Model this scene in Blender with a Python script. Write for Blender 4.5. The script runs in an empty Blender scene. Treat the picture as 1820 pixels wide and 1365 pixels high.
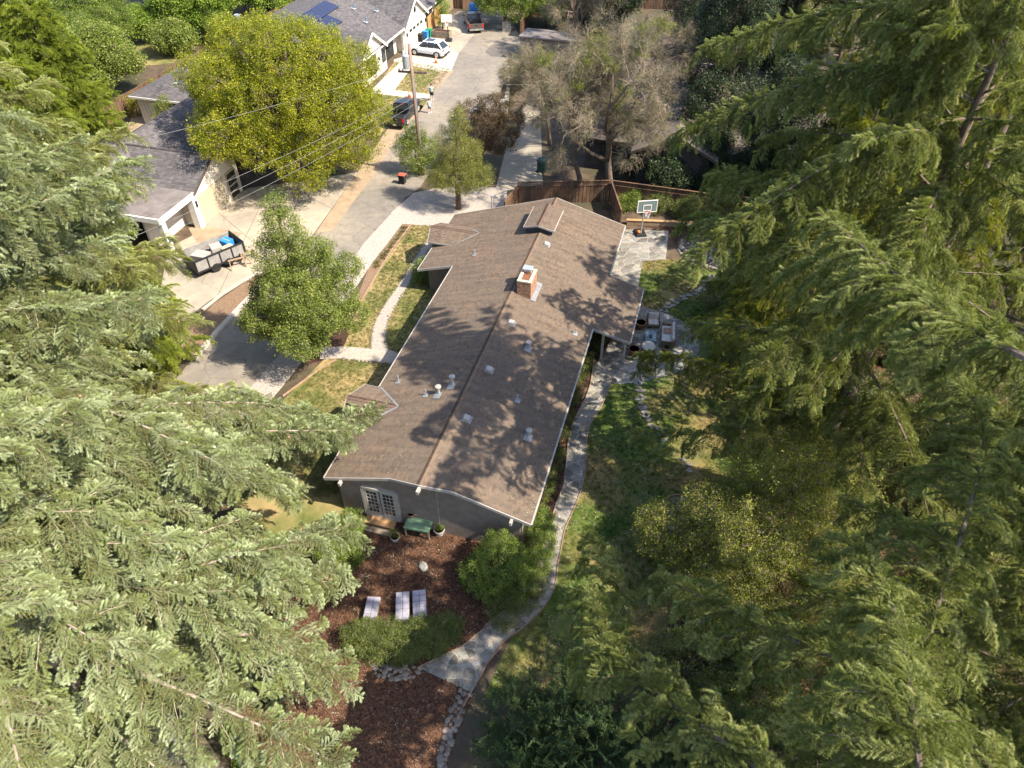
import bpy, bmesh, math, random
import numpy as np
from mathutils import Vector, Matrix, Euler, noise

random.seed(7); np.random.seed(7)
R = math.radians
scene = bpy.context.scene
COL = scene.collection

# ------------------------------------------------------------------ camera, sky, sun, exposure
CAM_H, PITCH, FPX = 30.0, R(43), 1263.0
cam_d = bpy.data.cameras.new("camera")
cam_d.sensor_width = 36.0
cam_d.lens = FPX / 1820.0 * 36.0
cam_d.clip_start = 0.2
cam_d.clip_end = 2000
cam = bpy.data.objects.new("camera", cam_d)
COL.objects.link(cam)
cam.location = (0, 0, CAM_H)
cam.rotation_euler = (R(90) - PITCH, 0, 0)
scene.camera = cam

SUN_EL = R(49)
SUN_H = Vector((0.925, -0.38))                      # horizontal direction towards the sun
world = bpy.data.worlds.new("World")
scene.world = world
world.use_nodes = True
wn = world.node_tree.nodes
sky = wn.new("ShaderNodeTexSky")
sky.sky_type = 'NISHITA'
sky.sun_disc = False
sky.sun_elevation = SUN_EL
sky.sun_rotation = math.atan2(SUN_H.x, SUN_H.y)
sky.air_density = 1.0
sky.dust_density = 1.2
wn["Background"].inputs[1].default_value = 0.122
world.node_tree.links.new(sky.outputs[0], wn["Background"].inputs[0])
sun_d = bpy.data.lights.new("sun", 'SUN')
sun_d.energy = 3.9
sun_d.angle = R(0.5)
sun_d.color = (1.0, 0.91, 0.76)
sun = bpy.data.objects.new("sun", sun_d)
COL.objects.link(sun)
sd = Vector((SUN_H.x * math.cos(SUN_EL), SUN_H.y * math.cos(SUN_EL), math.sin(SUN_EL)))
sun.rotation_euler = sd.to_track_quat('Z', 'Y').to_euler()
sun.location = (40, -12, 60)
vs = scene.view_settings
vs.view_transform = 'Standard'
vs.look = 'None'
vs.exposure = 1.62
vs.gamma = 1.0
vs.use_curve_mapping = False
scene.cycles.max_bounces = 6
scene.cycles.diffuse_bounces = 3
scene.cycles.glossy_bounces = 2
scene.cycles.transmission_bounces = 4
scene.cycles.transparent_max_bounces = 4

# ------------------------------------------------------------------ survey helpers: where a sight line of the survey meets height z
def at(x, y, z=0.0):
    u = (x - 910) / FPX
    v = (682.5 - y) / FPX
    d = (u, math.cos(PITCH) + v * math.sin(PITCH), -math.sin(PITCH) + v * math.cos(PITCH))
    t = (z - CAM_H) / d[2]
    return Vector((d[0] * t, d[1] * t, z))

AX = Vector((0.27, 0.963)); NX = Vector((0.963, -0.27))      # street axis and its normal: all the houses follow it
AX.normalize(); NX.normalize()
def W(s, t, z=0.0):
    return Vector((AX.x * s + NX.x * t, AX.y * s + NX.y * t, z))
ROT = -math.atan2(0.27, 0.963)

# ------------------------------------------------------------------ objects and tags
def tag(o, label=None, cat=None, group=None, kind=None):
    if label: o["label"] = label
    if cat: o["category"] = cat
    if group: o["group"] = group
    if kind: o["kind"] = kind
    return o

def thing(name, label, cat, loc=(0, 0, 0), rz=0.0, group=None):
    o = bpy.data.objects.new(name, None)
    o.empty_display_size = 0.3
    COL.objects.link(o)
    o.location = loc
    o.rotation_euler = (0, 0, rz)
    return tag(o, label, cat, group)

def copy_tree(o, parent=None):
    c = o.copy()
    COL.objects.link(c)
    c.parent = parent
    for ch in list(o.children):
        copy_tree(ch, c)
    return c

class MB:
    """collects shapes into one mesh"""
    def __init__(s):
        s.v = []; s.f = []
    def add(s, vs, fs):
        n = len(s.v)
        s.v.extend([tuple(p) for p in vs])
        s.f.extend([tuple(i + n for i in f) for f in fs])
        return s
    def box(s, c, d, rz=0.0, rx=0.0, ry=0.0, taper=1.0):
        hx, hy, hz = d[0] / 2, d[1] / 2, d[2] / 2
        m = Euler((rx, ry, rz)).to_matrix()
        c = Vector(c)
        vs = []
        for z, k in ((-hz, 1.0), (hz, taper)):
            for x, y in ((-hx, -hy), (hx, -hy), (hx, hy), (-hx, hy)):
                vs.append(c + m @ Vector((x * k, y * k, z)))
        return s.add(vs, [(3, 2, 1, 0), (4, 5, 6, 7), (0, 1, 5, 4), (1, 2, 6, 5), (2, 3, 7, 6), (3, 0, 4, 7)])
    def bar(s, p, q, w, h):
        """a box from p to q, w wide and h high"""
        p, q = Vector(p), Vector(q)
        d = q - p
        if d.length < 1e-6: return s
        x = d.normalized()
        up = Vector((0, 0, 1)) if abs(x.z) < 0.95 else Vector((0, 1, 0))
        y = up.cross(x).normalized() * (w / 2)
        z = x.cross(y.normalized()) * (h / 2)
        vs = []
        for e in (p, q):
            vs += [e - y - z, e + y - z, e + y + z, e - y + z]
        return s.add(vs, [(3, 2, 1, 0), (4, 5, 6, 7), (0, 1, 5, 4), (1, 2, 6, 5), (2, 3, 7, 6), (3, 0, 4, 7)])
    def tube(s, pts, rad, n=6, cap=True):
        pts = [Vector(p) for p in pts]
        if not hasattr(rad, '__len__'): rad = [rad] * len(pts)
        rings = []
        ref = None
        for i, p in enumerate(pts):
            d = (pts[min(i + 1, len(pts) - 1)] - pts[max(i - 1, 0)])
            if d.length < 1e-7: d = Vector((0, 0, 1))
            d.normalize()
            if ref is None:
                ref = Vector((1, 0, 0)) if abs(d.x) < 0.8 else Vector((0, 1, 0))
            u = (ref - d * ref.dot(d))
            if u.length < 1e-5: u = d.orthogonal()
            u.normalize(); ref = u
            w = d.cross(u)
            rings.append([p + (u * math.cos(2 * math.pi * k / n) + w * math.sin(2 * math.pi * k / n)) * rad[i] for k in range(n)])
        vs = [q for r in rings for q in r]
        fs = []
        for i in range(len(pts) - 1):
            for k in range(n):
                a = i * n + k; b = i * n + (k + 1) % n
                fs.append((a, b, b + n, a + n))
        if cap:
            fs.append(tuple(range(n - 1, -1, -1)))
            m = (len(pts) - 1) * n
            fs.append(tuple(range(m, m + n)))
        return s.add(vs, fs)
    def lathe(s, prof, c=(0, 0, 0), n=16):
        c = Vector(c)
        return s.tube([c + Vector((0, 0, z)) for r, z in prof], [r for r, z in prof], n)
    def prism(s, poly, z0, z1, ztop=None):
        n = len(poly)
        zt = ztop or (lambda p: z1)
        vs = [(p[0], p[1], z0 if not callable(z0) else z0(p)) for p in poly] + [(p[0], p[1], zt(p)) for p in poly]
        fs = [tuple(range(n - 1, -1, -1)), tuple(range(n, 2 * n))]
        for i in range(n):
            j = (i + 1) % n
            fs.append((i, j, j + n, i + n))
        return s.add(vs, fs)
    def loft(s, rings, cap=True):
        n = len(rings[0])
        vs = [p for r in rings for p in r]
        fs = []
        for i in range(len(rings) - 1):
            for k in range(n):
                a = i * n + k; b = i * n + (k + 1) % n
                fs.append((a, b, b + n, a + n))
        if cap:
            fs.append(tuple(range(n - 1, -1, -1)))
            m = (len(rings) - 1) * n
            fs.append(tuple(range(m, m + n)))
        return s.add(vs, fs)
    def ball(s, c, r, n=10, m=6, sq=(1, 1, 1)):
        c = Vector(c)
        pr = [[c + Vector((math.cos(2 * math.pi * k / n) * math.sin(math.pi * j / m) * r * sq[0],
                           math.sin(2 * math.pi * k / n) * math.sin(math.pi * j / m) * r * sq[1],
                           -math.cos(math.pi * j / m) * r * sq[2])) for k in range(n)] for j in range(1, m)]
        return s.loft(pr)
    def mesh(s, name, smooth=False):
        me = bpy.data.meshes.new(name)
        me.from_pydata(s.v, [], s.f)
        if smooth:
            me.polygons.foreach_set("use_smooth", [True] * len(me.polygons))
        me.update()
        return me
    def build(s, name, mat, parent=None, smooth=False, fix=True, bevel=0.0, kind=None, label=None, cat=None, group=None):
        me = s.mesh(name, smooth)
        if fix:
            bm = bmesh.new(); bm.from_mesh(me)
            bmesh.ops.recalc_face_normals(bm, faces=bm.faces)
            bm.to_mesh(me); bm.free()
        if mat: me.materials.append(mat)
        o = bpy.data.objects.new(name, me)
        COL.objects.link(o)
        if parent: o.parent = parent
        if bevel:
            b = o.modifiers.new("bevel", 'BEVEL'); b.width = bevel; b.segments = 2; b.limit_method = 'ANGLE'
        return tag(o, label, cat, group, kind)

def link_mesh(name, me, parent=None, loc=(0, 0, 0), rot=(0, 0, 0), scale=(1, 1, 1)):
    o = bpy.data.objects.new(name, me)
    COL.objects.link(o)
    o.parent = parent
    o.location = loc; o.rotation_euler = rot; o.scale = scale
    return o

# ------------------------------------------------------------------ materials
def newmat(name):
    m = bpy.data.materials.new(name)
    m.use_nodes = True
    nt = m.node_tree
    return m, nt, nt.nodes, nt.links, nt.nodes["Principled BSDF"]

def ramp(nodes, pairs):
    r = nodes.new("ShaderNodeValToRGB")
    el = r.color_ramp.elements
    while len(el) < len(pairs): el.new(0.5)
    for e, (p, c) in zip(el, pairs):
        e.position = p; e.color = (*c, 1)
    return r

def M(name, c1, c2=None, scale=4.0, rough=0.85, bump=0.0, bscale=30.0, metallic=0.0, spec=0.3, rand=0.0, coord='Object', lo=0.35, hi=0.65, c3=None, scale3=0.3, emit=None, stretch=None):
    m, nt, N, L, P = newmat(name)
    P.inputs["Roughness"].default_value = rough
    P.inputs["Metallic"].default_value = metallic
    P.inputs["Specular IOR Level"].default_value = spec
    tc = N.new("ShaderNodeTexCoord")
    src = tc.outputs[coord]
    if coord == 'World':
        pass
    if stretch:
        mp = N.new("ShaderNodeMapping"); mp.inputs["Scale"].default_value = stretch
        L.new(src, mp.inputs[0]); src = mp.outputs[0]
    out = None
    if c2 is None:
        P.inputs["Base Color"].default_value = (*c1, 1)
        rgb = N.new("ShaderNodeRGB"); rgb.outputs[0].default_value = (*c1, 1); out = rgb.outputs[0]
    else:
        n = N.new("ShaderNodeTexNoise"); n.inputs["Scale"].default_value = scale; n.inputs["Detail"].default_value = 7; n.inputs["Roughness"].default_value = 0.62
        L.new(src, n.inputs["Vector"])
        r = ramp(N, [(lo, c1), (hi, c2)]); L.new(n.outputs[0], r.inputs[0]); out = r.outputs[0]
    if c3 is not None:
        n3 = N.new("ShaderNodeTexNoise"); n3.inputs["Scale"].default_value = scale3; n3.inputs["Detail"].default_value = 5
        L.new(src, n3.inputs["Vector"])
        r3 = ramp(N, [(0.45, (0, 0, 0)), (0.62, (1, 1, 1))]); L.new(n3.outputs[0], r3.inputs[0])
        mx = N.new("ShaderNodeMixRGB"); L.new(r3.outputs[0], mx.inputs[0]); L.new(out, mx.inputs[1]); mx.inputs[2].default_value = (*c3, 1); out = mx.outputs[0]
    if rand:
        oi = N.new("ShaderNodeObjectInfo")
        hs = N.new("ShaderNodeHueSaturation")
        mr = N.new("ShaderNodeMapRange"); mr.inputs[3].default_value = 1 - rand; mr.inputs[4].default_value = 1 + rand
        L.new(oi.outputs["Random"], mr.inputs[0]); L.new(mr.outputs[0], hs.inputs["Value"])
        mr2 = N.new("ShaderNodeMapRange"); mr2.inputs[3].default_value = 0.5 - rand * 0.06; mr2.inputs[4].default_value = 0.5 + rand * 0.06
        mu = N.new("ShaderNodeMath"); mu.operation = 'MULTIPLY'; mu.inputs[1].default_value = 7.31
        fr = N.new("ShaderNodeMath"); fr.operation = 'FRACT'
        L.new(oi.outputs["Random"], mu.inputs[0]); L.new(mu.outputs[0], fr.inputs[0]); L.new(fr.outputs[0], mr2.inputs[0]); L.new(mr2.outputs[0], hs.inputs["Hue"])
        L.new(out, hs.inputs["Color"]); out = hs.outputs[0]
    L.new(out, P.inputs["Base Color"])
    if bump:
        b = N.new("ShaderNodeBump"); b.inputs["Strength"].default_value = bump; b.inputs["Distance"].default_value = 0.02
        n2 = N.new("ShaderNodeTexNoise"); n2.inputs["Scale"].default_value = bscale; n2.inputs["Detail"].default_value = 4
        L.new(src, n2.inputs["Vector"]); L.new(n2.outputs[0], b.inputs["Height"]); L.new(b.outputs[0], P.inputs["Normal"])
    return m

def shingle_mat(name, c1, c2, c3, w=0.22, h=0.14, swap=False, wear=(0.125, 0.102, 0.082)):
    m, nt, N, L, P = newmat(name)
    P.inputs["Roughness"].default_value = 0.92
    P.inputs["Specular IOR Level"].default_value = 0.15
    tc = N.new("ShaderNodeTexCoord")
    sp = N.new("ShaderNodeSeparateXYZ"); L.new(tc.outputs["Object"], sp.inputs[0])
    cb = N.new("ShaderNodeCombineXYZ")
    if swap:
        L.new(sp.outputs[0], cb.inputs[0]); L.new(sp.outputs[1], cb.inputs[1])
    else:
        L.new(sp.outputs[1], cb.inputs[0]); L.new(sp.outputs[0], cb.inputs[1])
    br = N.new("ShaderNodeTexBrick")
    br.inputs["Scale"].default_value = 1.0
    br.inputs["Brick Width"].default_value = w
    br.inputs["Row Height"].default_value = h
    br.inputs["Mortar Size"].default_value = 0.006
    br.inputs["Color1"].default_value = (0, 0, 0, 1); br.inputs["Color2"].default_value = (1, 1, 1, 1)
    br.inputs["Mortar"].default_value = (0.5, 0.5, 0.5, 1)
    L.new(cb.outputs[0], br.inputs["Vector"])
    r = ramp(N, [(0.0, c1), (0.5, c2), (1.0, c3)]); L.new(br.outputs["Color"], r.inputs[0])
    n = N.new("ShaderNodeTexNoise"); n.inputs["Scale"].default_value = 0.5; n.inputs["Detail"].default_value = 8; n.inputs["Roughness"].default_value = 0.7
    L.new(tc.outputs["Object"], n.inputs[0])
    rr = ramp(N, [(0.4, (0, 0, 0)), (0.75, (0.75, 0.75, 0.75))]); L.new(n.outputs[0], rr.inputs[0])
    mp = N.new("ShaderNodeMapping"); mp.inputs["Scale"].default_value = (2.2, .22, 1) if swap else (.22, 2.2, 1); L.new(tc.outputs["Object"], mp.inputs[0])
    ns = N.new("ShaderNodeTexNoise"); ns.inputs["Scale"].default_value = 1.4; ns.inputs["Detail"].default_value = 5; L.new(mp.outputs[0], ns.inputs[0])
    rs = ramp(N, [(0.35, (0.78, 0.78, 0.8)), (0.65, (1.12, 1.1, 1.06))]); L.new(ns.outputs[0], rs.inputs[0])
    st_ = N.new("ShaderNodeMixRGB"); st_.blend_type = 'MULTIPLY'; st_.inputs[0].default_value = 1; L.new(r.outputs[0], st_.inputs[1]); L.new(rs.outputs[0], st_.inputs[2])
    mx = N.new("ShaderNodeMixRGB"); L.new(rr.outputs[0], mx.inputs[0]); L.new(st_.outputs[0], mx.inputs[1]); mx.inputs[2].default_value = (*wear, 1)
    n2 = N.new("ShaderNodeTexNoise"); n2.inputs["Scale"].default_value = 45; n2.inputs["Detail"].default_value = 3
    L.new(tc.outputs["Object"], n2.inputs[0])
    r2 = ramp(N, [(0.3, (0.72, 0.72, 0.72)), (0.7, (1.25, 1.25, 1.25))]); L.new(n2.outputs[0], r2.inputs[0])
    mu = N.new("ShaderNodeMixRGB"); mu.blend_type = 'MULTIPLY'; mu.inputs[0].default_value = 1; L.new(mx.outputs[0], mu.inputs[1]); L.new(r2.outputs[0], mu.inputs[2])
    L.new(mu.outputs[0], P.inputs["Base Color"])
    b = N.new("ShaderNodeBump"); b.inputs["Strength"].default_value = 0.5; b.inputs["Distance"].default_value = 0.01
    L.new(n2.outputs[0], b.inputs["Height"]); L.new(b.outputs[0], P.inputs["Normal"])
    return m

def leaf_mat(name, cols, trans=0.3, rough=0.55, tint=None, spec=0.25):
    """cols: dark, mid, light leaf colours, mixed by leaf ('v') and by spray (object random)"""
    m, nt, N, L, P = newmat(name)
    at_ = N.new("ShaderNodeAttribute"); at_.attribute_name = "v"
    oi = N.new("ShaderNodeObjectInfo")
    a = N.new("ShaderNodeMath"); a.operation = 'MULTIPLY_ADD'; a.inputs[1].default_value = 0.55
    L.new(at_.outputs["Fac"], a.inputs[0])
    b = N.new("ShaderNodeMath"); b.operation = 'MULTIPLY'; b.inputs[1].default_value = 0.45
    L.new(oi.outputs["Random"], b.inputs[0]); L.new(b.outputs[0], a.inputs[2])
    r = ramp(N, [(0.1, cols[0]), (0.5, cols[1]), (0.92, cols[2])]); L.new(a.outputs[0], r.inputs[0])
    L.new(r.outputs[0], P.inputs["Base Color"])
    P.inputs["Roughness"].default_value = rough
    P.inputs["Specular IOR Level"].default_value = spec
    t = N.new("ShaderNodeBsdfTranslucent")
    hs = N.new("ShaderNodeHueSaturation"); hs.inputs["Value"].default_value = 1.3; hs.inputs["Saturation"].default_value = 1.15
    L.new(r.outputs[0], hs.inputs["Color"]); L.new(hs.outputs[0], t.inputs[0])
    mix = N.new("ShaderNodeMixShader"); mix.inputs[0].default_value = trans
    L.new(P.outputs[0], mix.inputs[1]); L.new(t.outputs[0], mix.inputs[2])
    L.new(mix.outputs[0], N["Material Output"].inputs[0])
    return m

MT = dict(
    earth=M("earth", (0.06, 0.04, 0.026), (0.12, 0.085, 0.055), 1.2, bump=0.6, bscale=12, c3=(0.05, 0.05, 0.025), scale3=0.15),
    asphalt=M("asphalt", (0.19, 0.165, 0.14), (0.265, 0.23, 0.19), 0.7, bump=0.3, bscale=60, c3=(0.165, 0.15, 0.135), scale3=0.12),
    concrete=M("concrete", (0.30, 0.255, 0.2), (0.38, 0.33, 0.265), 0.8, bump=0.2, bscale=40, c3=(0.26, 0.235, 0.2), scale3=0.25),
    pale=M("pale_concrete", (0.36, 0.315, 0.255), (0.45, 0.4, 0.335), 1.5, bump=0.2, bscale=40),
    gravel=M("pale_gravel", (0.22, 0.18, 0.155), (0.45, 0.39, 0.34), 9, bump=0.8, bscale=25),
    dirt=M("orange_dirt", (0.24, 0.175, 0.115), (0.33, 0.24, 0.155), 1.3, bump=0.4, bscale=18),
    mulch=M("mulch", (0.024, 0.012, 0.008), (0.075, 0.034, 0.02), 14, bump=1.0, bscale=22),
    bark_soil=M("planting_soil", (0.13, 0.08, 0.05), (0.24, 0.16, 0.1), 9, bump=0.8, bscale=20),
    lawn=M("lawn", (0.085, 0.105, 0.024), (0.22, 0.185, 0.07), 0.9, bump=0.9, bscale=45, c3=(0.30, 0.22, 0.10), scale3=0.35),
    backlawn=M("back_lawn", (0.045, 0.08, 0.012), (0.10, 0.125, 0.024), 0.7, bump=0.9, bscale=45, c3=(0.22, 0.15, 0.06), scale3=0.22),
    paver=M("brick_paver", (0.27, 0.225, 0.19), (0.39, 0.335, 0.285), 6, bump=0.6, bscale=14, rand=0.1),
    flag=M("flagstone", (0.14, 0.125, 0.105), (0.27, 0.24, 0.195), 2.5, rough=0.75, bump=0.35, bscale=14, rand=0.42, coord='Object', c3=(0.2, 0.2, 0.185), scale3=1.1),
    grout=M("grout", (0.24, 0.215, 0.18), (0.40, 0.355, 0.295), 5, bump=0.4, bscale=30),
    joint=M("dark_joint", (0.045, 0.035, 0.024), (0.10, 0.075, 0.05), 8, bump=0.6, bscale=25),
    rock=M("river_rock", (0.12, 0.10, 0.082), (0.27, 0.22, 0.18), 3, rough=0.7, bump=0.2, bscale=12, rand=0.35),
    edging=M("wood_edging", (0.25, 0.15, 0.10), (0.36, 0.24, 0.17), 5, bump=0.3),
    shingle=shingle_mat("brown_shingle", (0.105, 0.078, 0.058), (0.142, 0.107, 0.08), (0.165, 0.112, 0.08)),
    shingle_x=shingle_mat("brown_shingle_cross", (0.105, 0.078, 0.058), (0.142, 0.107, 0.08), (0.165, 0.112, 0.08), swap=True),
    ridge=M("ridge_shingle", (0.115, 0.08, 0.06), (0.16, 0.11, 0.08), 3, rough=0.92, spec=0.1, bump=0.4, rand=0.15),
    gshingle=shingle_mat("grey_shingle", (0.065, 0.06, 0.063), (0.10, 0.093, 0.096), (0.14, 0.13, 0.133), w=0.42, h=0.17, wear=(0.13, 0.115, 0.115)),
    gshingle_x=shingle_mat("grey_shingle_cross", (0.065, 0.06, 0.063), (0.10, 0.093, 0.096), (0.14, 0.13, 0.133), w=0.42, h=0.17, swap=True, wear=(0.13, 0.115, 0.115)),
    rshingle=shingle_mat("taupe_shingle", (0.12, 0.10, 0.085), (0.155, 0.13, 0.112), (0.18, 0.15, 0.13), wear=(0.16, 0.135, 0.115)),
    rshingle_x=shingle_mat("taupe_shingle_cross", (0.12, 0.10, 0.085), (0.155, 0.13, 0.112), (0.18, 0.15, 0.13), swap=True, wear=(0.16, 0.135, 0.115)),
    membrane=M("flat_roof_membrane", (0.12, 0.10, 0.095), (0.19, 0.165, 0.155), 1.1, bump=0.2),
    taupe=M("taupe_stucco", (0.17, 0.135, 0.11), (0.22, 0.18, 0.145), 3, bump=0.3, bscale=50),
    soffit=M("dark_soffit", (0.05, 0.042, 0.036), (0.08, 0.066, 0.055), 3),
    trim=M("pale_trim", (0.30, 0.27, 0.24), (0.38, 0.345, 0.31), 3, rough=0.55),
    white=M("white_paint", (0.72, 0.68, 0.62), (0.8, 0.77, 0.71), 2, rough=0.6),
    whitewall=M("white_stucco", (0.52, 0.475, 0.405), (0.6, 0.555, 0.48), 1.2, rough=0.85, bump=0.2, bscale=60),
    tanpanel=M("tan_panel", (0.38, 0.32, 0.225), (0.44, 0.37, 0.26), 1.5, rough=0.6),
    navy=M("dark_blue_siding", (0.045, 0.05, 0.06), (0.075, 0.08, 0.09), 3),
    darksiding=M("dark_brown_siding", (0.05, 0.043, 0.04), (0.085, 0.073, 0.066), 2),
    greysiding=M("grey_siding", (0.2, 0.19, 0.18), (0.28, 0.265, 0.25), 2),
    glass=M("window_glass", (0.025, 0.03, 0.032), rough=0.08, spec=0.6),
    frame_dark=M("dark_frame", (0.02, 0.02, 0.02), rough=0.4),
    solar=M("solar_cell", (0.016, 0.018, 0.045), (0.025, 0.026, 0.06), 2, rough=0.18, spec=0.6),
    metal=M("galvanised_metal", (0.42, 0.43, 0.44), (0.56, 0.57, 0.57), 5, rough=0.42, metallic=0.6),
    leadmetal=M("flashing", (0.2, 0.2, 0.205), (0.29, 0.29, 0.29), 3, rough=0.5, metallic=0.3),
    brick=M("chimney_brick", (0.21, 0.095, 0.062), (0.34, 0.19, 0.13), 6, bump=0.3, rand=0.25),
    mortar=M("mortar", (0.36, 0.31, 0.24), (0.46, 0.4, 0.32), 6, bump=0.3),
    fence=M("fence_wood", (0.10, 0.055, 0.033), (0.22, 0.125, 0.075), 2.5, bump=0.4, bscale=20, stretch=(3, 3, 0.35), c3=(0.08, 0.05, 0.035), scale3=0.6),
    newfence=M("new_fence_wood", (0.42, 0.22, 0.08), (0.55, 0.31, 0.13), 2.5, stretch=(3, 3, 0.4)),
    greyfence=M("weathered_fence_wood", (0.23, 0.16, 0.10), (0.33, 0.25, 0.16), 2.5, stretch=(3, 3, 0.4)),
    deck=M("deck_wood", (0.30, 0.17, 0.08), (0.45, 0.27, 0.13), 3, bump=0.3, stretch=(1, 6, 1)),
    stepwood=M("weathered_step_wood", (0.17, 0.13, 0.09), (0.27, 0.21, 0.15), 3, bump=0.3),
    pole=M("pole_wood", (0.17, 0.11, 0.08), (0.30, 0.21, 0.16), 2.5, bump=0.5, stretch=(5, 5, 0.3)),
    bark=M("bark", (0.085, 0.06, 0.045), (0.20, 0.15, 0.115), 5, bump=0.9, bscale=14, stretch=(2, 2, 0.5)),
    barkpale=M("pale_bark", (0.20, 0.15, 0.115), (0.38, 0.31, 0.25), 4, bump=0.8, bscale=14),
    twig=M("bare_twig", (0.22, 0.165, 0.115), (0.36, 0.285, 0.205), 3),
    lichen=M("lichen_twig", (0.34, 0.24, 0.08), (0.44, 0.36, 0.2), 3),
    black=M("black_plastic", (0.02, 0.02, 0.022), rough=0.45),
    rubber=M("tyre_rubber", (0.018, 0.018, 0.018), rough=0.85),
    carblack=M("black_car_paint", (0.018, 0.018, 0.022), rough=0.18, spec=0.6),
    carwhite=M("white_car_paint", (0.78, 0.78, 0.77), rough=0.22, spec=0.5),
    carbrown=M("brown_car_paint", (0.09, 0.07, 0.06), rough=0.3, spec=0.5),
    chrome=M("chrome", (0.6, 0.6, 0.6), rough=0.2, metallic=0.9),
    redlens=M("red_lens", (0.5, 0.02, 0.02), rough=0.25),
    orange=M("orange_plastic", (0.75, 0.16, 0.04), rough=0.6),
    basket=M("orange_rubber", (0.55, 0.17, 0.04), rough=0.7),
    red=M("red_plastic", (0.42, 0.09, 0.06), rough=0.5),
    blue=M("blue_plastic", (0.03, 0.2, 0.55), rough=0.5),
    green=M("green_plastic", (0.03, 0.22, 0.09), rough=0.5),
    darkgreen=M("dark_green_plastic", (0.02, 0.07, 0.05), rough=0.5),
    tablegreen=M("green_table_paint", (0.10, 0.18, 0.11), (0.17, 0.27, 0.17), 5, rough=0.6, stretch=(1, 7, 1)),
    terracotta=M("terracotta", (0.25, 0.12, 0.08), (0.36, 0.2, 0.13), 4, rough=0.8),
    potbrown=M("glazed_brown", (0.14, 0.06, 0.03), (0.22, 0.1, 0.05), 4, rough=0.35),
    stonegrey=M("grey_stone", (0.28, 0.26, 0.23), (0.4, 0.37, 0.33), 3, bump=0.4),
    cushion=M("grey_cushion", (0.42, 0.41, 0.43), (0.5, 0.49, 0.51), 3, bump=0.3, bscale=8),
    lilac=M("pale_lounger_cushion", (0.25, 0.24, 0.285), (0.33, 0.31, 0.36), 2, bump=0.3, bscale=9),
    cream=M("cream_fabric", (0.42, 0.38, 0.33), (0.52, 0.47, 0.41), 3, bump=0.3, bscale=9),
    teak=M("teak", (0.14, 0.085, 0.05), (0.24, 0.15, 0.09), 4, stretch=(4, 1, 1)),
    bluegrey=M("blue_grey_table", (0.10, 0.15, 0.19), (0.15, 0.21, 0.25), 3, rough=0.4),
    skin=M("skin", (0.55, 0.33, 0.24), rough=0.6),
    hair=M("brown_hair", (0.06, 0.03, 0.02), rough=0.7),
    teal=M("teal_cloth", (0.3, 0.45, 0.42)),
    whitecloth=M("white_cloth", (0.75, 0.75, 0.76)),
    darkcloth=M("dark_cloth", (0.04, 0.04, 0.05)),
    greycloth=M("grey_green_cloth", (0.24, 0.33, 0.33)),
    cone_pale=M("pale_cone", (0.36, 0.36, 0.21), (0.46, 0.45, 0.30), 6),
    cone_red=M("brown_cone", (0.22, 0.115, 0.075), (0.30, 0.17, 0.12), 6),
    wire=M("wire", (0.2, 0.19, 0.18), rough=0.5),
    flowers=M("pink_flowers", (0.5, 0.06, 0.2), (0.65, 0.2, 0.3), 5),
    tarp=M("umbrella_cloth", (0.3, 0.25, 0.22), (0.4, 0.34, 0.3), 4),
)
def cracked(name, c1, c2, scale, dark, vs=.35):
    m, nt, N, L, P = newmat(name)
    P.inputs["Roughness"].default_value = .9; P.inputs["Specular IOR Level"].default_value = .2
    tc = N.new("ShaderNodeTexCoord")
    n = N.new("ShaderNodeTexNoise"); n.inputs["Scale"].default_value = scale; n.inputs["Detail"].default_value = 9; n.inputs["Roughness"].default_value = .68; L.new(tc.outputs["Object"], n.inputs[0])
    r = ramp(N, [(.3, c1), (.7, c2)]); L.new(n.outputs[0], r.inputs[0])
    w = N.new("ShaderNodeTexNoise"); w.inputs["Scale"].default_value = 1.1; w.inputs["Detail"].default_value = 6; L.new(tc.outputs["Object"], w.inputs[0])
    ad = N.new("ShaderNodeMixRGB"); ad.blend_type = 'ADD'; ad.inputs[0].default_value = 1.6; L.new(tc.outputs["Object"], ad.inputs[1]); L.new(w.outputs["Color"], ad.inputs[2])
    v = N.new("ShaderNodeTexVoronoi"); v.feature = 'DISTANCE_TO_EDGE'; v.inputs["Scale"].default_value = vs; L.new(ad.outputs[0], v.inputs["Vector"])
    rc = ramp(N, [(0.0, (dark, dark, dark)), (0.012, (1, 1, 1))]); L.new(v.outputs["Distance"], rc.inputs[0])
    mu = N.new("ShaderNodeMixRGB"); mu.blend_type = 'MULTIPLY'; mu.inputs[0].default_value = 1; L.new(r.outputs[0], mu.inputs[1]); L.new(rc.outputs[0], mu.inputs[2])
    n2 = N.new("ShaderNodeTexNoise"); n2.inputs["Scale"].default_value = .13; n2.inputs["Detail"].default_value = 4; L.new(tc.outputs["Object"], n2.inputs[0])
    r2 = ramp(N, [(.4, (.78, .79, .82)), (.62, (1.1, 1.07, 1.02))]); L.new(n2.outputs[0], r2.inputs[0])
    m2 = N.new("ShaderNodeMixRGB"); m2.blend_type = 'MULTIPLY'; m2.inputs[0].default_value = 1; L.new(mu.outputs[0], m2.inputs[1]); L.new(r2.outputs[0], m2.inputs[2])
    L.new(m2.outputs[0], P.inputs["Base Color"])
    return m
MT['asphalt'] = cracked("asphalt", (0.18, 0.155, 0.13), (0.27, 0.235, 0.19), 1.2, .55)
MT['concrete'] = cracked("concrete", (0.27, 0.23, 0.18), (0.38, 0.33, 0.26), .9, .7, .22)
MT['patch'] = cracked("dark_asphalt", (0.12, 0.105, 0.095), (0.17, 0.15, 0.13), 1.5, .7)
MT['clear'] = M("clear_backboard", (0.16, 0.2, 0.2), rough=0.1, spec=0.6)

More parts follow.
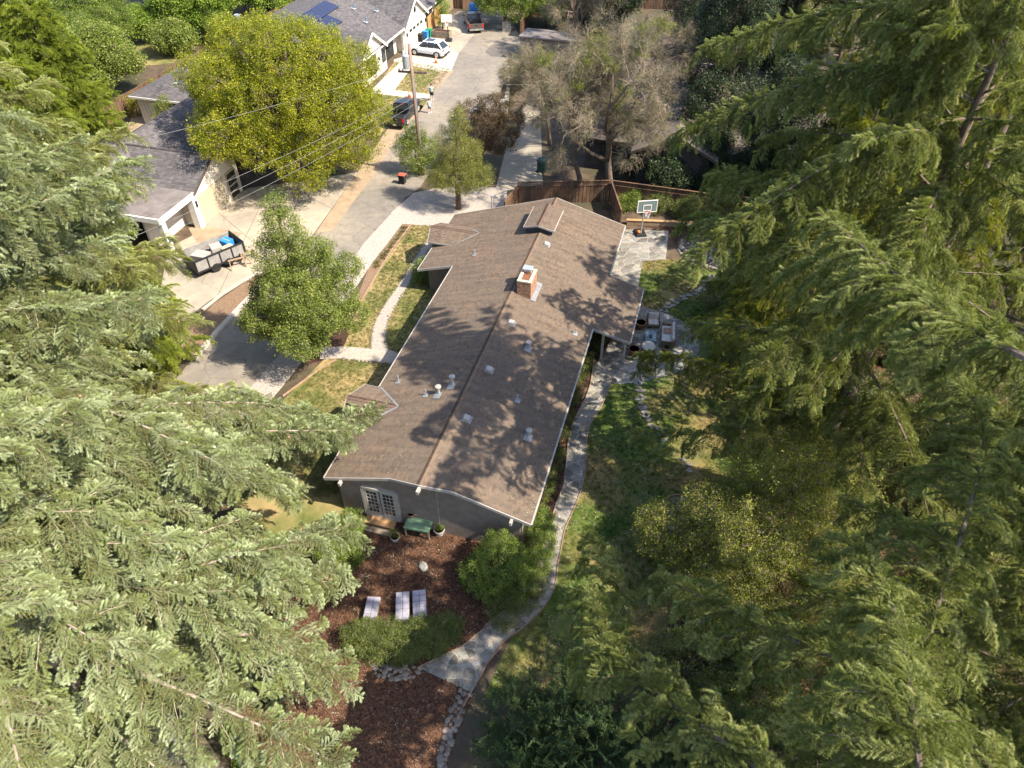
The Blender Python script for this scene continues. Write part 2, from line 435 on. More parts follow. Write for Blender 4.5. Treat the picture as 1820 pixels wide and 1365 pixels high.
# ------------------------------------------------------------------ the ground and what lies flat on it
def sheet(name, px, z, mat, kind="structure", raw=False):
    pts = [Vector((p[0], p[1], z)) if raw else at(p[0], p[1], 0) for p in px]
    mb = MB()
    mb.add([(p.x, p.y, z) for p in pts], [tuple(range(len(pts)))])
    o = mb.build(name, mat, fix=False, kind=kind)
    if o.data.polygons[0].normal.z < 0: o.data.flip_normals()
    return o

def smooth_line(pts, n=6):
    """Catmull-Rom through the points"""
    P = [Vector(p) for p in pts]
    P = [P[0] * 2 - P[1]] + P + [P[-1] * 2 - P[-2]]
    out = []
    for i in range(1, len(P) - 2):
        for k in range(n):
            t = k / n
            a, b, c, d = P[i - 1], P[i], P[i + 1], P[i + 2]
            out.append(0.5 * ((2 * b) + (c - a) * t + (2 * a - 5 * b + 4 * c - d) * t * t + (3 * b - a - 3 * c + d) * t ** 3))
    out.append(P[-2])
    return out

def inside(p, poly):
    c = False
    j = len(poly) - 1
    for i in range(len(poly)):
        a, b = poly[i], poly[j]
        if (a[1] > p[1]) != (b[1] > p[1]) and p[0] < (b[0] - a[0]) * (p[1] - a[1]) / (b[1] - a[1]) + a[0]:
            c = not c
        j = i
    return c

def clip_half(poly, n, d):
    """keep the part of poly where p.n <= d"""
    out = []
    for i in range(len(poly)):
        a, b = poly[i], poly[(i + 1) % len(poly)]
        da, db = a[0] * n[0] + a[1] * n[1] - d, b[0] * n[0] + b[1] * n[1] - d
        if da <= 0: out.append(a)
        if (da < 0 < db) or (db < 0 < da):
            t = da / (da - db)
            out.append((a[0] + (b[0] - a[0]) * t, a[1] + (b[1] - a[1]) * t))
    return out

def area(poly):
    return 0.5 * sum(poly[i][0] * poly[(i + 1) % len(poly)][1] - poly[(i + 1) % len(poly)][0] * poly[i][1] for i in range(len(poly)))

g = MB()
GN_ = 30
g.add([(-220 + 440 * i / GN_, -60 + 360 * j / GN_, 0) for j in range(GN_ + 1) for i in range(GN_ + 1)],
      [(j * (GN_ + 1) + i, j * (GN_ + 1) + i + 1, (j + 1) * (GN_ + 1) + i + 1, (j + 1) * (GN_ + 1) + i) for j in range(GN_) for i in range(GN_)])
g.build("ground", MT['earth'], fix=False, kind="structure")

ROAD = [(40, 960), (150, 850), (250, 760), (300, 690), (340, 640), (385, 590), (462, 522), (560, 415), (640, 300), (690, 228), (735, 180), (790, 140), (812, 100), (770, 78), (765, 50), (815, 20), (905, 20), (935, 95), (905, 132), (872, 195), (835, 225), (780, 285), (745, 335), (720, 352), (690, 400), (655, 460), (600, 560), (500, 640), (445, 690), (380, 790), (300, 860), (200, 990), (110, 1120)]
sheet("road", ROAD, 0.006, MT['asphalt'])
sheet("dirt_shoulder", [(560, 415), (640, 300), (690, 228), (735, 180), (755, 190), (715, 235), (665, 310), (590, 410)], 0.011, MT['dirt'])
sheet("neighbour_driveway", [(300, 440), (340, 420), (385, 375), (440, 335), (560, 318), (636, 306), (556, 418), (500, 474), (455, 490), (375, 533), (320, 575), (280, 540)], 0.014, MT['concrete'])
sheet("road_patch", [(862, 92), (872, 80), (895, 76), (925, 80), (922, 94), (900, 102), (872, 100)], 0.012, MT['patch'])
sheet("road_patch", [(690, 262), (730, 252), (738, 262), (704, 280)], 0.0125, MT['patch'])
jt = MB()
for line in ([(440, 337), (545, 432)], [(500, 326), (592, 372)], [(385, 376), (500, 472)], [(480, 330), (385, 530)], [(560, 320), (440, 500)]):
    a, b = at(*line[0]), at(*line[1])
    jt.bar((a.x, a.y, .0165), (b.x, b.y, .0165), .045, .003)
jt.build("driveway_joint", MT['patch'], kind="structure")
jt = MB()
for k in range(4):
    a, b = at(714 + k * 22, 104 - k * 9), at(735 + k * 22, 118 - k * 6)
    jt.bar((a.x, a.y, .0145), (b.x, b.y, .0145), .05, .003)
jt.build("driveway_joint", MT['patch'], kind="structure")
sheet("dirt_patch", [(335, 405), (362, 402), (431, 414), (410, 438), (398, 448), (352, 436)], 0.019, MT['dirt'])
sheet("planting_strip", [(455, 489), (470, 500), (462, 520), (390, 583), (345, 630), (310, 640), (340, 585), (380, 540)], 0.020, MT['bark_soil'])
sheet("gravel_strip", [(445, 690), (480, 648), (560, 560), (648, 431), (698, 377), (716, 397), (660, 470), (600, 560), (540, 640), (500, 690), (440, 760), (400, 760)], 0.012, MT['gravel'])
sheet("house_driveway", [(695, 378), (735, 343), (770, 335), (830, 330), (900, 335), (905, 370), (812, 380), (803, 402), (790, 400), (770, 402), (716, 398)], 0.013, MT['gravel'])
sheet("far_driveway", [(700, 106), (745, 92), (760, 60), (772, 70), (815, 95), (800, 131), (700, 110)], 0.012, MT['pale'])
sheet("far_side_yard", [(772, 70), (800, 35), (850, 20), (850, 52), (815, 95)], 0.014, MT['concrete'])
sheet("far_front_lawn", [(640, 190), (672, 150), (705, 104), (800, 122), (806, 126), (770, 165), (745, 200), (690, 226), (660, 250)], 0.011, MT['lawn'])
sheet("front_walk", [(662, 158), (712, 110), (736, 114), (702, 160), (766, 168), (762, 178), (662, 166)], 0.017, MT['pale'])
sheet("far_lawn_dirt", [(770, 165), (806, 127), (785, 126), (752, 160)], 0.016, MT['dirt'])
sheet("neighbour_yard", [(215, 250), (240, 195), (285, 205), (360, 230), (470, 240), (470, 275), (380, 268), (300, 262)], 0.010, MT['dirt'])
sheet("side_drive_of_right_house", [(880, 340), (905, 240), (935, 185), (960, 185), (965, 335)], 0.012, MT['concrete'])
# lawns
sheet("front_lawn", [(735, 398), (800, 400), (830, 390), (850, 470), (760, 700), (650, 870), (590, 960), (440, 960), (400, 850), (460, 780), (500, 715), (575, 640), (612, 600), (640, 540), (672, 480)], 0.010, MT['lawn'])
sheet("front_bed", [(655, 478), (716, 398), (731, 399), (672, 484), (640, 545), (622, 560)], 0.016, MT['bark_soil'])
sheet("tree_bed", [(540, 650), (575, 615), (600, 585), (622, 590), (610, 618), (575, 640)], 0.016, MT['mulch'])
BACKLAWN = [(1095, 455), (1215, 462), (1260, 478), (1420, 480), (1440, 800), (1330, 880), (1290, 980), (1130, 1180), (1000, 1280), (860, 1240), (900, 1150), (960, 1050), (990, 930), (1030, 780), (1060, 690)]
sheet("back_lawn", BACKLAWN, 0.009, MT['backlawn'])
MULCH1 = [(560, 930), (640, 915), (760, 925), (950, 930), (990, 900), (985, 960), (960, 1050), (900, 1120), (840, 1160), (745, 1192), (690, 1185), (600, 1230), (520, 1240), (400, 1230), (420, 1050), (500, 960)]
MULCH2 = [(398, 1300), (440, 1240), (520, 1225), (600, 1200), (690, 1190), (745, 1196), (840, 1236), (810, 1290), (783, 1380), (770, 1460), (440, 1460)]
sheet("mulch_bed", MULCH1, 0.013, MT['mulch'])
sheet("mulch_circle", MULCH2, 0.017, MT['mulch'])
sheet("shade_bed", [(1050, 590), (1120, 600), (1090, 660), (1040, 690), (1010, 800), (990, 890), (950, 930), (985, 780), (1020, 690)], 0.012, MT['mulch'])
sheet("garden_bed", [(1090, 395), (1330, 390), (1480, 430), (1450, 480), (1260, 478), (1215, 462), (1188, 410)], 0.008, MT['mulch'])

sheet("garden_lawn", [(235, 12), (330, 20), (345, 60), (310, 112), (255, 118), (215, 80)], 0.010, MT['lawn'])
sheet("garden_path", [(300, 62), (318, 50), (330, 55), (322, 66), (305, 72)], 0.016, MT['pale'])
# ---- front walk of small pavers with stones along its edges
PATH_L = [(1420, 285), (1375, 360), (1310, 440), (1190, 640), (1060, 830), (1000, 960), (982, 1100)]
PATH_R = [(1455, 290), (1420, 370), (1350, 470), (1240, 660), (1120, 860), (1088, 940), (1082, 1040), (1100, 1105)]
q = lambda a: at(400 + a[0] / 3.79, 330 + a[1] / 3.79)
PL, PR = smooth_line([q(a) for a in PATH_L]), smooth_line([q(a) for a in PATH_R])
sheet("front_path", [(p.x, p.y) for p in PL] + [(p.x, p.y) for p in reversed(PR)], 0.022, MT['paver'], raw=True)
CR = [q(a) for a in [(640, 1090), (790, 1085), (985, 1098), (1100, 1105), (1170, 1130), (1150, 1195), (1000, 1185), (800, 1165), (640, 1170)]]
sheet("cross_path", [(p.x, p.y) for p in CR], 0.026, MT['paver'], raw=True)

ICO = None
def rock_mesh(seed):
    rnd = random.Random(seed)
    bm = bmesh.new()
    bmesh.ops.create_icosphere(bm, subdivisions=2, radius=1)
    off = Vector((rnd.uniform(0, 50), rnd.uniform(0, 50), 0))
    for v in bm.verts:
        v.co *= 1 + 0.32 * noise.noise(v.co * 1.1 + off)
        v.co.z *= 0.62
        v.co.x *= 1.15
    me = bpy.data.meshes.new("rock")
    bm.to_mesh(me); bm.free()
    me.polygons.foreach_set("use_smooth", [True] * len(me.polygons))
    return me
ROCKS = [rock_mesh(i) for i in range(6)]
for m_ in ROCKS: m_.materials.append(MT['rock'])

def rock_row(name, label, spots, size, group=None, piece="stone"):
    root = thing(name, label, "border", (spots[0].x, spots[0].y, 0), 0, group)
    for p in spots:
        k = size * random.uniform(0.65, 1.25)
        link_mesh(piece, random.choice(ROCKS), root, (p.x - spots[0].x, p.y - spots[0].y, k * 0.28), (0, 0, random.uniform(0, 6.3)), (k, k * random.uniform(0.75, 1.1), k * random.uniform(0.7, 1)))
    return root

def along(line, step, jit=0.0):
    out = []
    acc = 0
    for a, b in zip(line, line[1:]):
        L = (b - a).length
        while acc < L:
            p = a.lerp(b, acc / L)
            out.append(p + Vector((random.uniform(-jit, jit), random.uniform(-jit, jit), 0)))
            acc += step * random.uniform(0.85, 1.2)
        acc -= L
    return out
rock_row("stone_edging", "row of small stones along the lawn side of the pale front path", along(PL, 0.3, 0.05), 0.095, "stone rows along the front path")
rock_row("stone_edging", "row of small stones along the house side of the pale front path", along(PR, 0.3, 0.05), 0.095, "stone rows along the front path")
rock_row("stone_edging", "row of small stones along the near edge of the pale cross path", along(smooth_line([q(a) for a in [(800, 1170), (1000, 1190), (1150, 1200)]]), 0.3, 0.05), 0.12, "stone rows along the front path")

# ---- irregular flagstones: cells of a Voronoi diagram, each one a slab of its own
def flagstones(name, region, size, z, mat, gap=0.035, h=0.03, parent=None, seed=1, jitter=0.42, most=300):
    rnd = random.Random(seed)
    xs = [p[0] for p in region]; ys = [p[1] for p in region]
    seeds = []
    j = 0
    y = min(ys) - size
    while y < max(ys) + size:
        x = min(xs) - size + (j % 2) * size * 0.5
        while x < max(xs) + size:
            seeds.append((x + rnd.uniform(-jitter, jitter) * size, y + rnd.uniform(-jitter, jitter) * size))
            x += size * rnd.uniform(0.8, 1.2)
        y += size * 0.86; j += 1
    n_made = 0
    extra = MB()
    for i, s in enumerate(seeds):
        near = sorted(((q_[0] - s[0]) ** 2 + (q_[1] - s[1]) ** 2, k) for k, q_ in enumerate(seeds) if k != i and abs(q_[0] - s[0]) < size * 3.2 and abs(q_[1] - s[1]) < size * 3.2)
        poly = list(region)
        if area(poly) < 0: poly.reverse()
        gg = gap * rnd.uniform(0.6, 1.4)
        for d2, k in near[:14]:
            q_ = seeds[k]
            n = (q_[0] - s[0], q_[1] - s[1]); L = math.hypot(*n)
            n = (n[0] / L, n[1] / L)
            m = ((q_[0] + s[0]) / 2, (q_[1] + s[1]) / 2)
            poly = clip_half(poly, n, m[0] * n[0] + m[1] * n[1] - gg / 2)
            if len(poly) < 3: break
        if len(poly) < 3 or abs(area(poly)) < size * size * 0.1: continue
        cx = sum(p[0] for p in poly) / len(poly); cy = sum(p[1] for p in poly) / len(poly)
        # rounded corners: cut each one
        rp = []
        for a, b in zip(poly, poly[1:] + poly[:1]):
            L = math.hypot(b[0] - a[0], b[1] - a[1])
            if L < 0.02: continue
            t = min(0.3, 0.06 / L) * rnd.uniform(0.5, 1.6)
            rp.append((a[0] + (b[0] - a[0]) * t, a[1] + (b[1] - a[1]) * t))
            rp.append((a[0] + (b[0] - a[0]) * (1 - t), a[1] + (b[1] - a[1]) * (1 - t)))
        if len(rp) < 3: continue
        mb = MB()
        hh = h * rnd.uniform(0.75, 1.25)
        n = len(rp)
        in_ = [((p[0] - cx) * (1 - 0.012 / size), (p[1] - cy) * (1 - 0.012 / size)) for p in rp]
        tl = (rnd.uniform(-0.012, 0.012), rnd.uniform(-0.012, 0.012))
        vs = [(p[0] - cx, p[1] - cy, 0) for p in rp] + [(p[0] - cx, p[1] - cy, hh * 0.75) for p in rp] + [(p[0], p[1], hh + p[0] * tl[0] + p[1] * tl[1]) for p in in_]
        fs = [tuple(range(2 * n, 3 * n))]
        for a in range(n):
            b = (a + 1) % n
            fs += [(a, b, b + n, a + n), (a + n, b + n, b + 2 * n, a + 2 * n)]
        mb.add(vs, fs)
        if n_made < most:
            o = mb.build(name, mat, parent)
            o.location = (cx - (parent.location.x if parent else 0), cy - (parent.location.y if parent else 0), z)
        n_made += 1
    return n_made

def pts2(px): return [(at(*p).x, at(*p).y) for p in px]
z3 = lambda a: (860 + a[0] / 3.79, 640 + a[1] / 3.79)
z7 = lambda a: (860 + a[0] / 3.74, 1000 + a[1] / 3.74)
z6 = lambda a: (450 + a[0] / 3.74, 1000 + a[1] / 3.74)
FL = [z3(a) for a in [(740, 0), (720, 150), (680, 270), (600, 420), (566, 570), (551, 720), (532, 860), (482, 980), (450, 1130), (390, 1280)]] + [z7(a) for a in [(345, 60), (320, 130), (240, 240), (100, 350), (0, 430)]] + [z6(a) for a in [(1640, 370), (1500, 470), (1390, 560), (1280, 610), (1100, 700)]]
FR = [z3(a) for a in [(866, 120), (800, 300), (720, 430), (690, 560), (682, 750), (655, 880), (600, 1020), (545, 1150), (518, 1290)]] + [z7(a) for a in [(488, 40), (480, 130), (420, 270), (280, 420), (120, 540), (0, 700)]] + [z6(a) for a in [(1650, 560), (1570, 650), (1510, 760), (1450, 865)]]
FLw, FRw = smooth_line([at(*p) for p in FL], 3), smooth_line([at(*p) for p in FR], 3)
path_poly = [(p.x, p.y) for p in FLw] + [(p.x, p.y) for p in reversed(FRw)]
fp = sheet("flagstone_path", path_poly, 0.034, MT['grout'], raw=True)
flagstones("flagstone", path_poly, 0.52, 0.022, MT['flag'], gap=0.05, parent=fp, seed=3, most=300)
for ln in (FLw, FRw):
    e = MB()
    for a, b in zip(ln, ln[1:]): e.bar((a.x, a.y, 0.05), (b.x, b.y, 0.05), 0.035, 0.11)
    e.build("path_edging", MT['edging'], fp)

PATIO = [(1080, 672), (1060, 655), (1075, 620), (1100, 590), (1130, 545), (1150, 548), (1190, 560), (1215, 573), (1234, 590), (1243, 612), (1237, 636), (1215, 655), (1190, 667), (1130, 680), (1090, 682)]
pw = smooth_line([at(*p) for p in PATIO] + [at(*PATIO[0])], 3)[:-1]
pp = [(p.x, p.y) for p in pw]
pt = sheet("patio", pp, 0.026, MT['grout'], raw=True)
flagstones("flagstone", pp, 0.72, 0.014, MT['flag'], gap=0.05, parent=pt, seed=5, most=200)
UP = pts2([(1104, 408), (1188, 411), (1183, 461), (1142, 465), (1134, 512), (1128, 548), (1080, 548), (1085, 480)])
up = sheet("upper_patio", UP, 0.022, MT['grout'], raw=True)
flagstones("flagstone", UP, 0.75, 0.010, MT['flag'], gap=0.04, parent=up, seed=9, most=200)
C1 = pts2([(1206, 425), (1228, 418), (1255, 420), (1280, 432), (1300, 450), (1305, 470), (1290, 482), (1262, 478), (1230, 470), (1210, 455), (1202, 440)])
c1 = sheet("flagstone_circle", C1, 0.015, MT['joint'], raw=True)
flagstones("flagstone", C1, 0.62, 0.016, MT['flag'], gap=0.11, parent=c1, seed=11, h=0.045)
C2 = pts2([(1182, 888), (1195, 882), (1230, 880), (1262, 890), (1290, 910), (1300, 940), (1262, 965), (1215, 958), (1186, 945), (1181, 915)])
c2 = sheet("flagstone_circle", C2, 0.015, MT['joint'], raw=True)
flagstones("flagstone", C2, 0.62, 0.016, MT['flag'], gap=0.09, parent=c2, seed=12, h=0.045)
e = MB()
ring = [at(*p) for p in [(1230, 880), (1195, 882), (1183, 890), (1181, 915), (1186, 945), (1205, 958)]]
ring = smooth_line(ring, 4)
for a, b in zip(ring, ring[1:]): e.bar((a.x, a.y, 0.06), (b.x, b.y, 0.06), 0.04, 0.13)
e.build("path_edging", MT['edging'], c2)

def stone_at(parent, p, r, seed):
    rnd = random.Random(seed)
    n = rnd.randint(5, 7)
    ang = sorted(rnd.uniform(0, 6.28) * 0.25 + 2 * math.pi * k / n for k in range(n))
    rp = [(math.cos(a) * r * rnd.uniform(0.8, 1.15) * 1.2, math.sin(a) * r * rnd.uniform(0.8, 1.1)) for a in ang]
    mb = MB(); mb.prism(rp, 0, 0.05)
    o = mb.build("stepping_stone", MT['flag'], parent, bevel=0.008)
    o.location = (p.x - parent.location.x, p.y - parent.location.y, 0.012)
z5 = lambda a: (1080 + a[0] / 6.205, 480 + a[1] / 6.205)
ST1 = [(640, 455), (600, 445), (655, 410), (715, 392), (670, 372), (755, 358), (710, 335), (775, 335), (845, 318), (820, 295), (890, 278), (970, 272), (940, 248), (1000, 230), (1030, 195), (1068, 212), (1080, 170), (1085, 130), (1135, 145), (1140, 108), (1165, 78), (1125, 70)]
t = at(*z5(ST1[0]))
st = thing("stepping_stone_path", "curved line of pale stepping stones from the round patio to the far stone circle", "path", (t.x, t.y, 0), 0, "stepping stone paths across the back lawn")
for i, a in enumerate(ST1): stone_at(st, at(*z5(a)), 0.23, 40 + i)
ST2 = [(1030, 158), (1058, 158), (1050, 186), (1035, 210), (1066, 208), (1056, 240), (1038, 262), (1072, 262), (1065, 294), (1058, 326), (1082, 326), (1080, 352), (1082, 378), (1105, 374), (1108, 400), (1126, 438), (1155, 458), (1195, 476), (1180, 500), (1215, 540), (1340, 670), (1375, 705), (1385, 745)]
t = at(*z3(ST2[0]))
st = thing("stepping_stone_path", "line of pale stepping stones leading downhill below the round patio", "path", (t.x, t.y, 0), 0, "stepping stone paths across the back lawn")
for i, a in enumerate(ST2): stone_at(st, at(*z3(a)), 0.19, 80 + i)

# river rock borders of the mulch circle
def strip_spots(l1, l2, n, seed):
    rnd = random.Random(seed); out = []
    for k in range(n * 14):
        if len(out) >= n: break
        u = rnd.random(); w = rnd.random()
        i = min(int(u * (len(l1) - 1)), len(l1) - 2); f = u * (len(l1) - 1) - i
        a = l1[i].lerp(l1[i + 1], f); b = l2[i].lerp(l2[i + 1], f)
        p = a.lerp(b, w)
        if all((p - q_).length > 0.17 for q_ in out): out.append(p)
    return out
rock_row("river_rock_border", "band of round river rocks between the path end and the lower bed", strip_spots([at(838, 1232), at(815, 1285), at(795, 1340), at(778, 1420)], [at(815, 1225), at(795, 1280), at(783, 1335), at(768, 1420)], 95, 3), 0.13, "river rock bands round the lower bed", "river_rock")
rock_row("river_rock_border", "band of round river rocks below the dark clipped hedge", strip_spots([at(660, 1178), at(700, 1186), at(748, 1184)], [at(668, 1200), at(702, 1210), at(740, 1208)], 75, 4), 0.13, "river rock bands round the lower bed", "river_rock")
e = MB()
ln = smooth_line([at(840, 1228), at(822, 1260), at(806, 1300), at(792, 1360), at(785, 1440)], 4)
for a, b in zip(ln, ln[1:]): e.bar((a.x, a.y, 0.05), (b.x, b.y, 0.05), 0.035, 0.12)
e.build("bed_edging", MT['edging'], fp)
# lower left walk with a wooden border
sheet("lower_walk", [(240, 1268), (262, 1248), (285, 1252), (330, 1300), (385, 1380), (400, 1470), (300, 1470), (290, 1365)], 0.012, MT['gravel'])
tb = at(340, 1300)
mb = MB(); a, b = at(338, 1286), at(392, 1370)
mb.bar((a.x - tb.x, a.y - tb.y, 0.12), (b.x - tb.x, b.y - tb.y, 0.12), 0.35, 0.24)
tb_ = thing("timber_border", "tan timber border beside the pinkish walk below the cedar", "timber", (tb.x, tb.y, 0))
mb.build("timber", MT['dirt'], tb_, bevel=0.02)
# concrete kerb of the planting strip across the road
kb = MB()
for line in ([(470, 503), (440, 535), (390, 587), (345, 640)],):
    w = [at(*p) for p in line]
    for a, b in zip(w, w[1:]): kb.bar((a.x, a.y, 0.09), (b.x, b.y, 0.09), 0.32, 0.18)
kb.build("kerb", MT['pale'], kind="structure")
kb = MB()
w = [at(*p) for p in [(463, 484), (430, 502), (395, 524), (360, 552)]]
for a, b in zip(w, w[1:]): kb.bar((a.x, a.y, 0.06), (b.x, b.y, 0.06), 0.18, 0.12)
kb.build("kerb", MT['pale'], kind="structure")
kb = MB()
for line in ([(731, 400), (700, 440), (672, 484), (640, 540)], [(503, 705), (575, 652), (598, 640)]):
    w = [at(*p) for p in line]
    for a, b in zip(w, w[1:]): kb.bar((a.x, a.y, 0.05), (b.x, b.y, 0.05), 0.07, 0.1)
kb.build("lawn_edging", MT['edging'], kind="structure")

# ------------------------------------------------------------------ roofs laid in courses
def courses(mb, poly, zf, dirn, step=0.14, lift=0.014, base=0.0):
    d = [p[0] * dirn[0] + p[1] * dirn[1] for p in poly]
    d0, d1 = min(d), max(d)
    k = d0
    neg = (-dirn[0], -dirn[1])
    while k < d1 - 1e-4:
        e = min(k + step, d1)
        c = clip_half(clip_half(poly, dirn, e), neg, -k)
        if len(c) >= 3:
            vs = [(p[0], p[1], zf(p) + base + lift * ((p[0] * dirn[0] + p[1] * dirn[1]) - k) / step) for p in c]
            n = len(vs)
            mb.add(vs, [tuple(range(n))] if area(c) > 0 else [tuple(range(n - 1, -1, -1))])
            for i in range(n):
                a, b = c[i], c[(i + 1) % n]
                if abs(a[0] * dirn[0] + a[1] * dirn[1] - e) < 1e-4 and abs(b[0] * dirn[0] + b[1] * dirn[1] - e) < 1e-4:
                    mb.add([vs[i], vs[(i + 1) % n], (b[0], b[1], zf(b) + base - 0.002), (a[0], a[1], zf(a) + base - 0.002)], [(0, 1, 2, 3)])
        k += step

def deck(mb, poly, zf, th=0.16, drop=0.006):
    mb.prism(poly, lambda p: zf(p) - th, 0, lambda p: zf(p) - drop)

def ridge_caps(parent, pts, mat, w=0.3, step=0.22, name="ridge_cap", slope=0.29, most=300):
    """overlapping cap shingles along a ridge, joined in one part"""
    mb = MB()
    for a, b in zip(pts, pts[1:]):
        a, b = Vector(a), Vector(b)
        d = b - a; L = d.length; x = d / L
        y = Vector((0, 0, 1)).cross(x).normalized()
        k = 0
        while k < L:
            p, q_ = a + x * k, a + x * min(k + step * 1.15, L)
            dz = Vector((0, 0, -slope * w * 0.5))
            u0, u1 = Vector((0, 0, 0.018)), Vector((0, 0, 0.034))
            mb.add([p + y * w / 2 + dz + u0, p + u0, p - y * w / 2 + dz + u0, q_ + y * w / 2 + dz + u1, q_ + u1, q_ - y * w / 2 + dz + u1], [(0, 1, 4, 3), (1, 2, 5, 4), (3, 4, 1, 0)])
            k += step
    return mb.build(name, mat, parent, fix=False, kind="stuff")

# ------------------------------------------------------------------ the house in the middle: local x across (ridge 0), local y along the street axis
HS = 33.0
house = thing("ranch_house", "long taupe single-storey house with a brown shingle roof and brick chimney", "house", W(HS, -9.75), ROT)
ZR, SL = 4.2, 0.29
zh = lambda p: ZR - SL * abs(p[0])
L_ = lambda pts: [(x, s - HS) for x, s in pts]
YS = lambda s: s - HS
roof = MB(); deck_mb = MB()
E_main = L_([(0, 18.9), (1.45, 19.27), (5.25, 19.25), (5.25, 47.0), (0, 47.0)])
E_porch = L_([(5.25, 34.42), (7.62, 34.5), (7.62, 40.33), (5.25, 40.38)])
W_main = L_([(0, 18.9), (0, 47.0), (-5.25, 46.6), (-5.25, 19.2), (-1.7, 19.27)])
W_wing = L_([(-5.25, 38.62), (-5.25, 46.6), (-7.9, 46.4), (-7.9, 38.6)])
for pl, dr in ((E_main, (1, 0)), (E_porch, (1, 0)), (W_main, (-1, 0)), (W_wing, (-1, 0))):
    courses(roof, pl, zh, dr)
    deck(deck_mb, pl, zh)
rf = roof.build("roof", MT['shingle'], house, fix=False)
deck_mb.build("roof_deck", MT['soffit'], rf)
ridge_caps(rf, [(0, YS(18.92), ZR), (0, YS(47.0), ZR)], MT['ridge'])
# two small gables on the street side
def cross_gable(parent, sc, half, zr, x_in, x_out, zedge_x, sl, mat_sh, nm="cross_gable", over=0.0):
    """a gable whose ridge runs along x; its eave edges end in the valley of the main plane"""
    mb = MB(); dk = MB()
    for sg in (1, -1):
        zf = lambda p: zr - sl * abs(p[1] - YS(sc))
        poly = [(x_in, YS(sc)), (x_out, YS(sc)), (x_out + 0.25, YS(sc + sg * half)), (zedge_x, YS(sc + sg * half))]
        courses(mb, poly, zf, (0, sg), base=0.012)
        deck(dk, [(x_in - 0.9, YS(sc)), (x_out, YS(sc)), (x_out + 0.25, YS(sc + sg * half)), (zedge_x - 0.35, YS(sc + sg * half))], zf, th=0.14)
    o = mb.build(nm, mat_sh, parent, fix=False)
    dk.build("gable_deck", MT['soffit'], o)
    ridge_caps(o, [(x_out, YS(sc), zr + 0.01), (x_in, YS(sc), zr + 0.01)], MT['ridge'])
    tr = MB()
    for sg in (1, -1):
        tr.bar((x_out - 0.02, YS(sc), zr - 0.07), (x_out + 0.23, YS(sc + sg * half), zr - sl * half - 0.07), 0.04, 0.15)
        tr.bar((x_out + 0.27, YS(sc + sg * (half + 0.02)), zr - sl * half - 0.07), (zedge_x - 0.1, YS(sc + sg * (half + 0.02)), zr - sl * half - 0.07), 0.04, 0.13)
    tr.build("gable_trim", MT['trim'], o)
    # the metal valley strips
    vl = MB()
    for sg in (1, -1):
        vl.bar((x_in + 0.05, YS(sc + sg * 0.03), zr + 0.035), (zedge_x + 0.02, YS(sc + sg * half), zr - sl * half + 0.035), 0.1, 0.012)
    vl.build("valley_flashing", MT['leadmetal'], o)
    return o
cross_gable(house, 24.3, 1.62, 3.2, -3.45, -6.35, -5.17, 0.31, MT['shingle_x'])
cross_gable(house, 42.9, 1.36, 2.8, -4.83, -8.5, -6.25, 0.33, MT['shingle_x'])
# gutters, fascia and rakes
def gutter(x, s0, s1, off):
    z = ZR - SL * abs(x)
    gt = MB(); gt.bar((x + off * .8, YS(s0), z - 0.07), (x + off * .8, YS(s1), z - 0.07), 0.08, 0.11); gt.build("gutter", MT['trim'], rf)
for x, s0, s1, off in ((5.25, 19.25, 34.40, 0.06), (7.62, 34.5, 40.33, 0.06), (5.25, 40.45, 47.0, 0.06), (-5.25, 19.2, 22.6, -0.06), (-5.25, 26.0, 30.0, -0.06), (-5.25, 30.0, 38.55, -0.06), (-7.9, 38.6, 41.5, -0.06), (-7.9, 44.3, 46.4, -0.06)):
    gutter(x, s0, s1, off)
def rake(p, q_):
    tr = MB(); tr.bar((p[0], YS(p[1]), zh(p) - 0.08), (q_[0], YS(q_[1]), zh(q_) - 0.08), 0.045, 0.17); tr.build("rake_board", MT['trim'], rf)
rake((0, 18.87), (1.45, 19.24)); rake((1.45, 19.24), (5.28, 19.22)); rake((0, 18.87), (-1.7, 19.24)); rake((-1.7, 19.24), (-5.28, 19.17))
rake((5.3, 34.39), (7.65, 34.47)); rake((5.33, 40.41), (7.65, 40.36)); rake((-5.3, 38.58), (-7.95, 38.56))
rake((0, 47.03), (5.28, 47.03)); rake((0, 47.03), (-7.9, 46.45))
for x, y0, z, hh in ((0, 18.55, 3.98, .24), (4.35, 18.95, 2.68, .22), (-4.35, 18.95, 2.68, .22)):
    bm_ = MB(); bm_.bar((x, YS(y0), z), (x, YS(19.8), z), 0.13, hh); bm_.build("beam_end", MT['trim'], rf, bevel=0.01)
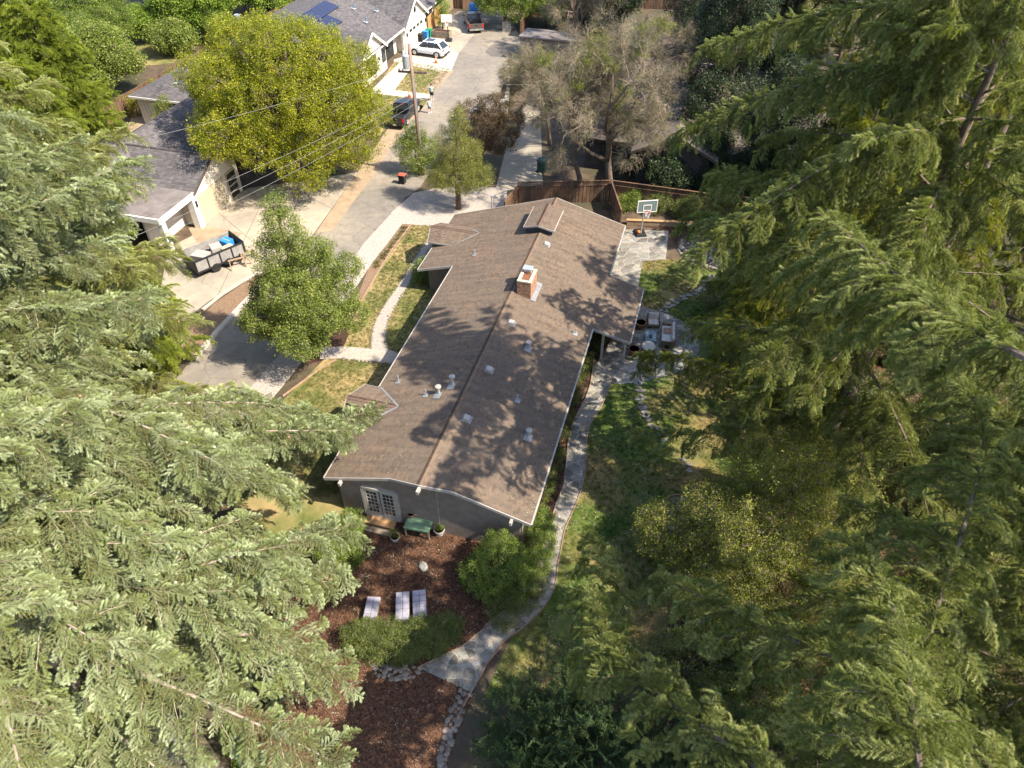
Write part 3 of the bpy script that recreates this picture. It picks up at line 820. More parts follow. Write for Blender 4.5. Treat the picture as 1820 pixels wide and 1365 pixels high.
# walls
wl = MB()
def wall(p, q_, z0, ztop, th=0.16):
    """wall from p to q (x, s); its top follows the roof"""
    n = 12
    P_, Q_ = Vector((p[0], p[1])), Vector((q_[0], q_[1]))
    d = (Q_ - P_).normalized(); nn = Vector((-d.y, d.x)) * th / 2
    A, B = [], []
    ts = sorted(set([k / n for k in range(n + 1)] + ([abs(P_.x) / (abs(P_.x) + abs(Q_.x))] if P_.x * Q_.x < 0 else [])))
    for t_ in ts:
        c = P_.lerp(Q_, t_)
        zt = ztop(c) if callable(ztop) else ztop
        A += [(c.x + nn.x, YS(c.y + nn.y), z0), (c.x + nn.x, YS(c.y + nn.y), zt)]
        B += [(c.x - nn.x, YS(c.y - nn.y), z0), (c.x - nn.x, YS(c.y - nn.y), zt)]
    m = len(ts)
    fs = []
    for k in range(m - 1):
        a = 2 * k
        fs += [(a, a + 2, a + 3, a + 1), (2 * m + a, 2 * m + a + 1, 2 * m + a + 3, 2 * m + a + 2), (a + 1, a + 3, 2 * m + a + 3, 2 * m + a + 1)]
    fs += [(0, 1, 2 * m + 1, 2 * m), (2 * m - 2, 2 * m - 1, 4 * m - 1, 4 * m - 2)]
    wl.add(A + B, fs)
zu = lambda c: ZR - SL * abs(c.x) - 0.17
wall((-4.7, 19.5), (4.7, 19.5), 0, zu)
wall((4.7, 19.5), (4.7, 46.5), 0, zu); wall((-4.7, 19.5), (-4.7, 38.9), 0, zu)
wall((-7.3, 39.1), (-4.7, 39.1), 0, zu); wall((-7.3, 39.1), (-7.3, 46.0), 0, zu); wall((-7.3, 46.2), (4.7, 46.6), 0, zu)
wall((-5.7, 23.0), (-5.7, 25.6), 0, 2.55); wall((-5.7, 23.0), (-4.7, 23.0), 0, 2.5); wall((-5.7, 25.6), (-4.7, 25.6), 0, 2.5)
wl.build("wall", MT['taupe'], house)
# french doors in the gable wall
fd = MB()
x0, x1, zs0, zs1 = -3.38, -1.55, 0.30, 2.46
fy = YS(19.42 - 0.075)
for a, b in (((x0, zs0), (x0, zs1)), ((x1, zs0), (x1, zs1)), ((x0, zs1), (x1, zs1)), ((x0, zs0), (x1, zs0))):
    w = 0.15
    fd.bar((a[0], fy, a[1]), (b[0], fy, b[1]), 0.16 if a[1] == b[1] else w, 0.14 if a[1] != b[1] else w)
dfr = fd.build("door_frame", MT['trim'], house, bevel=0.006)
for k in (0, 1):
    xa = x0 + 0.08 + k * 0.87; xb = xa + 0.80
    sl_ = MB()
    for a, b, w in (((xa + .06, zs0 + .1), (xa + .06, zs1 - .1), .12), ((xb - .06, zs0 + .1), (xb - .06, zs1 - .1), .12)):
        sl_.bar((a[0], fy - 0.03, a[1]), (b[0], fy - 0.03, b[1]), 0.06, w) if False else sl_.box(((a[0]), fy - 0.03, (a[1] + b[1]) / 2), (w, 0.06, b[1] - a[1]))
    sl_.box(((xa + xb) / 2, fy - 0.03, zs1 - 0.14), (xb - xa - 0.24, 0.058, 0.12)); sl_.box(((xa + xb) / 2, fy - 0.03, zs0 + 0.19), (xb - xa - 0.24, 0.058, 0.22))
    dr = sl_.build("door", MT['trim'], house, bevel=0.005)
    mu = MB()
    gx0, gx1, gz0, gz1 = xa + .12, xb - .12, zs0 + .30, zs1 - .20
    for i in (1, 2): mu.box((gx0 + (gx1 - gx0) * i / 3, fy - 0.025, (gz0 + gz1) / 2), (0.025, 0.04, gz1 - gz0))
    for i in range(1, 6): mu.box(((gx0 + gx1) / 2, fy - 0.027, gz0 + (gz1 - gz0) * i / 6), (gx1 - gx0, 0.04, 0.025))
    mu.build("muntin", MT['trim'], dr)
    for i in range(3):
        for j in range(6):
            pm = MB(); pm.box((gx0 + (gx1 - gx0) * (i + .5) / 3, fy - 0.015, gz0 + (gz1 - gz0) * (j + .5) / 6), ((gx1 - gx0) / 3 - .03, 0.012, (gz1 - gz0) / 6 - .03))
            pm.build("pane", MT['glass'], dr)
hm = MB(); hm.tube([(x0 + 0.83, fy - 0.09, 1.25), (x0 + 0.83, fy - 0.09, 1.4)], 0.02, 6); hm.build("handle", MT['black'], house)
# a small wall lamp bracket and a hanging chain by the gable
ch = MB()
for k in range(14):
    ch.tube([(0.65, YS(19.25), 3.62 - k * 0.21), (0.65, YS(19.25), 3.62 - k * 0.21 - 0.15)], 0.012, 5)
ch.build("rain_chain", MT['metal'], house, kind="stuff")
# east windows and porch posts
for s in (22.5, 26.5, 31.0, 43.0):
    wb = MB(); wb.box((4.80, YS(s), 1.55), (0.06, 1.9, 1.25)); wo = wb.build("window", MT['trim'], house)
    wb = MB(); wb.box((4.835, YS(s), 1.55), (0.02, 1.7, 1.05)); wb.build("pane", MT['glass'], wo)
for s in (34.75, 40.1):
    pb = MB(); pb.box((7.35, YS(s), 0.97), (0.12, 0.12, 1.8)); pb.build("porch_post", MT['trim'], house)
pb = MB(); pb.box((5.95, YS(34.7), 1.13), (0.16, 0.16, 2.26)); pb.build("porch_post", MT['trim'], house)
# chimney
cx, cs = 0.78, 35.45
chm = thing("chimney", None, None); chm.parent = house; chm.location = (cx, YS(cs), 3.7)
bw, bl, bz = 0.86, 1.5, 1.3
cb_ = MB(); cb_.box((0, 0, bz / 2), (bw - 0.04, bl - 0.04, bz)); cb_.build("mortar_core", MT['mortar'], chm)
bk = MB()
nrow = 17
for r in range(nrow):
    z = 0.035 + r * bz / nrow
    off = 0.11 if r % 2 else 0
    for side, L, wdt in ((0, bw, bl), (1, bl, bw)):
        for sg in (-1, 1):
            k = -L / 2 + (-off)
            while k < L / 2 - 0.02:
                a, b = max(k, -L / 2), min(k + 0.205, L / 2)
                if b - a > 0.04:
                    jit = random.uniform(-0.006, 0.006)
                    if side == 0: bk.box(((a + b) / 2, sg * (bl / 2 - 0.02 + jit), z), (b - a - 0.012, 0.06, bz / nrow - 0.014))
                    else: bk.box((sg * (bw / 2 - 0.02 + jit), (a + b) / 2, z), (0.06, b - a - 0.012, bz / nrow - 0.014))
                k += 0.22
bk.build("brick", MT['brick'], chm, kind="stuff")
cm = MB()
for sx, sy, dx, dy in ((0, -bl / 2 + .08, bw + .06, .2), (0, bl / 2 - .08, bw + .06, .2), (-bw / 2 + .08, 0, .2, bl - .26), (bw / 2 - .08, 0, .2, bl - .26)):
    cm.box((sx, sy, bz + 0.05), (dx, dy, 0.1))
cm.build("crown", MT['mortar'], chm, bevel=0.015)
cm = MB(); cm.box((0, -0.1, bz + 0.02), (bw - .3, bl - .5, 0.04)); cm.build("flue_top", MT['potbrown'], chm)
cm = MB(); cm.box((-0.05, 0.42, bz + 0.34), (0.62, 0.5, 0.03)); cm.box((-0.05, 0.42, bz + 0.2), (0.4, 0.3, 0.26)); cm.build("spark_cap", MT['metal'], chm)
cm = MB()
zf_ = lambda x: ZR - SL * (x + cx) - 3.7 + 0.03
cm.add([(bw / 2 + .02, -bl / 2 - .1, zf_(bw / 2 + .02) + .02), (bw / 2 + .32, -bl / 2 - .1, zf_(bw / 2 + .32) + .02), (bw / 2 + .32, bl / 2 + .25, zf_(bw / 2 + .32) + .02), (bw / 2 + .02, bl / 2 + .25, zf_(bw / 2 + .02) + .02)], [(0, 1, 2, 3)])
cm.add([(-.3, bl / 2 + .05, zf_(-.3) + .022), (bw / 2 + .3, bl / 2 + .05, zf_(bw / 2 + .3) + .024), (bw / 2 + .3, bl / 2 + .35, zf_(bw / 2 + .3) + .024), (-.3, bl / 2 + .35, zf_(-.3) + .022)], [(0, 1, 2, 3)])
cm.build("flashing", MT['leadmetal'], chm, fix=False)
# ridge dormer near the far end
dm = thing("roof_dormer", None, None); dm.parent = house; dm.location = (-0.1, YS(43.4), 0)
db = MB(); dd = MB()
zd = lambda p: 4.78 - 0.30 * abs(p[0])
for sg in (1, -1):
    poly = [(0, -1.55), (sg * 1.05, -1.45), (sg * 1.05, 1.5), (0, 1.5)]
    courses(db, poly, zd, (sg, 0)); deck(dd, poly, zd, th=0.1)
do = db.build("dormer_roof", MT['shingle'], dm, fix=False)
dd.build("dormer_deck", MT["soffit"], dm)
ridge_caps(dm, [(0, -1.55, 4.78), (0, 1.5, 4.78)], MT['ridge'])
dw = MB(); dw.prism([(-.92, -1.3), (.92, -1.3), (.92, 1.4), (-.92, 1.4)], 3.75, 0, lambda p: zd(p) - 0.11); dw.build("dormer_wall", MT['navy'], dm)
dt = MB()
for sg in (1, -1):
    dt.bar((0, -1.58, 4.72), (sg * 1.07, -1.47, 4.40), 0.04, 0.13)
    dt.bar((sg * 1.08, -1.48, 4.40), (sg * 1.08, 1.5, 4.40), 0.05, 0.1)
dt.build("dormer_trim", MT['trim'], dm)
# vents and pipes on the roof
def on_roof(nm, x, s):
    o = thing(nm, None, None); o.parent = house
    o.location = (x, YS(s), ZR - SL * abs(x)); o.rotation_euler = (0, math.atan(SL) * (1 if x > 0 else -1), 0)
    return o
for x, s in ((0.75, 40.84), (0.75, 31.91), (0.72, 27.59), (0.72, 23.71)):
    o = on_roof("roof_vent", x, s)
    b = MB(); b.box((0, 0, 0.025), (0.5, 0.5, 0.02)); b.build("vent_base", MT['leadmetal'], o)
    b = MB(); b.box((-0.02, -0.02, 0.11), (0.36, 0.4, 0.15), taper=0.88); b.build("vent_hood", MT['trim'], o, bevel=0.02)
for x, s, h in ((2.2, 30.55, 0.3), (3.85, 24.3, 0.3), (-0.86, 26.0, 0.5), (-1.4, 25.3, 0.42)):
    o = on_roof("flue_pipe", x, s); o.rotation_euler = (0, 0, 0)
    b = MB(); b.tube([(0, 0, -0.05), (0, 0, h)], 0.09, 10); b.build("pipe", MT['metal'], o)
    b = MB(); b.tube([(0, 0, h), (0, 0, h + .03), (0, 0, h + .1), (0, 0, h + .14)], [.1, .17, .17, .05], 12); b.build("pipe_cap", MT['trim'], o)
    b = MB(); b.box((0.0, -0.2, 0.04), (0.42, 0.5, 0.012), ry=math.atan(SL) * (1 if x > 0 else -1)); b.build("flashing", MT['leadmetal'], o)
for x, s in ((4.4, 33.3), (2.7, 26.3), (-2.1, 25.2), (-4.25, 26.4), (-4.1, 39.8)):
    o = on_roof("vent_stack", x, s); o.rotation_euler = (0, 0, 0)
    b = MB(); b.tube([(0, 0, -0.05), (0, 0, 0.42)], 0.035, 8); b.build("pipe", MT['metal'], o)
    b = MB(); b.box((0, -0.05, 0.035), (0.3, 0.36, 0.012), ry=math.atan(SL) * (1 if x > 0 else -1)); b.build("flashing", MT['leadmetal'], o)
b = MB(); b.tube([(-5.0, YS(46.9), 2.0), (-5.0, YS(46.9), 3.6)], 0.05, 8); b.tube([(-5.0, YS(46.9), 3.6), (-5.0, YS(46.9), 3.72)], 0.09, 8)
b.build("service_mast", MT['metal'], house)
# rear steps (wood landing) at the french doors: a thing of its own
ld = thing("wood_landing", "weathered wooden landing and step below the white french doors", "landing", W(19.0, -9.75 - 2.5), ROT)
for k in range(8):
    b = MB(); b.box((-0.95 + 0.2 * k + 0.2, 0.16, 0.26), (0.19, 0.75, 0.04)); b.build("board", MT['deck'], ld, bevel=0.004)
for k in range(2):
    b = MB(); b.box((-0.1, -0.36 - 0.17 * k, 0.14), (1.7, 0.16, 0.04)); b.build("step_board", MT['stepwood'], ld, bevel=0.004)
b = MB(); b.box((-0.05, 0.15, 0.12), (1.55, 0.7, 0.22)); b.box((-0.1, -0.44, 0.06), (1.62, 0.28, 0.11)); b.build("frame", MT['stepwood'], ld)

# ------------------------------------------------------------------ neighbouring houses
def gable_faces(mb, poly_fn): pass

# ---- white farmhouse across the street: local x = t + 46.6 (ridge 0, street side +), local y = s - 76
wh = thing("white_house", "white farmhouse-style house with grey shingle roof and solar panels", "house", W(76, -46.6), ROT)
Y7 = lambda s: s - 76
ZW, SW = 5.75, 0.315
zw = lambda p: ZW - SW * abs(p[0])
zhip = lambda p: 2.87 + SW * (p[1] - Y7(58))
rm = MB(); dk = MB()
hipx = 9.15
hy = Y7(58) + hipx          # the hip meets the ridge here
Ep = [(0, hy), (hipx, Y7(58)), (hipx, Y7(97)), (0, Y7(97))]
Wp = [(0, hy), (0, Y7(97)), (-hipx, Y7(97)), (-hipx, Y7(58))]
Sp = [(0, hy), (-hipx, Y7(58)), (hipx, Y7(58))]
courses(rm, Ep, zw, (1, 0), step=0.17); courses(rm, Wp, zw, (-1, 0), step=0.17)
deck(dk, Ep, zw); deck(dk, Wp, zw); deck(dk, Sp, zhip)
wr = rm.build("roof", MT['gshingle'], wh, fix=False)
rm = MB(); courses(rm, Sp, zhip, (0, -1), step=0.17); rm.build("hip_roof", MT['gshingle_x'], wh, fix=False)
dk.build("roof_deck", MT['white'], wr)
ridge_caps(wr, [(0, hy, ZW), (0, Y7(97), ZW)], MT['gshingle'], name="ridge_cap")
ridge_caps(wr, [(-hipx, Y7(58), 2.87), (0, hy, ZW), ], MT['gshingle'], name="hip_cap")
ridge_caps(wr, [(hipx, Y7(58), 2.87), (0, hy, ZW), ], MT['gshingle'], name="hip_cap")
def street_gable(parent, s0, s1, zr, ze, xw, x_in, name):
    """gable facing the street: wall at x = xw between s0 and s1"""
    sc = (s0 + s1) / 2; h = (s1 - s0) / 2
    sl = (zr - ze) / h
    mb = MB(); d2 = MB(); ov = 0.3
    for sg in (1, -1):
        zf = lambda p: zr - sl * abs(p[1] - Y7(sc))
        poly = [(x_in, Y7(sc)), (xw + ov, Y7(sc)), (xw + ov, Y7(sc + sg * (h + ov))), (x_in + 3.2, Y7(sc + sg * (h + ov)))]
        courses(mb, poly, zf, (0, sg), step=0.17, base=0.02)
        deck(d2, poly, zf, th=0.14)
    o = mb.build(name, MT['gshingle_x'], parent, fix=False)
    d2.build("gable_deck", MT['white'], o)
    t_ = MB()
    for sg in (1, -1):
        t_.bar((xw + ov + .02, Y7(sc), zr - 0.12), (xw + ov + .02, Y7(sc + sg * (h + ov)), zr - sl * (h + ov) - 0.12), 0.05, 0.26)
    t_.build("gable_trim", MT['white'], o)
    w_ = MB()
    w_.add([(xw, Y7(s0), 0), (xw, Y7(s1), 0), (xw, Y7(s1), ze - .1), (xw, Y7(sc), zr - .1), (xw, Y7(s0), ze - .1),
            (xw - .25, Y7(s0), 0), (xw - .25, Y7(s1), 0), (xw - .25, Y7(s1), ze - .1), (xw - .25, Y7(sc), zr - .1), (xw - .25, Y7(s0), ze - .1)],
           [(0, 1, 2, 3, 4), (9, 8, 7, 6, 5), (0, 5, 6, 1), (1, 6, 7, 2), (2, 7, 8, 3), (3, 8, 9, 4), (4, 9, 5, 0)])
    w_.box(((xw + x_in + 2) / 2, Y7(s0) + .12, ze / 2 - .1), (xw - x_in - 2.4, 0.2, ze - .2)); w_.box(((xw + x_in + 2) / 2, Y7(s1) - .12, ze / 2 - .1), (xw - x_in - 2.4, 0.2, ze - .2))
    w_.build("gable_wall", MT['whitewall'], parent)
    return o
street_gable(wh, 72.9, 79.4, 5.0, 2.9, 9.0, 2.3, "cross_gable")
street_gable(wh, 85.4, 92.6, 5.3, 2.9, 9.1, 1.4, "cross_gable")
w_ = MB()
w_.box((7.8, Y7(82.4), 1.35), (0.2, 6.2, 2.7)); w_.box((8.6, Y7(65.6), 1.35), (0.2, 14.6, 2.7)); w_.box((-8.7, Y7(78), 1.35), (0.2, 38, 2.7)); w_.box((0, Y7(96.6), 1.4), (17, .2, 2.7))
w_.box((0, Y7(58.5), 1.35), (17.2, 0.2, 2.7))
w_.build("wall", MT['whitewall'], wh)
bt = MB()
for k in range(42): bt.box((-8.5 + k * 0.41, Y7(58.5) - 0.115, 1.35), (0.05, 0.035, 2.7))
bt.build("batten", MT['white'], wh, kind="stuff")
def window(parent, c, w, h, axis, mat_f, nx=2, nz=3, depth=0.06):
    """window in a wall: axis 'x' faces +x, 'y' faces -y"""
    f = MB(); p_ = MB()
    def bx(mb, u, v, du, dv, o):
        if axis == 'x': mb.box((c[0] + o, c[1] + u, c[2] + v), (depth, du, dv))
        else: mb.box((c[0] + u, c[1] - o, c[2] + v), (du, depth, dv))
    bx(p_, 0, 0, w, h, 0.0)
    for u in (-w / 2, w / 2): bx(f, u, 0, 0.08, h + .08, 0.025)
    for v in (-h / 2, h / 2): bx(f, 0, v, w + .08, 0.08, 0.027)
    for i in range(1, nx): bx(f, -w / 2 + w * i / nx, 0, 0.05, h, 0.012)
    for i in range(1, nz): bx(f, 0, -h / 2 + h * i / nz, w, 0.04, 0.014)
    fo = f.build("window", mat_f, parent)
    p_.build("pane", MT['glass'], fo)
    return fo
window(wh, (9.04, Y7(75.6), 1.75), 2.3, 2.1, 'x', MT['frame_dark'], 3, 2)
window(wh, (9.04, Y7(78.9), 1.9), 0.8, 1.6, 'x', MT['frame_dark'], 2, 2)
window(wh, (9.14, Y7(89.0), 4.15), 0.45, 0.8, 'x', MT['frame_dark'], 1, 1)
window(wh, (-5.2, Y7(58.36), 1.5), 2.3, 1.75, 'y', MT['frame_dark'], 3, 1)
window(wh, (-1.0, Y7(58.36), 1.5), 2.0, 1.6, 'y', MT['frame_dark'], 2, 1)
b = MB(); b.box((-5.2, Y7(58.3), 0.55), (2.7, .14, .09)); b.build("window_sill", MT['white'], wh)
b = MB(); b.box((9.1, Y7(89), 1.2), (0.08, 5.0, 2.3)); gd = b.build("garage_door", MT['whitewall'], wh)
for k in range(4):
    b = MB(); b.box((9.15, Y7(87.2 + k * 1.2), 2.05), (0.02, 0.8, 0.34)); b.build("pane", MT['glass'], gd)
for s, z in ((74.0, 1.9), (77.3, 1.9), (79.75, 2.0), (85.9, 1.9), (92.2, 1.9)):
    b = MB(); b.box((9.2 if s != 79.75 else 8.05, Y7(s), z), (0.14, 0.16, 0.4)); b.build("wall_lamp", MT['black'], wh)
b = MB(); b.box((7.93, Y7(82.9), 1.1), (0.08, 2.6, 2.2)); b.build("entry_door", MT['glass'], wh)
b = MB()
for s in (79.6, 85.25): b.box((8.8, Y7(s), 1.4), (0.3, 0.3, 2.8))
b.build("entry_column", MT['whitewall'], wh)
b = MB(); b.bar((9.2, Y7(79.5), 2.8), (9.2, Y7(85.3), 2.8), .06, .2); b.bar((9.2, Y7(58), 2.8), (9.2, Y7(72.6), 2.8), .06, .2); b.bar((-9.15, Y7(57.97), 2.8), (9.15, Y7(57.97), 2.8), .06, .18); b.build("fascia", MT['white'], wh)
# solar panels: two arrays of modules on the street slope
for (xa, xb, sa, sb) in ((0.2, 2.0, 75.2, 83.2), (2.05, 3.9, 72.3, 80.0)):
    n = 8
    for k in range(n):
        s = sa + (sb - sa) * (k + .5) / n; x = (xa + xb) / 2
        o = thing("solar_panel", None, None); o.parent = wh
        o.location = (x, Y7(s), ZW - SW * x + 0.13); o.rotation_euler = (0, math.atan(SW), 0)
        b = MB(); b.box((0, 0, 0), ((xb - xa) * 1.03, (sb - sa) / n - .012, .035)); b.build("module", MT['solar'], o)
        b = MB(); b.box((0, 0, -.08), ((xb - xa) * .9, .05, .08)); b.build("rail", MT['frame_dark'], o)
def wroof(nm, x, s): 
    o = thing(nm, None, None); o.parent = wh; o.location = (x, Y7(s), ZW - SW * abs(x)); return o
o = wroof("skylight", 1.9, 89.5); o.rotation_euler = (0, math.atan(SW), 0)
b = MB(); b.box((0, 0, .06), (2.6, .75, .12)); b.build("skylight_frame", MT['metal'], o)
b = MB(); b.box((0, 0, .125), (2.4, .58, .02)); b.build("pane", MT['bluegrey'], o)
for x, s in ((3.2, 84.5), (5.2, 86.5), (5.6, 82.5), (-3.0, 66.5), (2.5, 64.2), (-5.0, 60.5), (-1.0, 62.0)):
    o = wroof("vent_stack", x, s); 
    if s < 67: o.location.z = zhip((x, Y7(s))) if s - 58 < hipx - abs(x) else zw((x, 0))
    b = MB(); b.tube([(0, 0, -.1), (0, 0, .55)], .08, 8); b.build("pipe", MT['bluegrey'], o)
    b = MB(); b.box((0, -.1, .1), (.5, .5, .02), rx=math.atan(SW) if s < 67 else 0, ry=math.atan(SW) if s > 67 else 0); b.build("flashing", MT['metal'], o)
o = wroof("flue", -6.5, 75)
b = MB(); b.tube([(0, 0, -.2), (0, 0, 2.0)], .22, 12); b.tube([(0, 0, 2.0), (0, 0, 2.25)], .34, 12); b.box((0, 0, .15), (.9, .9, .12)); b.build("pipe", MT['metal'], o)

# ---- white garage of the next lot: local x = t + 38 (front at 0), local y = s - 45.4
ng = thing("garage_building", "white garage with a dark shingle roof, tan door and flat carport", "garage", W(45.4, -38), ROT)
Y4 = lambda s: s - 45.4
zr_, ze_ = 4.7, 3.0
h_ = 3.3
sl_ = (zr_ - ze_) / h_
rm = MB(); dk = MB()
for sg in (1, -1):
    zf = lambda p: zr_ - sl_ * abs(p[1])
    poly = [(0.35, 0), (-15, 0), (-15, sg * h_), (0.35, sg * h_)]
    courses(rm, poly, zf, (0, sg), step=0.17); deck(dk, poly, zf, th=.14)
gr_ = rm.build("roof", MT['gshingle_x'], ng, fix=False); dk.build("roof_deck", MT['soffit'], gr_)
ridge_caps(gr_, [(0.35, 0, zr_), (-15, 0, zr_)], MT['gshingle_x'])
rm = MB(); dk = MB()
for sg in (1, -1):      # a second ridge running back along the street axis
    zf = lambda p: 4.9 - sl_ * abs(p[0] + 8)
    poly = [(-8, Y4(38)), (-8, Y4(56)), (-8 + sg * 4.2, Y4(56)), (-8 + sg * 4.2, Y4(38))]
    courses(rm, poly, zf, (sg, 0), step=0.17); deck(dk, poly, zf, th=.14)
g2 = rm.build("rear_roof", MT['gshingle'], ng, fix=False); dk.build("rear_roof_deck", MT['soffit'], g2)
ridge_caps(g2, [(-8, Y4(38), 4.9), (-8, Y4(56), 4.9)], MT['gshingle'])
b = MB(); b.box((-2.4, Y4(40.1), 2.98), (5.2, 4.3, .2)); b.build("flat_roof", MT['membrane'], ng)
b = MB(); b.box((0.24, Y4(40.1), 2.86), (.14, 4.5, .42)); b.box((-2.4, Y4(37.9), 2.86), (5.3, .14, .42)); b.build("carport_fascia", MT['white'], ng, bevel=.01)
for s_, w_2 in ((42.15, .58), (38.3, .42)):
    b = MB(); b.box((-.05, Y4(s_), 1.33), (w_2, w_2, 2.66)); b.build("carport_pillar", MT['white'], ng)
b = MB()
b.add([(0, -3.1, 0), (0, 3.1, 0), (0, 3.1, ze_), (0, 0, zr_ - .12), (0, -3.1, ze_), (-.2, -3.1, 0), (-.2, 3.1, 0), (-.2, 3.1, ze_), (-.2, 0, zr_ - .12), (-.2, -3.1, ze_)],
      [(0, 1, 2, 3, 4), (9, 8, 7, 6, 5), (0, 5, 6, 1), (1, 6, 7, 2), (2, 7, 8, 3), (3, 8, 9, 4), (4, 9, 5, 0)])
b.box((-7.5, 3.0, 1.5), (14.8, .2, 3.0)); b.box((-7.5, -3.0, 1.5), (14.8, .2, 3.0)); b.box((-1.5, Y4(40.2), 1.4), (.2, 4.2, 2.8))
b.build("wall", MT['whitewall'], ng)
b = MB(); b.box((.02, -.95, 1.2), (.1, 3.6, 2.4)); b.build("garage_door", MT['tanpanel'], ng)
b = MB(); b.box((.03, 1.95, 1.2), (.1, 1.35, 2.4)); dd_ = b.build("glazed_door", MT['tanpanel'], ng)
for k in range(4):
    b = MB(); b.box((.085, 1.95, .35 + k * .57), (.02, 1.15, .42)); b.build("pane", MT['glass'], dd_)
b = MB(); b.box((.3, Y4(42.15), 2.1), (.12, .14, .5)); b.build("wall_lamp", MT['black'], ng)
b = MB(); b.bar((.4, 0, zr_ - .1), (.4, h_, ze_ - .1), .05, .18); b.bar((.4, 0, zr_ - .1), (.4, -h_, ze_ - .1), .05, .18); b.build("rake_board", MT['soffit'], ng)

# ---- taupe roofed house behind the bare trees: local x = t, local y = s - 66
rh = thing("dark_house", "dark sided house with a broad taupe roof behind the bare trees", "house", W(66, 0), ROT)
Y6 = lambda s: s - 66
zr_, sc_, hw = 6.4, 71.5, 11.0
rm = MB(); dk = MB()
slr = 0.31
for sg in (1, -1):
    zf = lambda p: zr_ - slr * abs(p[1] - Y6(sc_))
    poly = [(-10.5, Y6(sc_)), (15, Y6(sc_)), (15, Y6(sc_) + sg * hw), (-10.5, Y6(sc_) + sg * hw)]
    courses(rm, poly, zf, (0, sg), step=.17); deck(dk, poly, zf)
r6 = rm.build("roof", MT['rshingle_x'], rh, fix=False); dk.build("roof_deck", MT['soffit'], r6)
ridge_caps(r6, [(-10.5, Y6(sc_), zr_), (15, Y6(sc_), zr_)], MT['rshingle_x'])
rm = MB(); dk = MB()
for sg in (1, -1):
    zf = lambda p: 5.3 - .5 * abs(p[0] + 2.2)
    poly = [(-2.2, Y6(70)), (-2.2, Y6(57.6)), (-2.2 + sg * 3.6, Y6(57.6)), (-2.2 + sg * 3.6, Y6(64.5))]
    courses(rm, poly, zf, (sg, 0), step=.17, base=.01); deck(dk, poly, zf)
r7 = rm.build("front_gable", MT['rshingle'], rh, fix=False); dk.build("gable_deck", MT['soffit'], r7)
b = MB()
for sg in (1, -1): b.bar((-2.2, Y6(57.57), 5.2), (-2.2 + sg * 3.62, Y6(57.57), 3.4), .05, .22)
b.build("gable_trim", MT['soffit'], r7)
b = MB()
b.add([(-5.2, Y6(58.2), 0), (.8, Y6(58.2), 0), (.8, Y6(58.2), 3.65), (-2.2, Y6(58.2), 5.1), (-5.2, Y6(58.2), 3.65), (-5.2, Y6(58.4), 0), (.8, Y6(58.4), 0), (.8, Y6(58.4), 3.65), (-2.2, Y6(58.4), 5.1), (-5.2, Y6(58.4), 3.65)],
      [(0, 1, 2, 3, 4), (9, 8, 7, 6, 5), (0, 5, 6, 1), (1, 6, 7, 2), (2, 7, 8, 3), (3, 8, 9, 4), (4, 9, 5, 0)])
b.box((2.2, Y6(61.2), 1.5), (24.8, .2, 3.0)); b.box((-10.1, Y6(71.5), 1.5), (.2, 20.6, 3.0)); b.box((14.7, Y6(71.5), 1.5), (.2, 20.6, 3.0)); b.box((2.2, Y6(81.8), 1.5), (24.8, .2, 3.0)); b.box((-5.1, Y6(60), 1.8), (.2, 3.5, 3.5)); b.box((.7, Y6(60), 1.8), (.2, 3.5, 3.5))
for x in (-10.1, 14.7): b.add([(x, Y6(61.3), 3.0), (x, Y6(81.7), 3.0), (x, Y6(71.5), 6.2)], [(0, 1, 2)])
b.build("wall", MT['darksiding'], rh)
b = MB()
for k in range(14): b.box((-5.1 + .45 * k, Y6(58.12), 1.7), (.05, .05, 3.3))
b.build("batten", MT['darksiding'], rh, kind="stuff")
window(rh, (-2.3, Y6(58.14), 2.2), 1.9, 1.7, 'y', MT['frame_dark'], 2, 2)
window(rh, (-8.0, Y6(61.05), 1.6), 1.6, 1.5, 'y', MT['frame_dark'], 2, 1)
window(rh, (7.0, Y6(61.05), 1.6), 2.0, 1.5, 'y', MT['frame_dark'], 2, 1)
for x, s in ((-6, 66), (3.5, 68), (6, 64.5)):
    o = thing("roof_vent", None, None); o.parent = rh; o.location = (x, Y6(s), zr_ - slr * abs(s - sc_)); o.rotation_euler = (math.atan(slr), 0, 0)
    b = MB(); b.box((0, 0, .1), (.7, 1.1, .18)); b.build("skylight_box", MT['bluegrey'], o)
# shed with a grey flat roof beyond it
sh = thing("garden_shed", "low shed with a pale grey flat roof beside the far fence", "shed", at(970, 108), ROT)
b = MB(); b.box((0, 1.6, 1.2), (6.2, 3.6, 2.4)); b.build("wall", MT['taupe'], sh)
b = MB(); b.box((0, 1.5, 2.5), (6.6, 4.0, .16), rx=-.06); b.build("roof", MT['membrane'], sh)
b = MB(); b.box((-1.6, -.24, .95), (.9, .06, 1.9)); b.build("door", MT['navy'], sh)
um = thing("patio_umbrella", "closed brown umbrella standing beside the flat-roofed shed", "umbrella", at(988, 42))
b = MB(); b.tube([(0, 0, 0), (0, 0, 3.1)], .04, 6); b.build("pole", MT['stonegrey'], um)
b = MB(); b.tube([(0, 0, .9), (0, 0, 1.2), (0, 0, 2.2), (0, 0, 3.0)], [.42, .5, .3, .05], 9); b.build("canopy", MT['tarp'], um)
b = MB(); b.lathe([(.4, 0), (.4, .1), (.1, .14)], n=10); b.build("base", MT['stonegrey'], um)
wbk = thing("work_bench", "small pale bench standing beyond the closed umbrella", "bench", at(1018, 34), ROT)
b = MB(); b.box((0, 0, .8), (2.0, .7, .08)); b.build("bench_top", MT['trim'], wbk)
for sx in (-.85, .85):
    b = MB(); b.box((sx, 0, .38), (.1, .6, .76)); b.build("leg", MT['trim'], wbk)

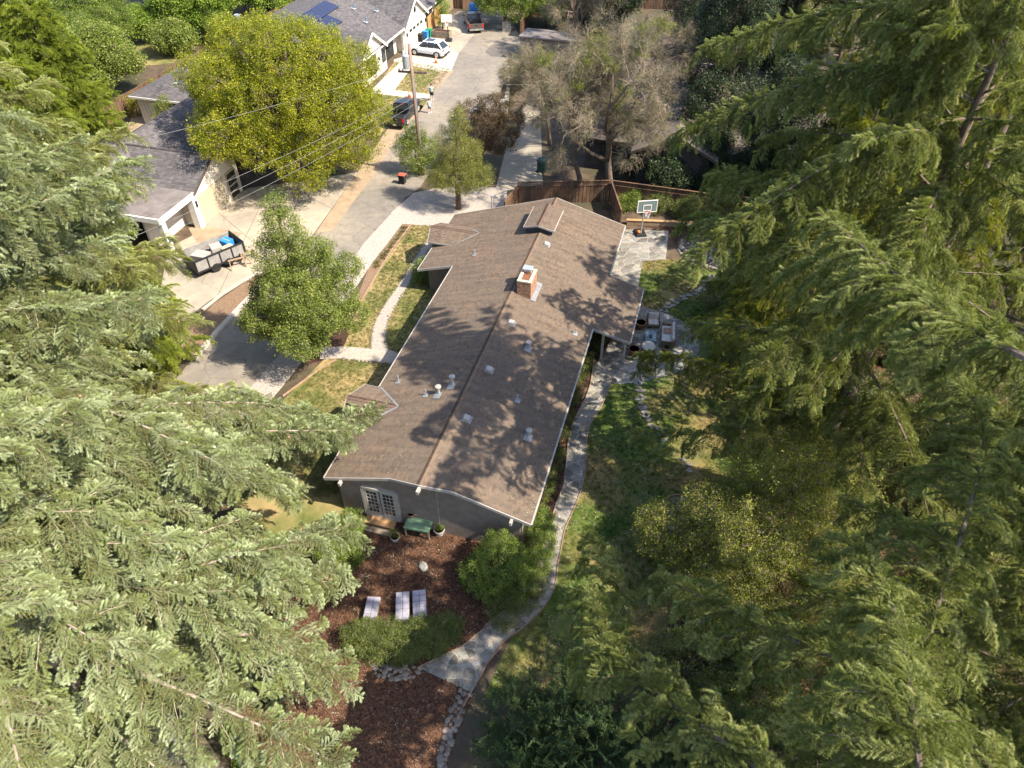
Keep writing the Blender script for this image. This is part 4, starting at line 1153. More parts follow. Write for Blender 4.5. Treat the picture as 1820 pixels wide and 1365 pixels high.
# ------------------------------------------------------------------ fences
def fence(label, line, h, mat, bw=0.14, lattice=False, post=2.4, group=None, each=False, cap=True):
    w = [Vector((p[0], p[1], 0)) for p in line]
    root = thing("wooden_fence", label, "fence", w[0], 0, group)
    o = w[0]
    bd = MB(); rl = MB(); cp = MB(); lt = MB()
    for a, b in zip(w, w[1:]):
        d = b - a; L = d.length; x = d / L; y = Vector((-x.y, x.x, 0))
        rz = math.atan2(x.y, x.x)
        n = max(1, int(L / (bw + .012)))
        top = h - (.42 if lattice else 0)
        for k in range(n):
            p = a - o + x * (L * (k + .5) / n) + y * (.012 if k % 2 else -.012)
            hh = top + random.uniform(-.02, .02)
            bd.box((p.x, p.y, hh / 2 + .03), (L / n - .014, .022, hh), rz)
        for z in (.35, top - .2):
            p, q_ = a - o + y * .045, b - o + y * .045
            rl.bar((p.x, p.y, z), (q_.x, q_.y, z), .04, .09)
        m = max(1, round(L / post))
        for k in range(m + 1):
            p = a - o + x * (L * k / m) + y * .03
            pb = MB(); pb.box((0, 0, (h + .06) / 2), (.1, .1, h + .06), rz); po = pb.build("post", mat, root); po.location = (p.x, p.y, 0)
        p, q_ = a - o, b - o
        if cap: cp.bar((p.x, p.y, top + .05), (q_.x, q_.y, top + .05), .12, .035)
        if lattice:
            cp.bar((p.x, p.y, h + .02), (q_.x, q_.y, h + .02), .12, .04)
            k = 0
            while k < L - .4:
                for s_ in (1, -1):
                    u0, u1 = (k, k + .38) if s_ > 0 else (k + .38, k)
                    e0, e1 = p + x * u0, p + x * u1
                    lt.bar((e0.x, e0.y, top + .07), (e1.x, e1.y, h), .012, .03)
                k += .12
    bd.build("board", mat, root, kind="stuff")
    rl.build("rail", mat, root)
    if cp.v: cp.build("cap_rail", mat, root)
    if lt.v: lt.build("lattice", mat, root, kind="stuff")
    return root
F = lambda pts: [at(*p) for p in pts]
fence("tall brown board fence with a lattice top behind the far end of the house", [at(921, 362), (8.3, 55.0), (16.5, 52.6), (26, 50.5)], 1.95, MT['fence'], lattice=True)
fence("short leaning fence run with a gate by the grey side drive", [at(921, 362), at(897, 392)], 1.7, MT['fence'])
fence("dark fence panel running toward the basketball hoop", [(8.3, 55.0), (8.6, 50.2)], 1.9, MT['fence'])
fence("dark brown board fence closing the far end of the street", [(-11.5, 112), (-7.0, 110.5), (2, 113), (24, 110)], 2.2, MT['fence'], bw=.2)
fence("new orange board fence beside the white garage door", [at(762, 60), at(783, 36)], 1.9, MT['newfence'])
fence("weathered tan board fence beyond the far basketball hoop", [at(783, 36), (-8.4, 110.8)], 1.9, MT['greyfence'])
fence("low reddish fence between the garage roof and the white house", [at(300, 272, .6), at(390, 288, .6), at(430, 296, .6)], 1.6, MT['fence'])
fence("brown fence along the back of the white house", [W(57, -58.5), W(70, -58.5), W(95, -58.5), W(112, -58)], 1.8, MT['fence'])
fence("brown fence at the far side of the street tree end", [at(925, 66), at(945, 30), at(1060, 24)], 1.9, MT['fence'])
fence("pale low fence post run at the lower right edge", [(21.0, 15.0), (19.0, 12.2)], 1.6, MT['greyfence'])
# pale wall with pillars on the right of the street
pw_ = thing("street_wall", "low white wall with pillars along the right side of the street", "wall", at(905, 150), 0)
o = pw_.location
for px_ in ((908, 140), (897, 200)):
    p = at(*px_) - o
    b = MB(); b.box((p.x, p.y, .55), (.7, .7, 1.1)); b.build("pillar", MT['white'], pw_, bevel=.02)
    b = MB(); b.box((p.x, p.y, 1.17), (.9, .9, .14)); b.build("cap", MT['white'], pw_, bevel=.02)
b = MB()
for a, c in (((908, 140), (945, 138)), ((897, 200), (906, 148))):
    p, q_ = at(*a) - o, at(*c) - o
    b.bar((p.x, p.y, .35), (q_.x, q_.y, .35), .3, .7)
b.build("low_wall", MT['white'], pw_)
pl_ = thing("stone_pillar", "pale stone gate pillar with a flat cap between the two leafy trees", "pillar", at(845, 222), ROT)
b = MB(); b.box((0, 0, .7), (.75, .75, 1.4)); b.build("shaft", MT['stonegrey'], pl_, bevel=.02)
b = MB(); b.box((0, 0, 1.46), (.95, .95, .14)); b.build("cap", MT['white'], pl_, bevel=.02)

# ------------------------------------------------------------------ utility pole and wires
POLE = at(751, 311)
up_ = thing("utility_pole", "tall wooden utility pole with a grey transformer can and crossarm", "utility pole", POLE)
b = MB(); b.tube([(0, 0, 0), (-.05, 0, 5), (-.12, 0, 11.2)], [.19, .165, .13], 10); b.build("pole", MT['pole'], up_, smooth=True)
b = MB(); b.bar((-1.25, .25, 9.0), (1.15, -.15, 9.0), .12, .15); b.build("crossarm", MT['bark'], up_)
b = MB(); b.tube([(-.48, -.1, 9.35), (-.48, -.1, 10.35)], .29, 14); b.tube([(-.48, -.1, 10.35), (-.48, -.1, 10.45)], [.31, .2], 14); b.build("transformer", MT['metal'], up_, smooth=False)
b = MB()
for dx in (-.6, -.36): b.tube([(dx, -.1, 10.4), (dx, -.1, 10.55), (dx, -.1, 10.7)], [.05, .1, .06], 8)
b.build("bushing", MT['white'], up_)
b = MB(); b.bar((-.48, -.1, 9.5), (-.1, 0, 9.5), .1, .08); b.bar((-.48, -.1, 10.1), (-.1, 0, 10.1), .1, .08); b.build("bracket", MT['metal'], up_)
for dx in (-1.15, -.85, .7, 1.05):
    b = MB(); yy = .25 - (dx + 1.25) * .4 / 2.4
    b.tube([(dx, yy, 9.06), (dx, yy, 9.14), (dx, yy, 9.24)], [.03, .06, .04], 7); b.build("insulator", MT['terracotta'], up_)
b = MB(); b.tube([(.16, -.1, .2), (.1, -.1, 5), (.02, -.08, 8.8)], .03, 6); b.build("conduit", MT['metal'], up_)
def cable(label, a, b_, sag, r=.010):
    a, b_ = Vector(a), Vector(b_)
    pts = []
    for k in range(17):
        t_ = k / 16
        p = a.lerp(b_, t_) - a; p.z -= sag * 4 * t_ * (1 - t_)
        pts.append(p)
    m = MB(); m.tube(pts, r, 5)
    o = m.build("overhead_wire", MT['wire'])
    o.location = a
    return tag(o, label, "wire", "overhead wires from the utility pole")
cable("upper overhead wire running from the pole past the yellow-green tree", POLE + Vector((-1.15, .2, 9.2)), (-46, 30, 11.0), .9)
cable("overhead wire below the crossarm crossing to the lower left", POLE + Vector((-.1, 0, 7.4)), (-38, 22, 8.6), 1.1)
cable("overhead wire tied to the pole near the black pickup", POLE + Vector((-.1, 0, 7.0)), (-37, 21, 8.0), 1.2)
cable("lowest overhead wire crossing the driveway by the garage", POLE + Vector((-.1, 0, 6.4)), (-38, 20, 7.2), 1.3)
cable("overhead wire going from the pole toward the dark house", POLE + Vector((1.0, -.1, 9.1)), (8, 66, 6.3), .8)

# ------------------------------------------------------------------ vehicles
def wheel(parent, x, y, r, w):
    o = thing("wheel", None, None); o.parent = parent; o.location = (x, y, r)
    b = MB(); b.tube([(-w / 2, 0, 0), (-w / 2 + .03, 0, 0), (w / 2 - .03, 0, 0), (w / 2, 0, 0)], [r * .93, r, r, r * .93], 20); b.build("tyre", MT['rubber'], o, smooth=False)
    sg = 1 if x > 0 else -1
    b = MB(); b.tube([(sg * w / 2 - sg * .02, 0, 0), (sg * (w / 2 + .015), 0, 0)], [r * .64, r * .6], 16)
    b.build("rim", MT['chrome'], o)
    b = MB()
    for k in range(5):
        a = k * 2 * math.pi / 5
        b.bar((sg * (w / 2 + .02), 0, 0), (sg * (w / 2 + .02), math.cos(a) * r * .57, math.sin(a) * r * .57), .05, .07)
    b.build("spoke", MT['metal'], o)
def ring(y, zb, zt, wb, wt, rb=.0):
    """cross section of a body: lower corners, shoulder, upper corners"""
    zm = zb + (zt - zb) * .55
    return [(-wb, y, zb), (-wb * 1.02, y, zm), (-wt, y, zt), (wt, y, zt), (wb * 1.02, y, zm), (wb, y, zb)]
def pickup(name, label, paint, loc, rz, group=None, rack=False, plate=True):
    """front is +y"""
    t = thing(name, label, "pickup truck", loc, rz, group)
    b = MB(); b.loft([ring(2.80, .55, .95, .72, .62), ring(2.72, .45, 1.1, .9, .8), ring(1.9, .42, 1.2, .98, .9), ring(.95, .42, 1.22, .99, .92), ring(.6, .42, 1.2, .99, .93), ring(-.75, .42, 1.2, .99, .93)])
    b.build("body", paint, t, bevel=.03)
    # bed: floor, sides, tailgate
    b = MB()
    b.box((0, -1.78, .72), (1.9, 2.06, .08)); b.build("bed_floor", MT['black'], t)
    b = MB()
    for sg in (1, -1): b.box((sg * .92, -1.78, .83), (.15, 2.06, .8), taper=1.0)
    b.box((0, -.80, .9), (1.7, .08, .7)); b.build("bed_side", paint, t, bevel=.03)
    b = MB(); b.box((0, -2.80, .86), (1.72, .1, .68)); tg_ = b.build("tailgate", paint, t, bevel=.02)
    b = MB(); b.box((0, -2.865, .98), (.3, .03, .08)); b.build("handle", MT['black'], tg_)
    b = MB(); b.box((0, -2.9, .5), (1.86, .2, .18)); bp = b.build("rear_bumper", MT['chrome'] if plate == 'chrome' else MT['black'], t, bevel=.03)
    b = MB(); b.box((0, -3.005, .52), (.32, .012, .16)); b.build("plate", MT['cone_pale'], bp)
    for sg in (1, -1):
        b = MB(); b.box((sg * .88, -2.82, .95), (.16, .1, .42)); b.build("taillight", MT['redlens'], t)
        b = MB(); b.box((sg * .68, 2.79, .85), (.3, .08, .18)); b.build("headlight", MT['chrome'], t)
        b = MB(); b.box((sg * 1.08, .75, 1.32), (.2, .12, .16)); b.build("mirror", MT['black'], t, bevel=.02)
    # cab
    b = MB(); b.loft([ring(1.05, 1.18, 1.24, .9, .84), ring(.45, 1.18, 1.74, .9, .72), ring(-.55, 1.18, 1.76, .9, .74), ring(-.78, 1.18, 1.3, .9, .85)]); b.build("cab_glass", MT['glass'], t)
    b = MB(); b.box((0, -.06, 1.78), (1.44, 1.06, .06)); b.build("cab_roof", paint, t, bevel=.02)
    b = MB()
    for sg in (1, -1):
        b.bar((sg * .86, 1.05, 1.24), (sg * .72, .45, 1.76), .06, .07); b.bar((sg * .9, -.1, 1.2), (sg * .745, -.1, 1.76), .07, .06); b.bar((sg * .87, -.76, 1.24), (sg * .75, -.55, 1.76), .08, .08)
    b.bar((-.74, -.56, 1.6), (.74, -.56, 1.6), .05, .05)
    b.build("pillar", paint, t)
    b = MB(); b.box((0, -.62, 1.68), (.3, .05, .05)); b.build("brake_light", MT['redlens'], t)
    for x, y in ((.86, 1.75), (-.86, 1.75), (.86, -1.75), (-.86, -1.75)): wheel(t, x, y, .42, .28)
    if rack:
        for sg in (1, -1):
            b = MB(); b.box((sg * 1.02, 1.75, .92), (.08, 1.05, .12)); b.box((sg * 1.02, -1.75, .92), (.08, 1.05, .12)); b.build("fender_flare", MT['black'], t, bevel=.02)
    return t
def heading(a, b):
    d = at(*b) - at(*a); return math.atan2(-d.x, d.y)
pickup("pickup_truck", "black pickup with oversized tyres parked on the street behind the utility pole", MT['carblack'], at(719, 210), ROT + .06, "pickups parked on the street", rack=True)
pickup("pickup_truck", "brown pickup with an empty open bed parked at the end of the street", MT['carbrown'], at(841, 48), .2, "pickups parked on the street", plate='chrome')
# white suv, side on
sv = thing("parked_suv", "white SUV with dark windows parked on the far driveway", "car", at(763, 97), R(68))
sv.scale = (1, 1, 1)
b = MB(); b.loft([ring(2.42, .42, .78, .72, .6), ring(2.3, .34, .92, .9, .76), ring(1.55, .3, 1.04, .96, .84), ring(1.0, .3, 1.1, .97, .88), ring(-1.6, .3, 1.14, .97, .9), ring(-2.2, .32, 1.12, .95, .88), ring(-2.42, .42, 1.0, .86, .8)]); b.build("body", MT['carwhite'], sv, bevel=.04)
b = MB(); b.loft([ring(1.1, 1.05, 1.1, .86, .8), ring(.35, 1.08, 1.66, .88, .68), ring(-1.5, 1.1, 1.7, .88, .68), ring(-2.28, 1.08, 1.14, .86, .8)]); b.build("window_glass", MT['glass'], sv)
b = MB(); b.loft([ring(.42, 1.64, 1.70, .69, .62), ring(-.5, 1.68, 1.75, .7, .64), ring(-1.72, 1.66, 1.73, .7, .62)]); b.build("roof_panel", MT['carwhite'], sv, bevel=.02)
b = MB(); b.box((0, -.35, 1.755), (1.0, 1.1, .03)); b.build("sunroof", MT['glass'], sv)
b = MB()
for sg in (1, -1):
    b.bar((sg * .84, 1.08, 1.1), (sg * .69, .36, 1.68), .06, .06); b.bar((sg * .9, -.25, 1.1), (sg * .7, -.25, 1.7), .06, .05); b.bar((sg * .9, -1.15, 1.1), (sg * .7, -1.2, 1.7), .07, .05); b.bar((sg * .85, -2.2, 1.14), (sg * .7, -1.6, 1.7), .16, .08)
b.build("pillar", MT['carwhite'], sv)
b = MB()
for sg in (1, -1):
    b.box((sg * .965, -.1, .36), (.06, 3.2, .12))
    for y in (1.5, -1.5): b.tube([(sg * .9, y, .38), (sg * .985, y, .38)], .46, 18)
b.box((0, -2.4, .45), (1.6, .12, .22)); b.build("cladding", MT['black'], sv)
for sg in (1, -1):
    b = MB(); b.box((sg * .74, -2.4, .98), (.36, .1, .14)); b.build("taillight", MT['redlens'], sv)
    b = MB(); b.box((sg * .7, 2.36, .78), (.3, .1, .14)); b.build("headlight", MT['chrome'], sv)
    b = MB(); b.box((sg * 1.02, .85, 1.14), (.18, .12, .14)); b.build("mirror", MT['carwhite'], sv, bevel=.02)
    for y in (1.5, -1.5): wheel(sv, sg * .87, y, .4, .24)

# dump trailer with debris
dt_ = thing("dump_trailer", "black mesh-sided trailer heaped with boxes beside the neighbour driveway", "trailer", at(398, 478), ROT - .52)
b = MB(); b.box((-1.05, 0, .55), (2.1, 3.9, .12)); b.build("floor", MT['black'], dt_)
for nm, c, d in (("side_wall", (0, 0, 1.0), (.08, 3.9, .95)), ("side_wall", (-2.1, 0, 1.0), (.08, 3.9, .95)), ("end_wall", (-1.05, 1.95, 1.0), (2.1, .08, .95)), ("tailgate", (-1.05, -1.95, 1.0), (2.1, .08, .95))):
    b = MB(); b.box(c, d); b.build(nm, MT['greysiding'] if nm == "side_wall" else MT['black'], dt_)
b = MB()
for k in range(5):
    b.box((.06, -1.9 + k * .95, 1.0), (.06, .09, 1.0))
b.bar((.06, -1.95, 1.5), (.06, 1.95, 1.5), .09, .09); b.bar((.06, -1.95, .55), (.06, 1.95, .55), .1, .12); b.bar((-2.14, 1.98, 1.5), (.06, 1.98, 1.5), .09, .09)
for k in range(9): b.box((-2 + k * .25, 2.0, 1.0), (.05, .05, .95))
b.build("frame", MT['black'], dt_)
for y in (-.5, .5):
    for x in (-.05, -2.05):
        b = MB(); b.tube([(x - .1, y, .36), (x + .1, y, .36)], .36, 14); b.build("wheel", MT['rubber'], dt_)
def in_trailer(nm, lab, cat, c, d, rz, m, gp=None):
    o = thing(nm, lab, cat, dt_.matrix_basis @ Vector(c), dt_.rotation_euler.z + rz, gp)
    b = MB(); b.box((0, 0, d[2] / 2), d); b.build("box_body", m, o, bevel=.02)
    b = MB(); b.box((0, 0, d[2] + .005), (d[0] * .96, .06, .012)); b.build("tape", MT['trim'], o)
bpy.context.view_layer.update()
in_trailer("cardboard_box", "blue box lying in the far end of the black trailer", "box", (-1.4, 1.3, .62), (.8, .7, .75), .3, MT['blue'])
in_trailer("cardboard_box", "white box in the middle of the black trailer load", "box", (-1.1, .3, .62), (.9, .8, .8), -.2, MT['trim'])
in_trailer("cardboard_box", "tan box against the near side of the black trailer", "box", (-.5, .9, .62), (.6, .9, .7), .1, MT['tanpanel'])
in_trailer("cardboard_box", "grey box by the tailgate of the black trailer", "box", (-1.2, -.9, .62), (1.2, .9, .6), .5, MT['trim'])
# saw horses
for i, (px_, rz, lab) in enumerate((((424, 475), .5, "folded wooden sawhorse nearest to the black trailer"), ((434, 467), -.7, "tan wooden sawhorse lying between the two others"), ((443, 463), 1.0, "wooden sawhorse standing nearest the leafy street tree"))):
    t_ = thing("sawhorse", lab, "sawhorse", at(*px_), rz, "sawhorses on the neighbour driveway")
    b = MB(); b.bar((-.6, 0, .72), (.6, 0, .72), .09, .1); b.build("beam", MT['dirt'], t_)
    for sx in (-.5, .5):
        for sy in (-1, 1):
            b = MB(); b.bar((sx, 0, .72), (sx * 1.1, sy * .32, 0), .05, .09); b.build("leg", MT['dirt'], t_)

# ------------------------------------------------------------------ people
def person(label, loc, rz, h, shirt, short, hair, stride=.12):
    """one continuous body grown from a skeleton; clothes and hair are its parts"""
    t = thing("person", label, "person", loc, rz)
    k = h / 1.75
    J = [((0, 0, .95), .12), ((0, .01, 1.15), .115), ((0, .01, 1.38), .13), ((0, .0, 1.5), .055), ((0, .02, 1.56), .06), ((0, .02, 1.66), .098), ((0, .02, 1.74), .07),
         ((.17, 0, 1.42), .055), ((.23, -.03, 1.15), .042), ((.24, .06, .92), .034), ((.24, .1, .82), .036),
         ((-.17, 0, 1.42), .055), ((-.23, -.03, 1.15), .042), ((-.24, .04, .92), .034), ((-.24, .07, .82), .036),
         ((.1, 0, .86), .09), ((.1, .02 + stride * .4, .5), .06), ((.1, stride, .08), .04), ((.11, stride + .15, .04), .035),
         ((-.1, 0, .86), .09), ((-.1, .02 - stride * .2, .5), .06), ((-.1, -stride, .08), .04), ((-.11, -stride + .15, .04), .035)]
    E_ = [(0, 1), (1, 2), (2, 3), (3, 4), (4, 5), (5, 6), (2, 7), (7, 8), (8, 9), (9, 10), (2, 11), (11, 12), (12, 13), (13, 14), (0, 15), (15, 16), (16, 17), (17, 18), (0, 19), (19, 20), (20, 21), (21, 22)]
    me = bpy.data.meshes.new("body")
    me.from_pydata([tuple(c * k for c in j[0]) for j in J], E_, [])
    o = bpy.data.objects.new("body", me); COL.objects.link(o); o.parent = t
    me.materials.append(MT['skin'])
    sk = o.modifiers.new("skin", 'SKIN')
    for v, j in zip(me.skin_vertices[0].data, J): v.radius = (j[1] * k, j[1] * k)
    me.skin_vertices[0].data[0].use_root = True
    o.modifiers.new("sub", 'SUBSURF').levels = 1
    o.modifiers["sub"].render_levels = 1
    b = MB(); b.tube([(0, .01 * k, z * k) for z in (.88, 1.0, 1.2, 1.36, 1.47)], [.185 * k, .175 * k, .17 * k, .19 * k, .08 * k], 12)
    for sg in (1, -1): b.tube([(sg * .12 * k, 0, 1.43 * k), (sg * .2 * k, -.01 * k, 1.34 * k), (sg * .225 * k, -.025 * k, 1.2 * k)], [.075 * k, .07 * k, .068 * k], 8)
    b.build("shirt", shirt, t, smooth=True)
    b = MB()
    b.tube([(0, 0, .98 * k), (0, 0, .82 * k)], [.178 * k, .19 * k], 12)
    for sg in (1, -1): b.tube([(sg * .1 * k, 0, .88 * k), (sg * .1 * k, (.02 + (stride * .3 if sg > 0 else -stride * .15)) * k, .55 * k)], [.105 * k, .105 * k], 10)
    b.build("shorts", short, t, smooth=True)
    b = MB(); b.ball((0, -.005 * k, 1.70 * k), .108 * k, 10, 7, (1, 1.05, .95)); b.build("hair", hair, t, smooth=True)
    b = MB()
    for sg in (1, -1): b.box((sg * .105 * k, ((stride if sg > 0 else -stride) + .07) * k, .04 * k), (.1 * k, .28 * k, .08 * k))
    b.build("shoe", MT['whitecloth'], t, bevel=.02)
    return t
person("boy in a white shirt and grey-green shorts walking up the street", at(764, 201), ROT + .1, 1.5, MT['whitecloth'], MT['greycloth'], MT['hair'])
person("person in a teal shirt and dark shorts standing beyond the boy", at(768, 178), ROT + .3, 1.72, MT['teal'], MT['darkcloth'], MT['hair'])

# ------------------------------------------------------------------ small street things
def cone(label, px_):
    t_ = thing("traffic_cone", label, "cone", at(*px_), .3, "orange traffic cones along the street")
    b = MB(); b.box((0, 0, .025), (.4, .4, .05)); b.build("base", MT['orange'], t_)
    b = MB(); b.lathe([(.16, .05), (.1, .4), (.04, .75)], n=12); b.build("cone_body", MT['orange'], t_, smooth=True)
    b = MB(); b.lathe([(.118, .38), (.085, .52)], n=12); b.build("reflective_band", MT['white'], t_)
cone("orange traffic cone standing behind the white SUV", (775, 112))
cone("orange traffic cone beside the cab of the black pickup", (728, 173))
def bin_(label, px_, m, s=1.0):
    t_ = thing("wheelie_bin", label, "bin", at(*px_), ROT + 1.5, "wheelie bins")
    b = MB(); b.box((0, 0, .52 * s), (.52 * s, .6 * s, .9 * s)); b.v = [(x * (1.15 if z > .5 * s else 1), y * (1.15 if z > .5 * s else 1), z) for x, y, z in b.v]; b.build("bin_body", m, t_, bevel=.03)
    b = MB(); b.box((0, -.02, 1.0 * s), (.66 * s, .78 * s, .08 * s)); b.build("lid", m if label.find("red lid") < 0 else MT['red'], t_, bevel=.03)
    for sg in (1, -1):
        b = MB(); b.tube([(sg * .28 * s - .03, .3 * s, .12), (sg * .28 * s + .03, .3 * s, .12)], .12, 10); b.build("wheel", MT['rubber'], t_)
bin_("blue wheelie bin between the black and green bins", (757, 70), MT['blue'])
bin_("green wheelie bin next to the orange fence", (763, 66), MT['green'])
bin_("black wheelie bin against the white garage wall", (748, 75), MT['black'])
bin_("dark wheelie bin with a red lid in the bush at the pole foot", (716, 326), MT['black'], .85)
bin_("dark green wheelie bin behind the lattice fence", (963, 305), MT['darkgreen'], 1.15)
bl_ = thing("blue_barrel", "round blue barrel standing beyond the brown pickup", "barrel", at(842, 24))
b = MB(); b.lathe([(.5, 0), (.62, .15), (.66, .7), (.6, 1.25), (.5, 1.3)], n=16); b.build("drum", MT['blue'], bl_, smooth=True)
b = MB(); b.lathe([(.67, .62), (.69, .66), (.67, .7)], n=16); b.build("hoop", MT['blue'], bl_)
def hoop(label, loc, rz, board_mat, bw_, bh, zc, base_mat, pole_m, group):
    """front is -y"""
    t_ = thing("basketball_hoop", label, "basketball hoop", loc, rz, group)
    b = MB(); b.box((0, .35, .12), (.9, 1.1, .22), taper=.85); b.build("base", base_mat, t_, bevel=.03)
    b = MB(); b.tube([(0, .1, .15), (0, .1, zc - .3)], .055, 8); b.bar((0, .1, zc - .35), (0, -.5, zc - .15), .08, .1); b.bar((0, .1, zc - .8), (0, -.5, zc - .2), .06, .08); b.build("pole", pole_m, t_)
    b = MB(); b.box((0, -.55, zc), (bw_, .04, bh)); b.build("backboard", board_mat, t_)
    b = MB()
    for sx in (-1, 1): b.box((sx * bw_ / 2, -.555, zc), (.05, .06, bh + .05)); b.box((sx * .3, -.585, zc - .12), (.05, .02, .5))
    for sz in (-1, 1): b.box((0, -.556, zc + sz * bh / 2), (bw_ - .05, .058, .05)); b.box((0, -.586, zc - .12 + sz * .23), (.56, .02, .05))
    b.build("board_border", MT['white'], t_)
    b = MB(); b.tube([(.23 * math.cos(a * .3142), -.84 + .23 * math.sin(a * .3142), zc - .4) for a in range(21)], .018, 6, cap=False); b.box((0, -.6, zc - .38), (.14, .1, .1)); b.build("rim", MT['red'], t_)
    b = MB()
    for k in range(12):
        for d in (1, -1):
            a0, a1, a2 = k * .5236, (k + d) * .5236, (k + 2 * d) * .5236
            b.tube([(.23 * math.cos(a0), -.84 + .23 * math.sin(a0), zc - .4), (.16 * math.cos(a1), -.84 + .16 * math.sin(a1), zc - .6), (.12 * math.cos(a2), -.84 + .12 * math.sin(a2), zc - .8)], .01, 4)
    b.build("net", MT['whitecloth'], t_)
    return t_
hoop("basketball hoop with a clear backboard at the end of the stone patio", at(1139, 420), .12, MT['clear'], 1.5, .95, 2.95, MT['black'], MT['metal'], "basketball hoops")
hoop("basketball hoop with a white backboard by the new orange fence", at(797, 74), -.05, MT['white'], 1.3, .85, 2.9, MT['black'], MT['black'], "basketball hoops")
bb = thing("basketball", "orange basketball lying beside the base of the clear backboard hoop", "ball", at(1135, 412, .35))
b = MB(); b.ball((0, 0, 0), .16, 14, 10); b.build("ball_skin", MT['basket'], bb, smooth=True)
b = MB()
for ax in range(2):
    b.tube([((.161 * math.cos(a * .3142), .161 * math.sin(a * .3142), 0) if ax else (.161 * math.cos(a * .3142), 0, .161 * math.sin(a * .3142))) for a in range(21)], .006, 4, cap=False)
b.build("seam", MT['black'], bb)
ch_ = thing("ball_rack", "low black rack under the basketball by the hoop", "rack", at(1135, 414), .1)
b = MB(); b.box((0, 0, .16), (.5, .4, .04)); b.build("shelf", MT['black'], ch_)
for sx in (-1, 1):
    for sy in (-1, 1):
        b = MB(); b.box((sx * .22, sy * .17, .09), (.04, .04, .18)); b.build("leg", MT['black'], ch_)
pb_ = thing("planter_box", "dark square planter box under the white backboard hoop", "planter", at(786, 66), ROT)
b = MB(); b.box((0, 0, .4), (2.3, 1.0, .8)); b.build("box_side", MT['stepwood'], pb_)
b = MB(); b.box((0, 0, .805), (2.1, .8, .02)); b.build("soil", MT['mulch'], pb_)
cr_ = thing("wooden_crate", "pale slatted crate under the shady tree at the street end", "crate", at(900, 54), .1)
for k in range(5):
    b = MB(); b.box((0, -.4, .15 + k * .22), (1.1, .03, .17)); b.build("slat", MT['stonegrey'], cr_)
b = MB(); b.box((0, .05, .6), (1.05, .8, 1.15)); b.build("crate_core", MT['taupe'], cr_)
bk_ = thing("bicycle", "dark bicycle leaning by the entry of the white house", "bicycle", at(721, 88), 1.2)
for y in (-.5, .5):
    b = MB(); b.tube([(0, y + .33 * math.cos(a * .3142), .33 + .33 * math.sin(a * .3142)) for a in range(21)], .022, 5, cap=False); b.build("wheel", MT['rubber'], bk_)
b = MB()
for p, q_ in (((0, -.5, .33), (0, 0, .33)), ((0, 0, .33), (0, -.12, .85)), ((0, -.12, .8), (0, .42, .85)), ((0, .42, .9), (0, .5, .33)), ((0, 0, .33), (0, .42, .75))): b.tube([p, q_], .022, 5)
b.build("frame", MT['carblack'], bk_)
b = MB(); b.box((0, -.13, .9), (.12, .26, .05)); b.build("saddle", MT['black'], bk_)
b = MB(); b.tube([(-.25, .42, 1.0), (.25, .42, 1.0)], .02, 5); b.build("handlebar", MT['black'], bk_)
ry = thing("red_kayak", "red kayak lying against the white board and batten wall", "kayak", at(320, 234), ROT + 1.45)
b = MB(); b.loft([[(math.cos(a * 1.047) * w, y, .16 + math.sin(a * 1.047) * w * .55) for a in range(6)] for y, w in ((-1.3, .03), (-1.0, .2), (-.4, .32), (.4, .32), (1.0, .2), (1.3, .03))]); b.build("hull", MT['red'], ry, smooth=True)
b = MB(); b.lathe([(.2, .3), (.22, .34)], n=10); b.build("cockpit", MT['black'], ry)
dbk = thing("garden_pot", "dark garden pot by the corner of the white batten wall", "pot", at(302, 232))
b = MB(); b.lathe([(.3, 0), (.42, .5), (.45, .6), (.4, .6), (.36, .5)], n=14); b.build("pot_body", MT['black'], dbk)
b = MB(); b.lathe([(.39, .52), (.05, .54)], n=14); b.build("soil", MT['mulch'], dbk)

# ------------------------------------------------------------------ garden furniture behind the house
def lounger(label, c, rz):
    t_ = thing("sun_lounger", label, "sun lounger", (c[0], c[1], 0), rz, "sun loungers in the mulch garden")
    b = MB()
    for sx in (-1, 1): b.bar((sx * .3, -.62, .28), (sx * .3, .7, .28), .05, .06)
    for y in (-.62, .0, .68): b.bar((-.3, y, .28), (.3, y, .28), .05, .05)
    b.build("frame", MT['teak'], t_)
    for sx in (-1, 1):
        for y in (-.55, .6):
            b = MB(); b.box((sx * .3, y, .13), (.05, .05, .26)); b.build("leg", MT['teak'], t_)
    b = MB()
    for i in range(2):
        for j in range(4): b.box((-.155 + .31 * i, -.28 + .29 * j, .36), (.305, .285, .1))
    b.build("seat_cushion", MT['lilac'], t_, bevel=.03)
    b = MB()
    for i in range(2): b.box((-.155 + .31 * i, -.58, .40), (.305, .34, .1), rx=-.25)
    b.build("back_cushion", MT['lilac'], t_, bevel=.03)
    return t_
lounger("pale cushioned sun lounger nearest the cedar branches", (-6.42, 16.6), -.05)
lounger("pale cushioned sun lounger in the middle of the three", (-5.02, 16.85), .1)
lounger("pale cushioned sun lounger farthest from the cedar", (-4.25, 16.95), .13)
gt_ = thing("green_table", "weathered green wooden table against the gable wall", "table", W(19.12, -9.75 - .45), ROT + .06)
for k in range(5):
    b = MB(); b.box((0, -.32 + .16 * k, .74), (1.32, .155, .035)); b.build("top_board", MT['tablegreen'], gt_, bevel=.005)
b = MB(); b.box((0, -.36, .66), (1.2, .03, .12)); b.box((0, .36, .66), (1.2, .03, .12)); b.build("apron", MT['tablegreen'], gt_)
for sx in (-1, 1):
    for sy in (-1, 1):
        b = MB(); b.box((sx * .6, sy * .34, .36), (.07, .07, .72)); b.build("leg", MT['stepwood'], gt_)
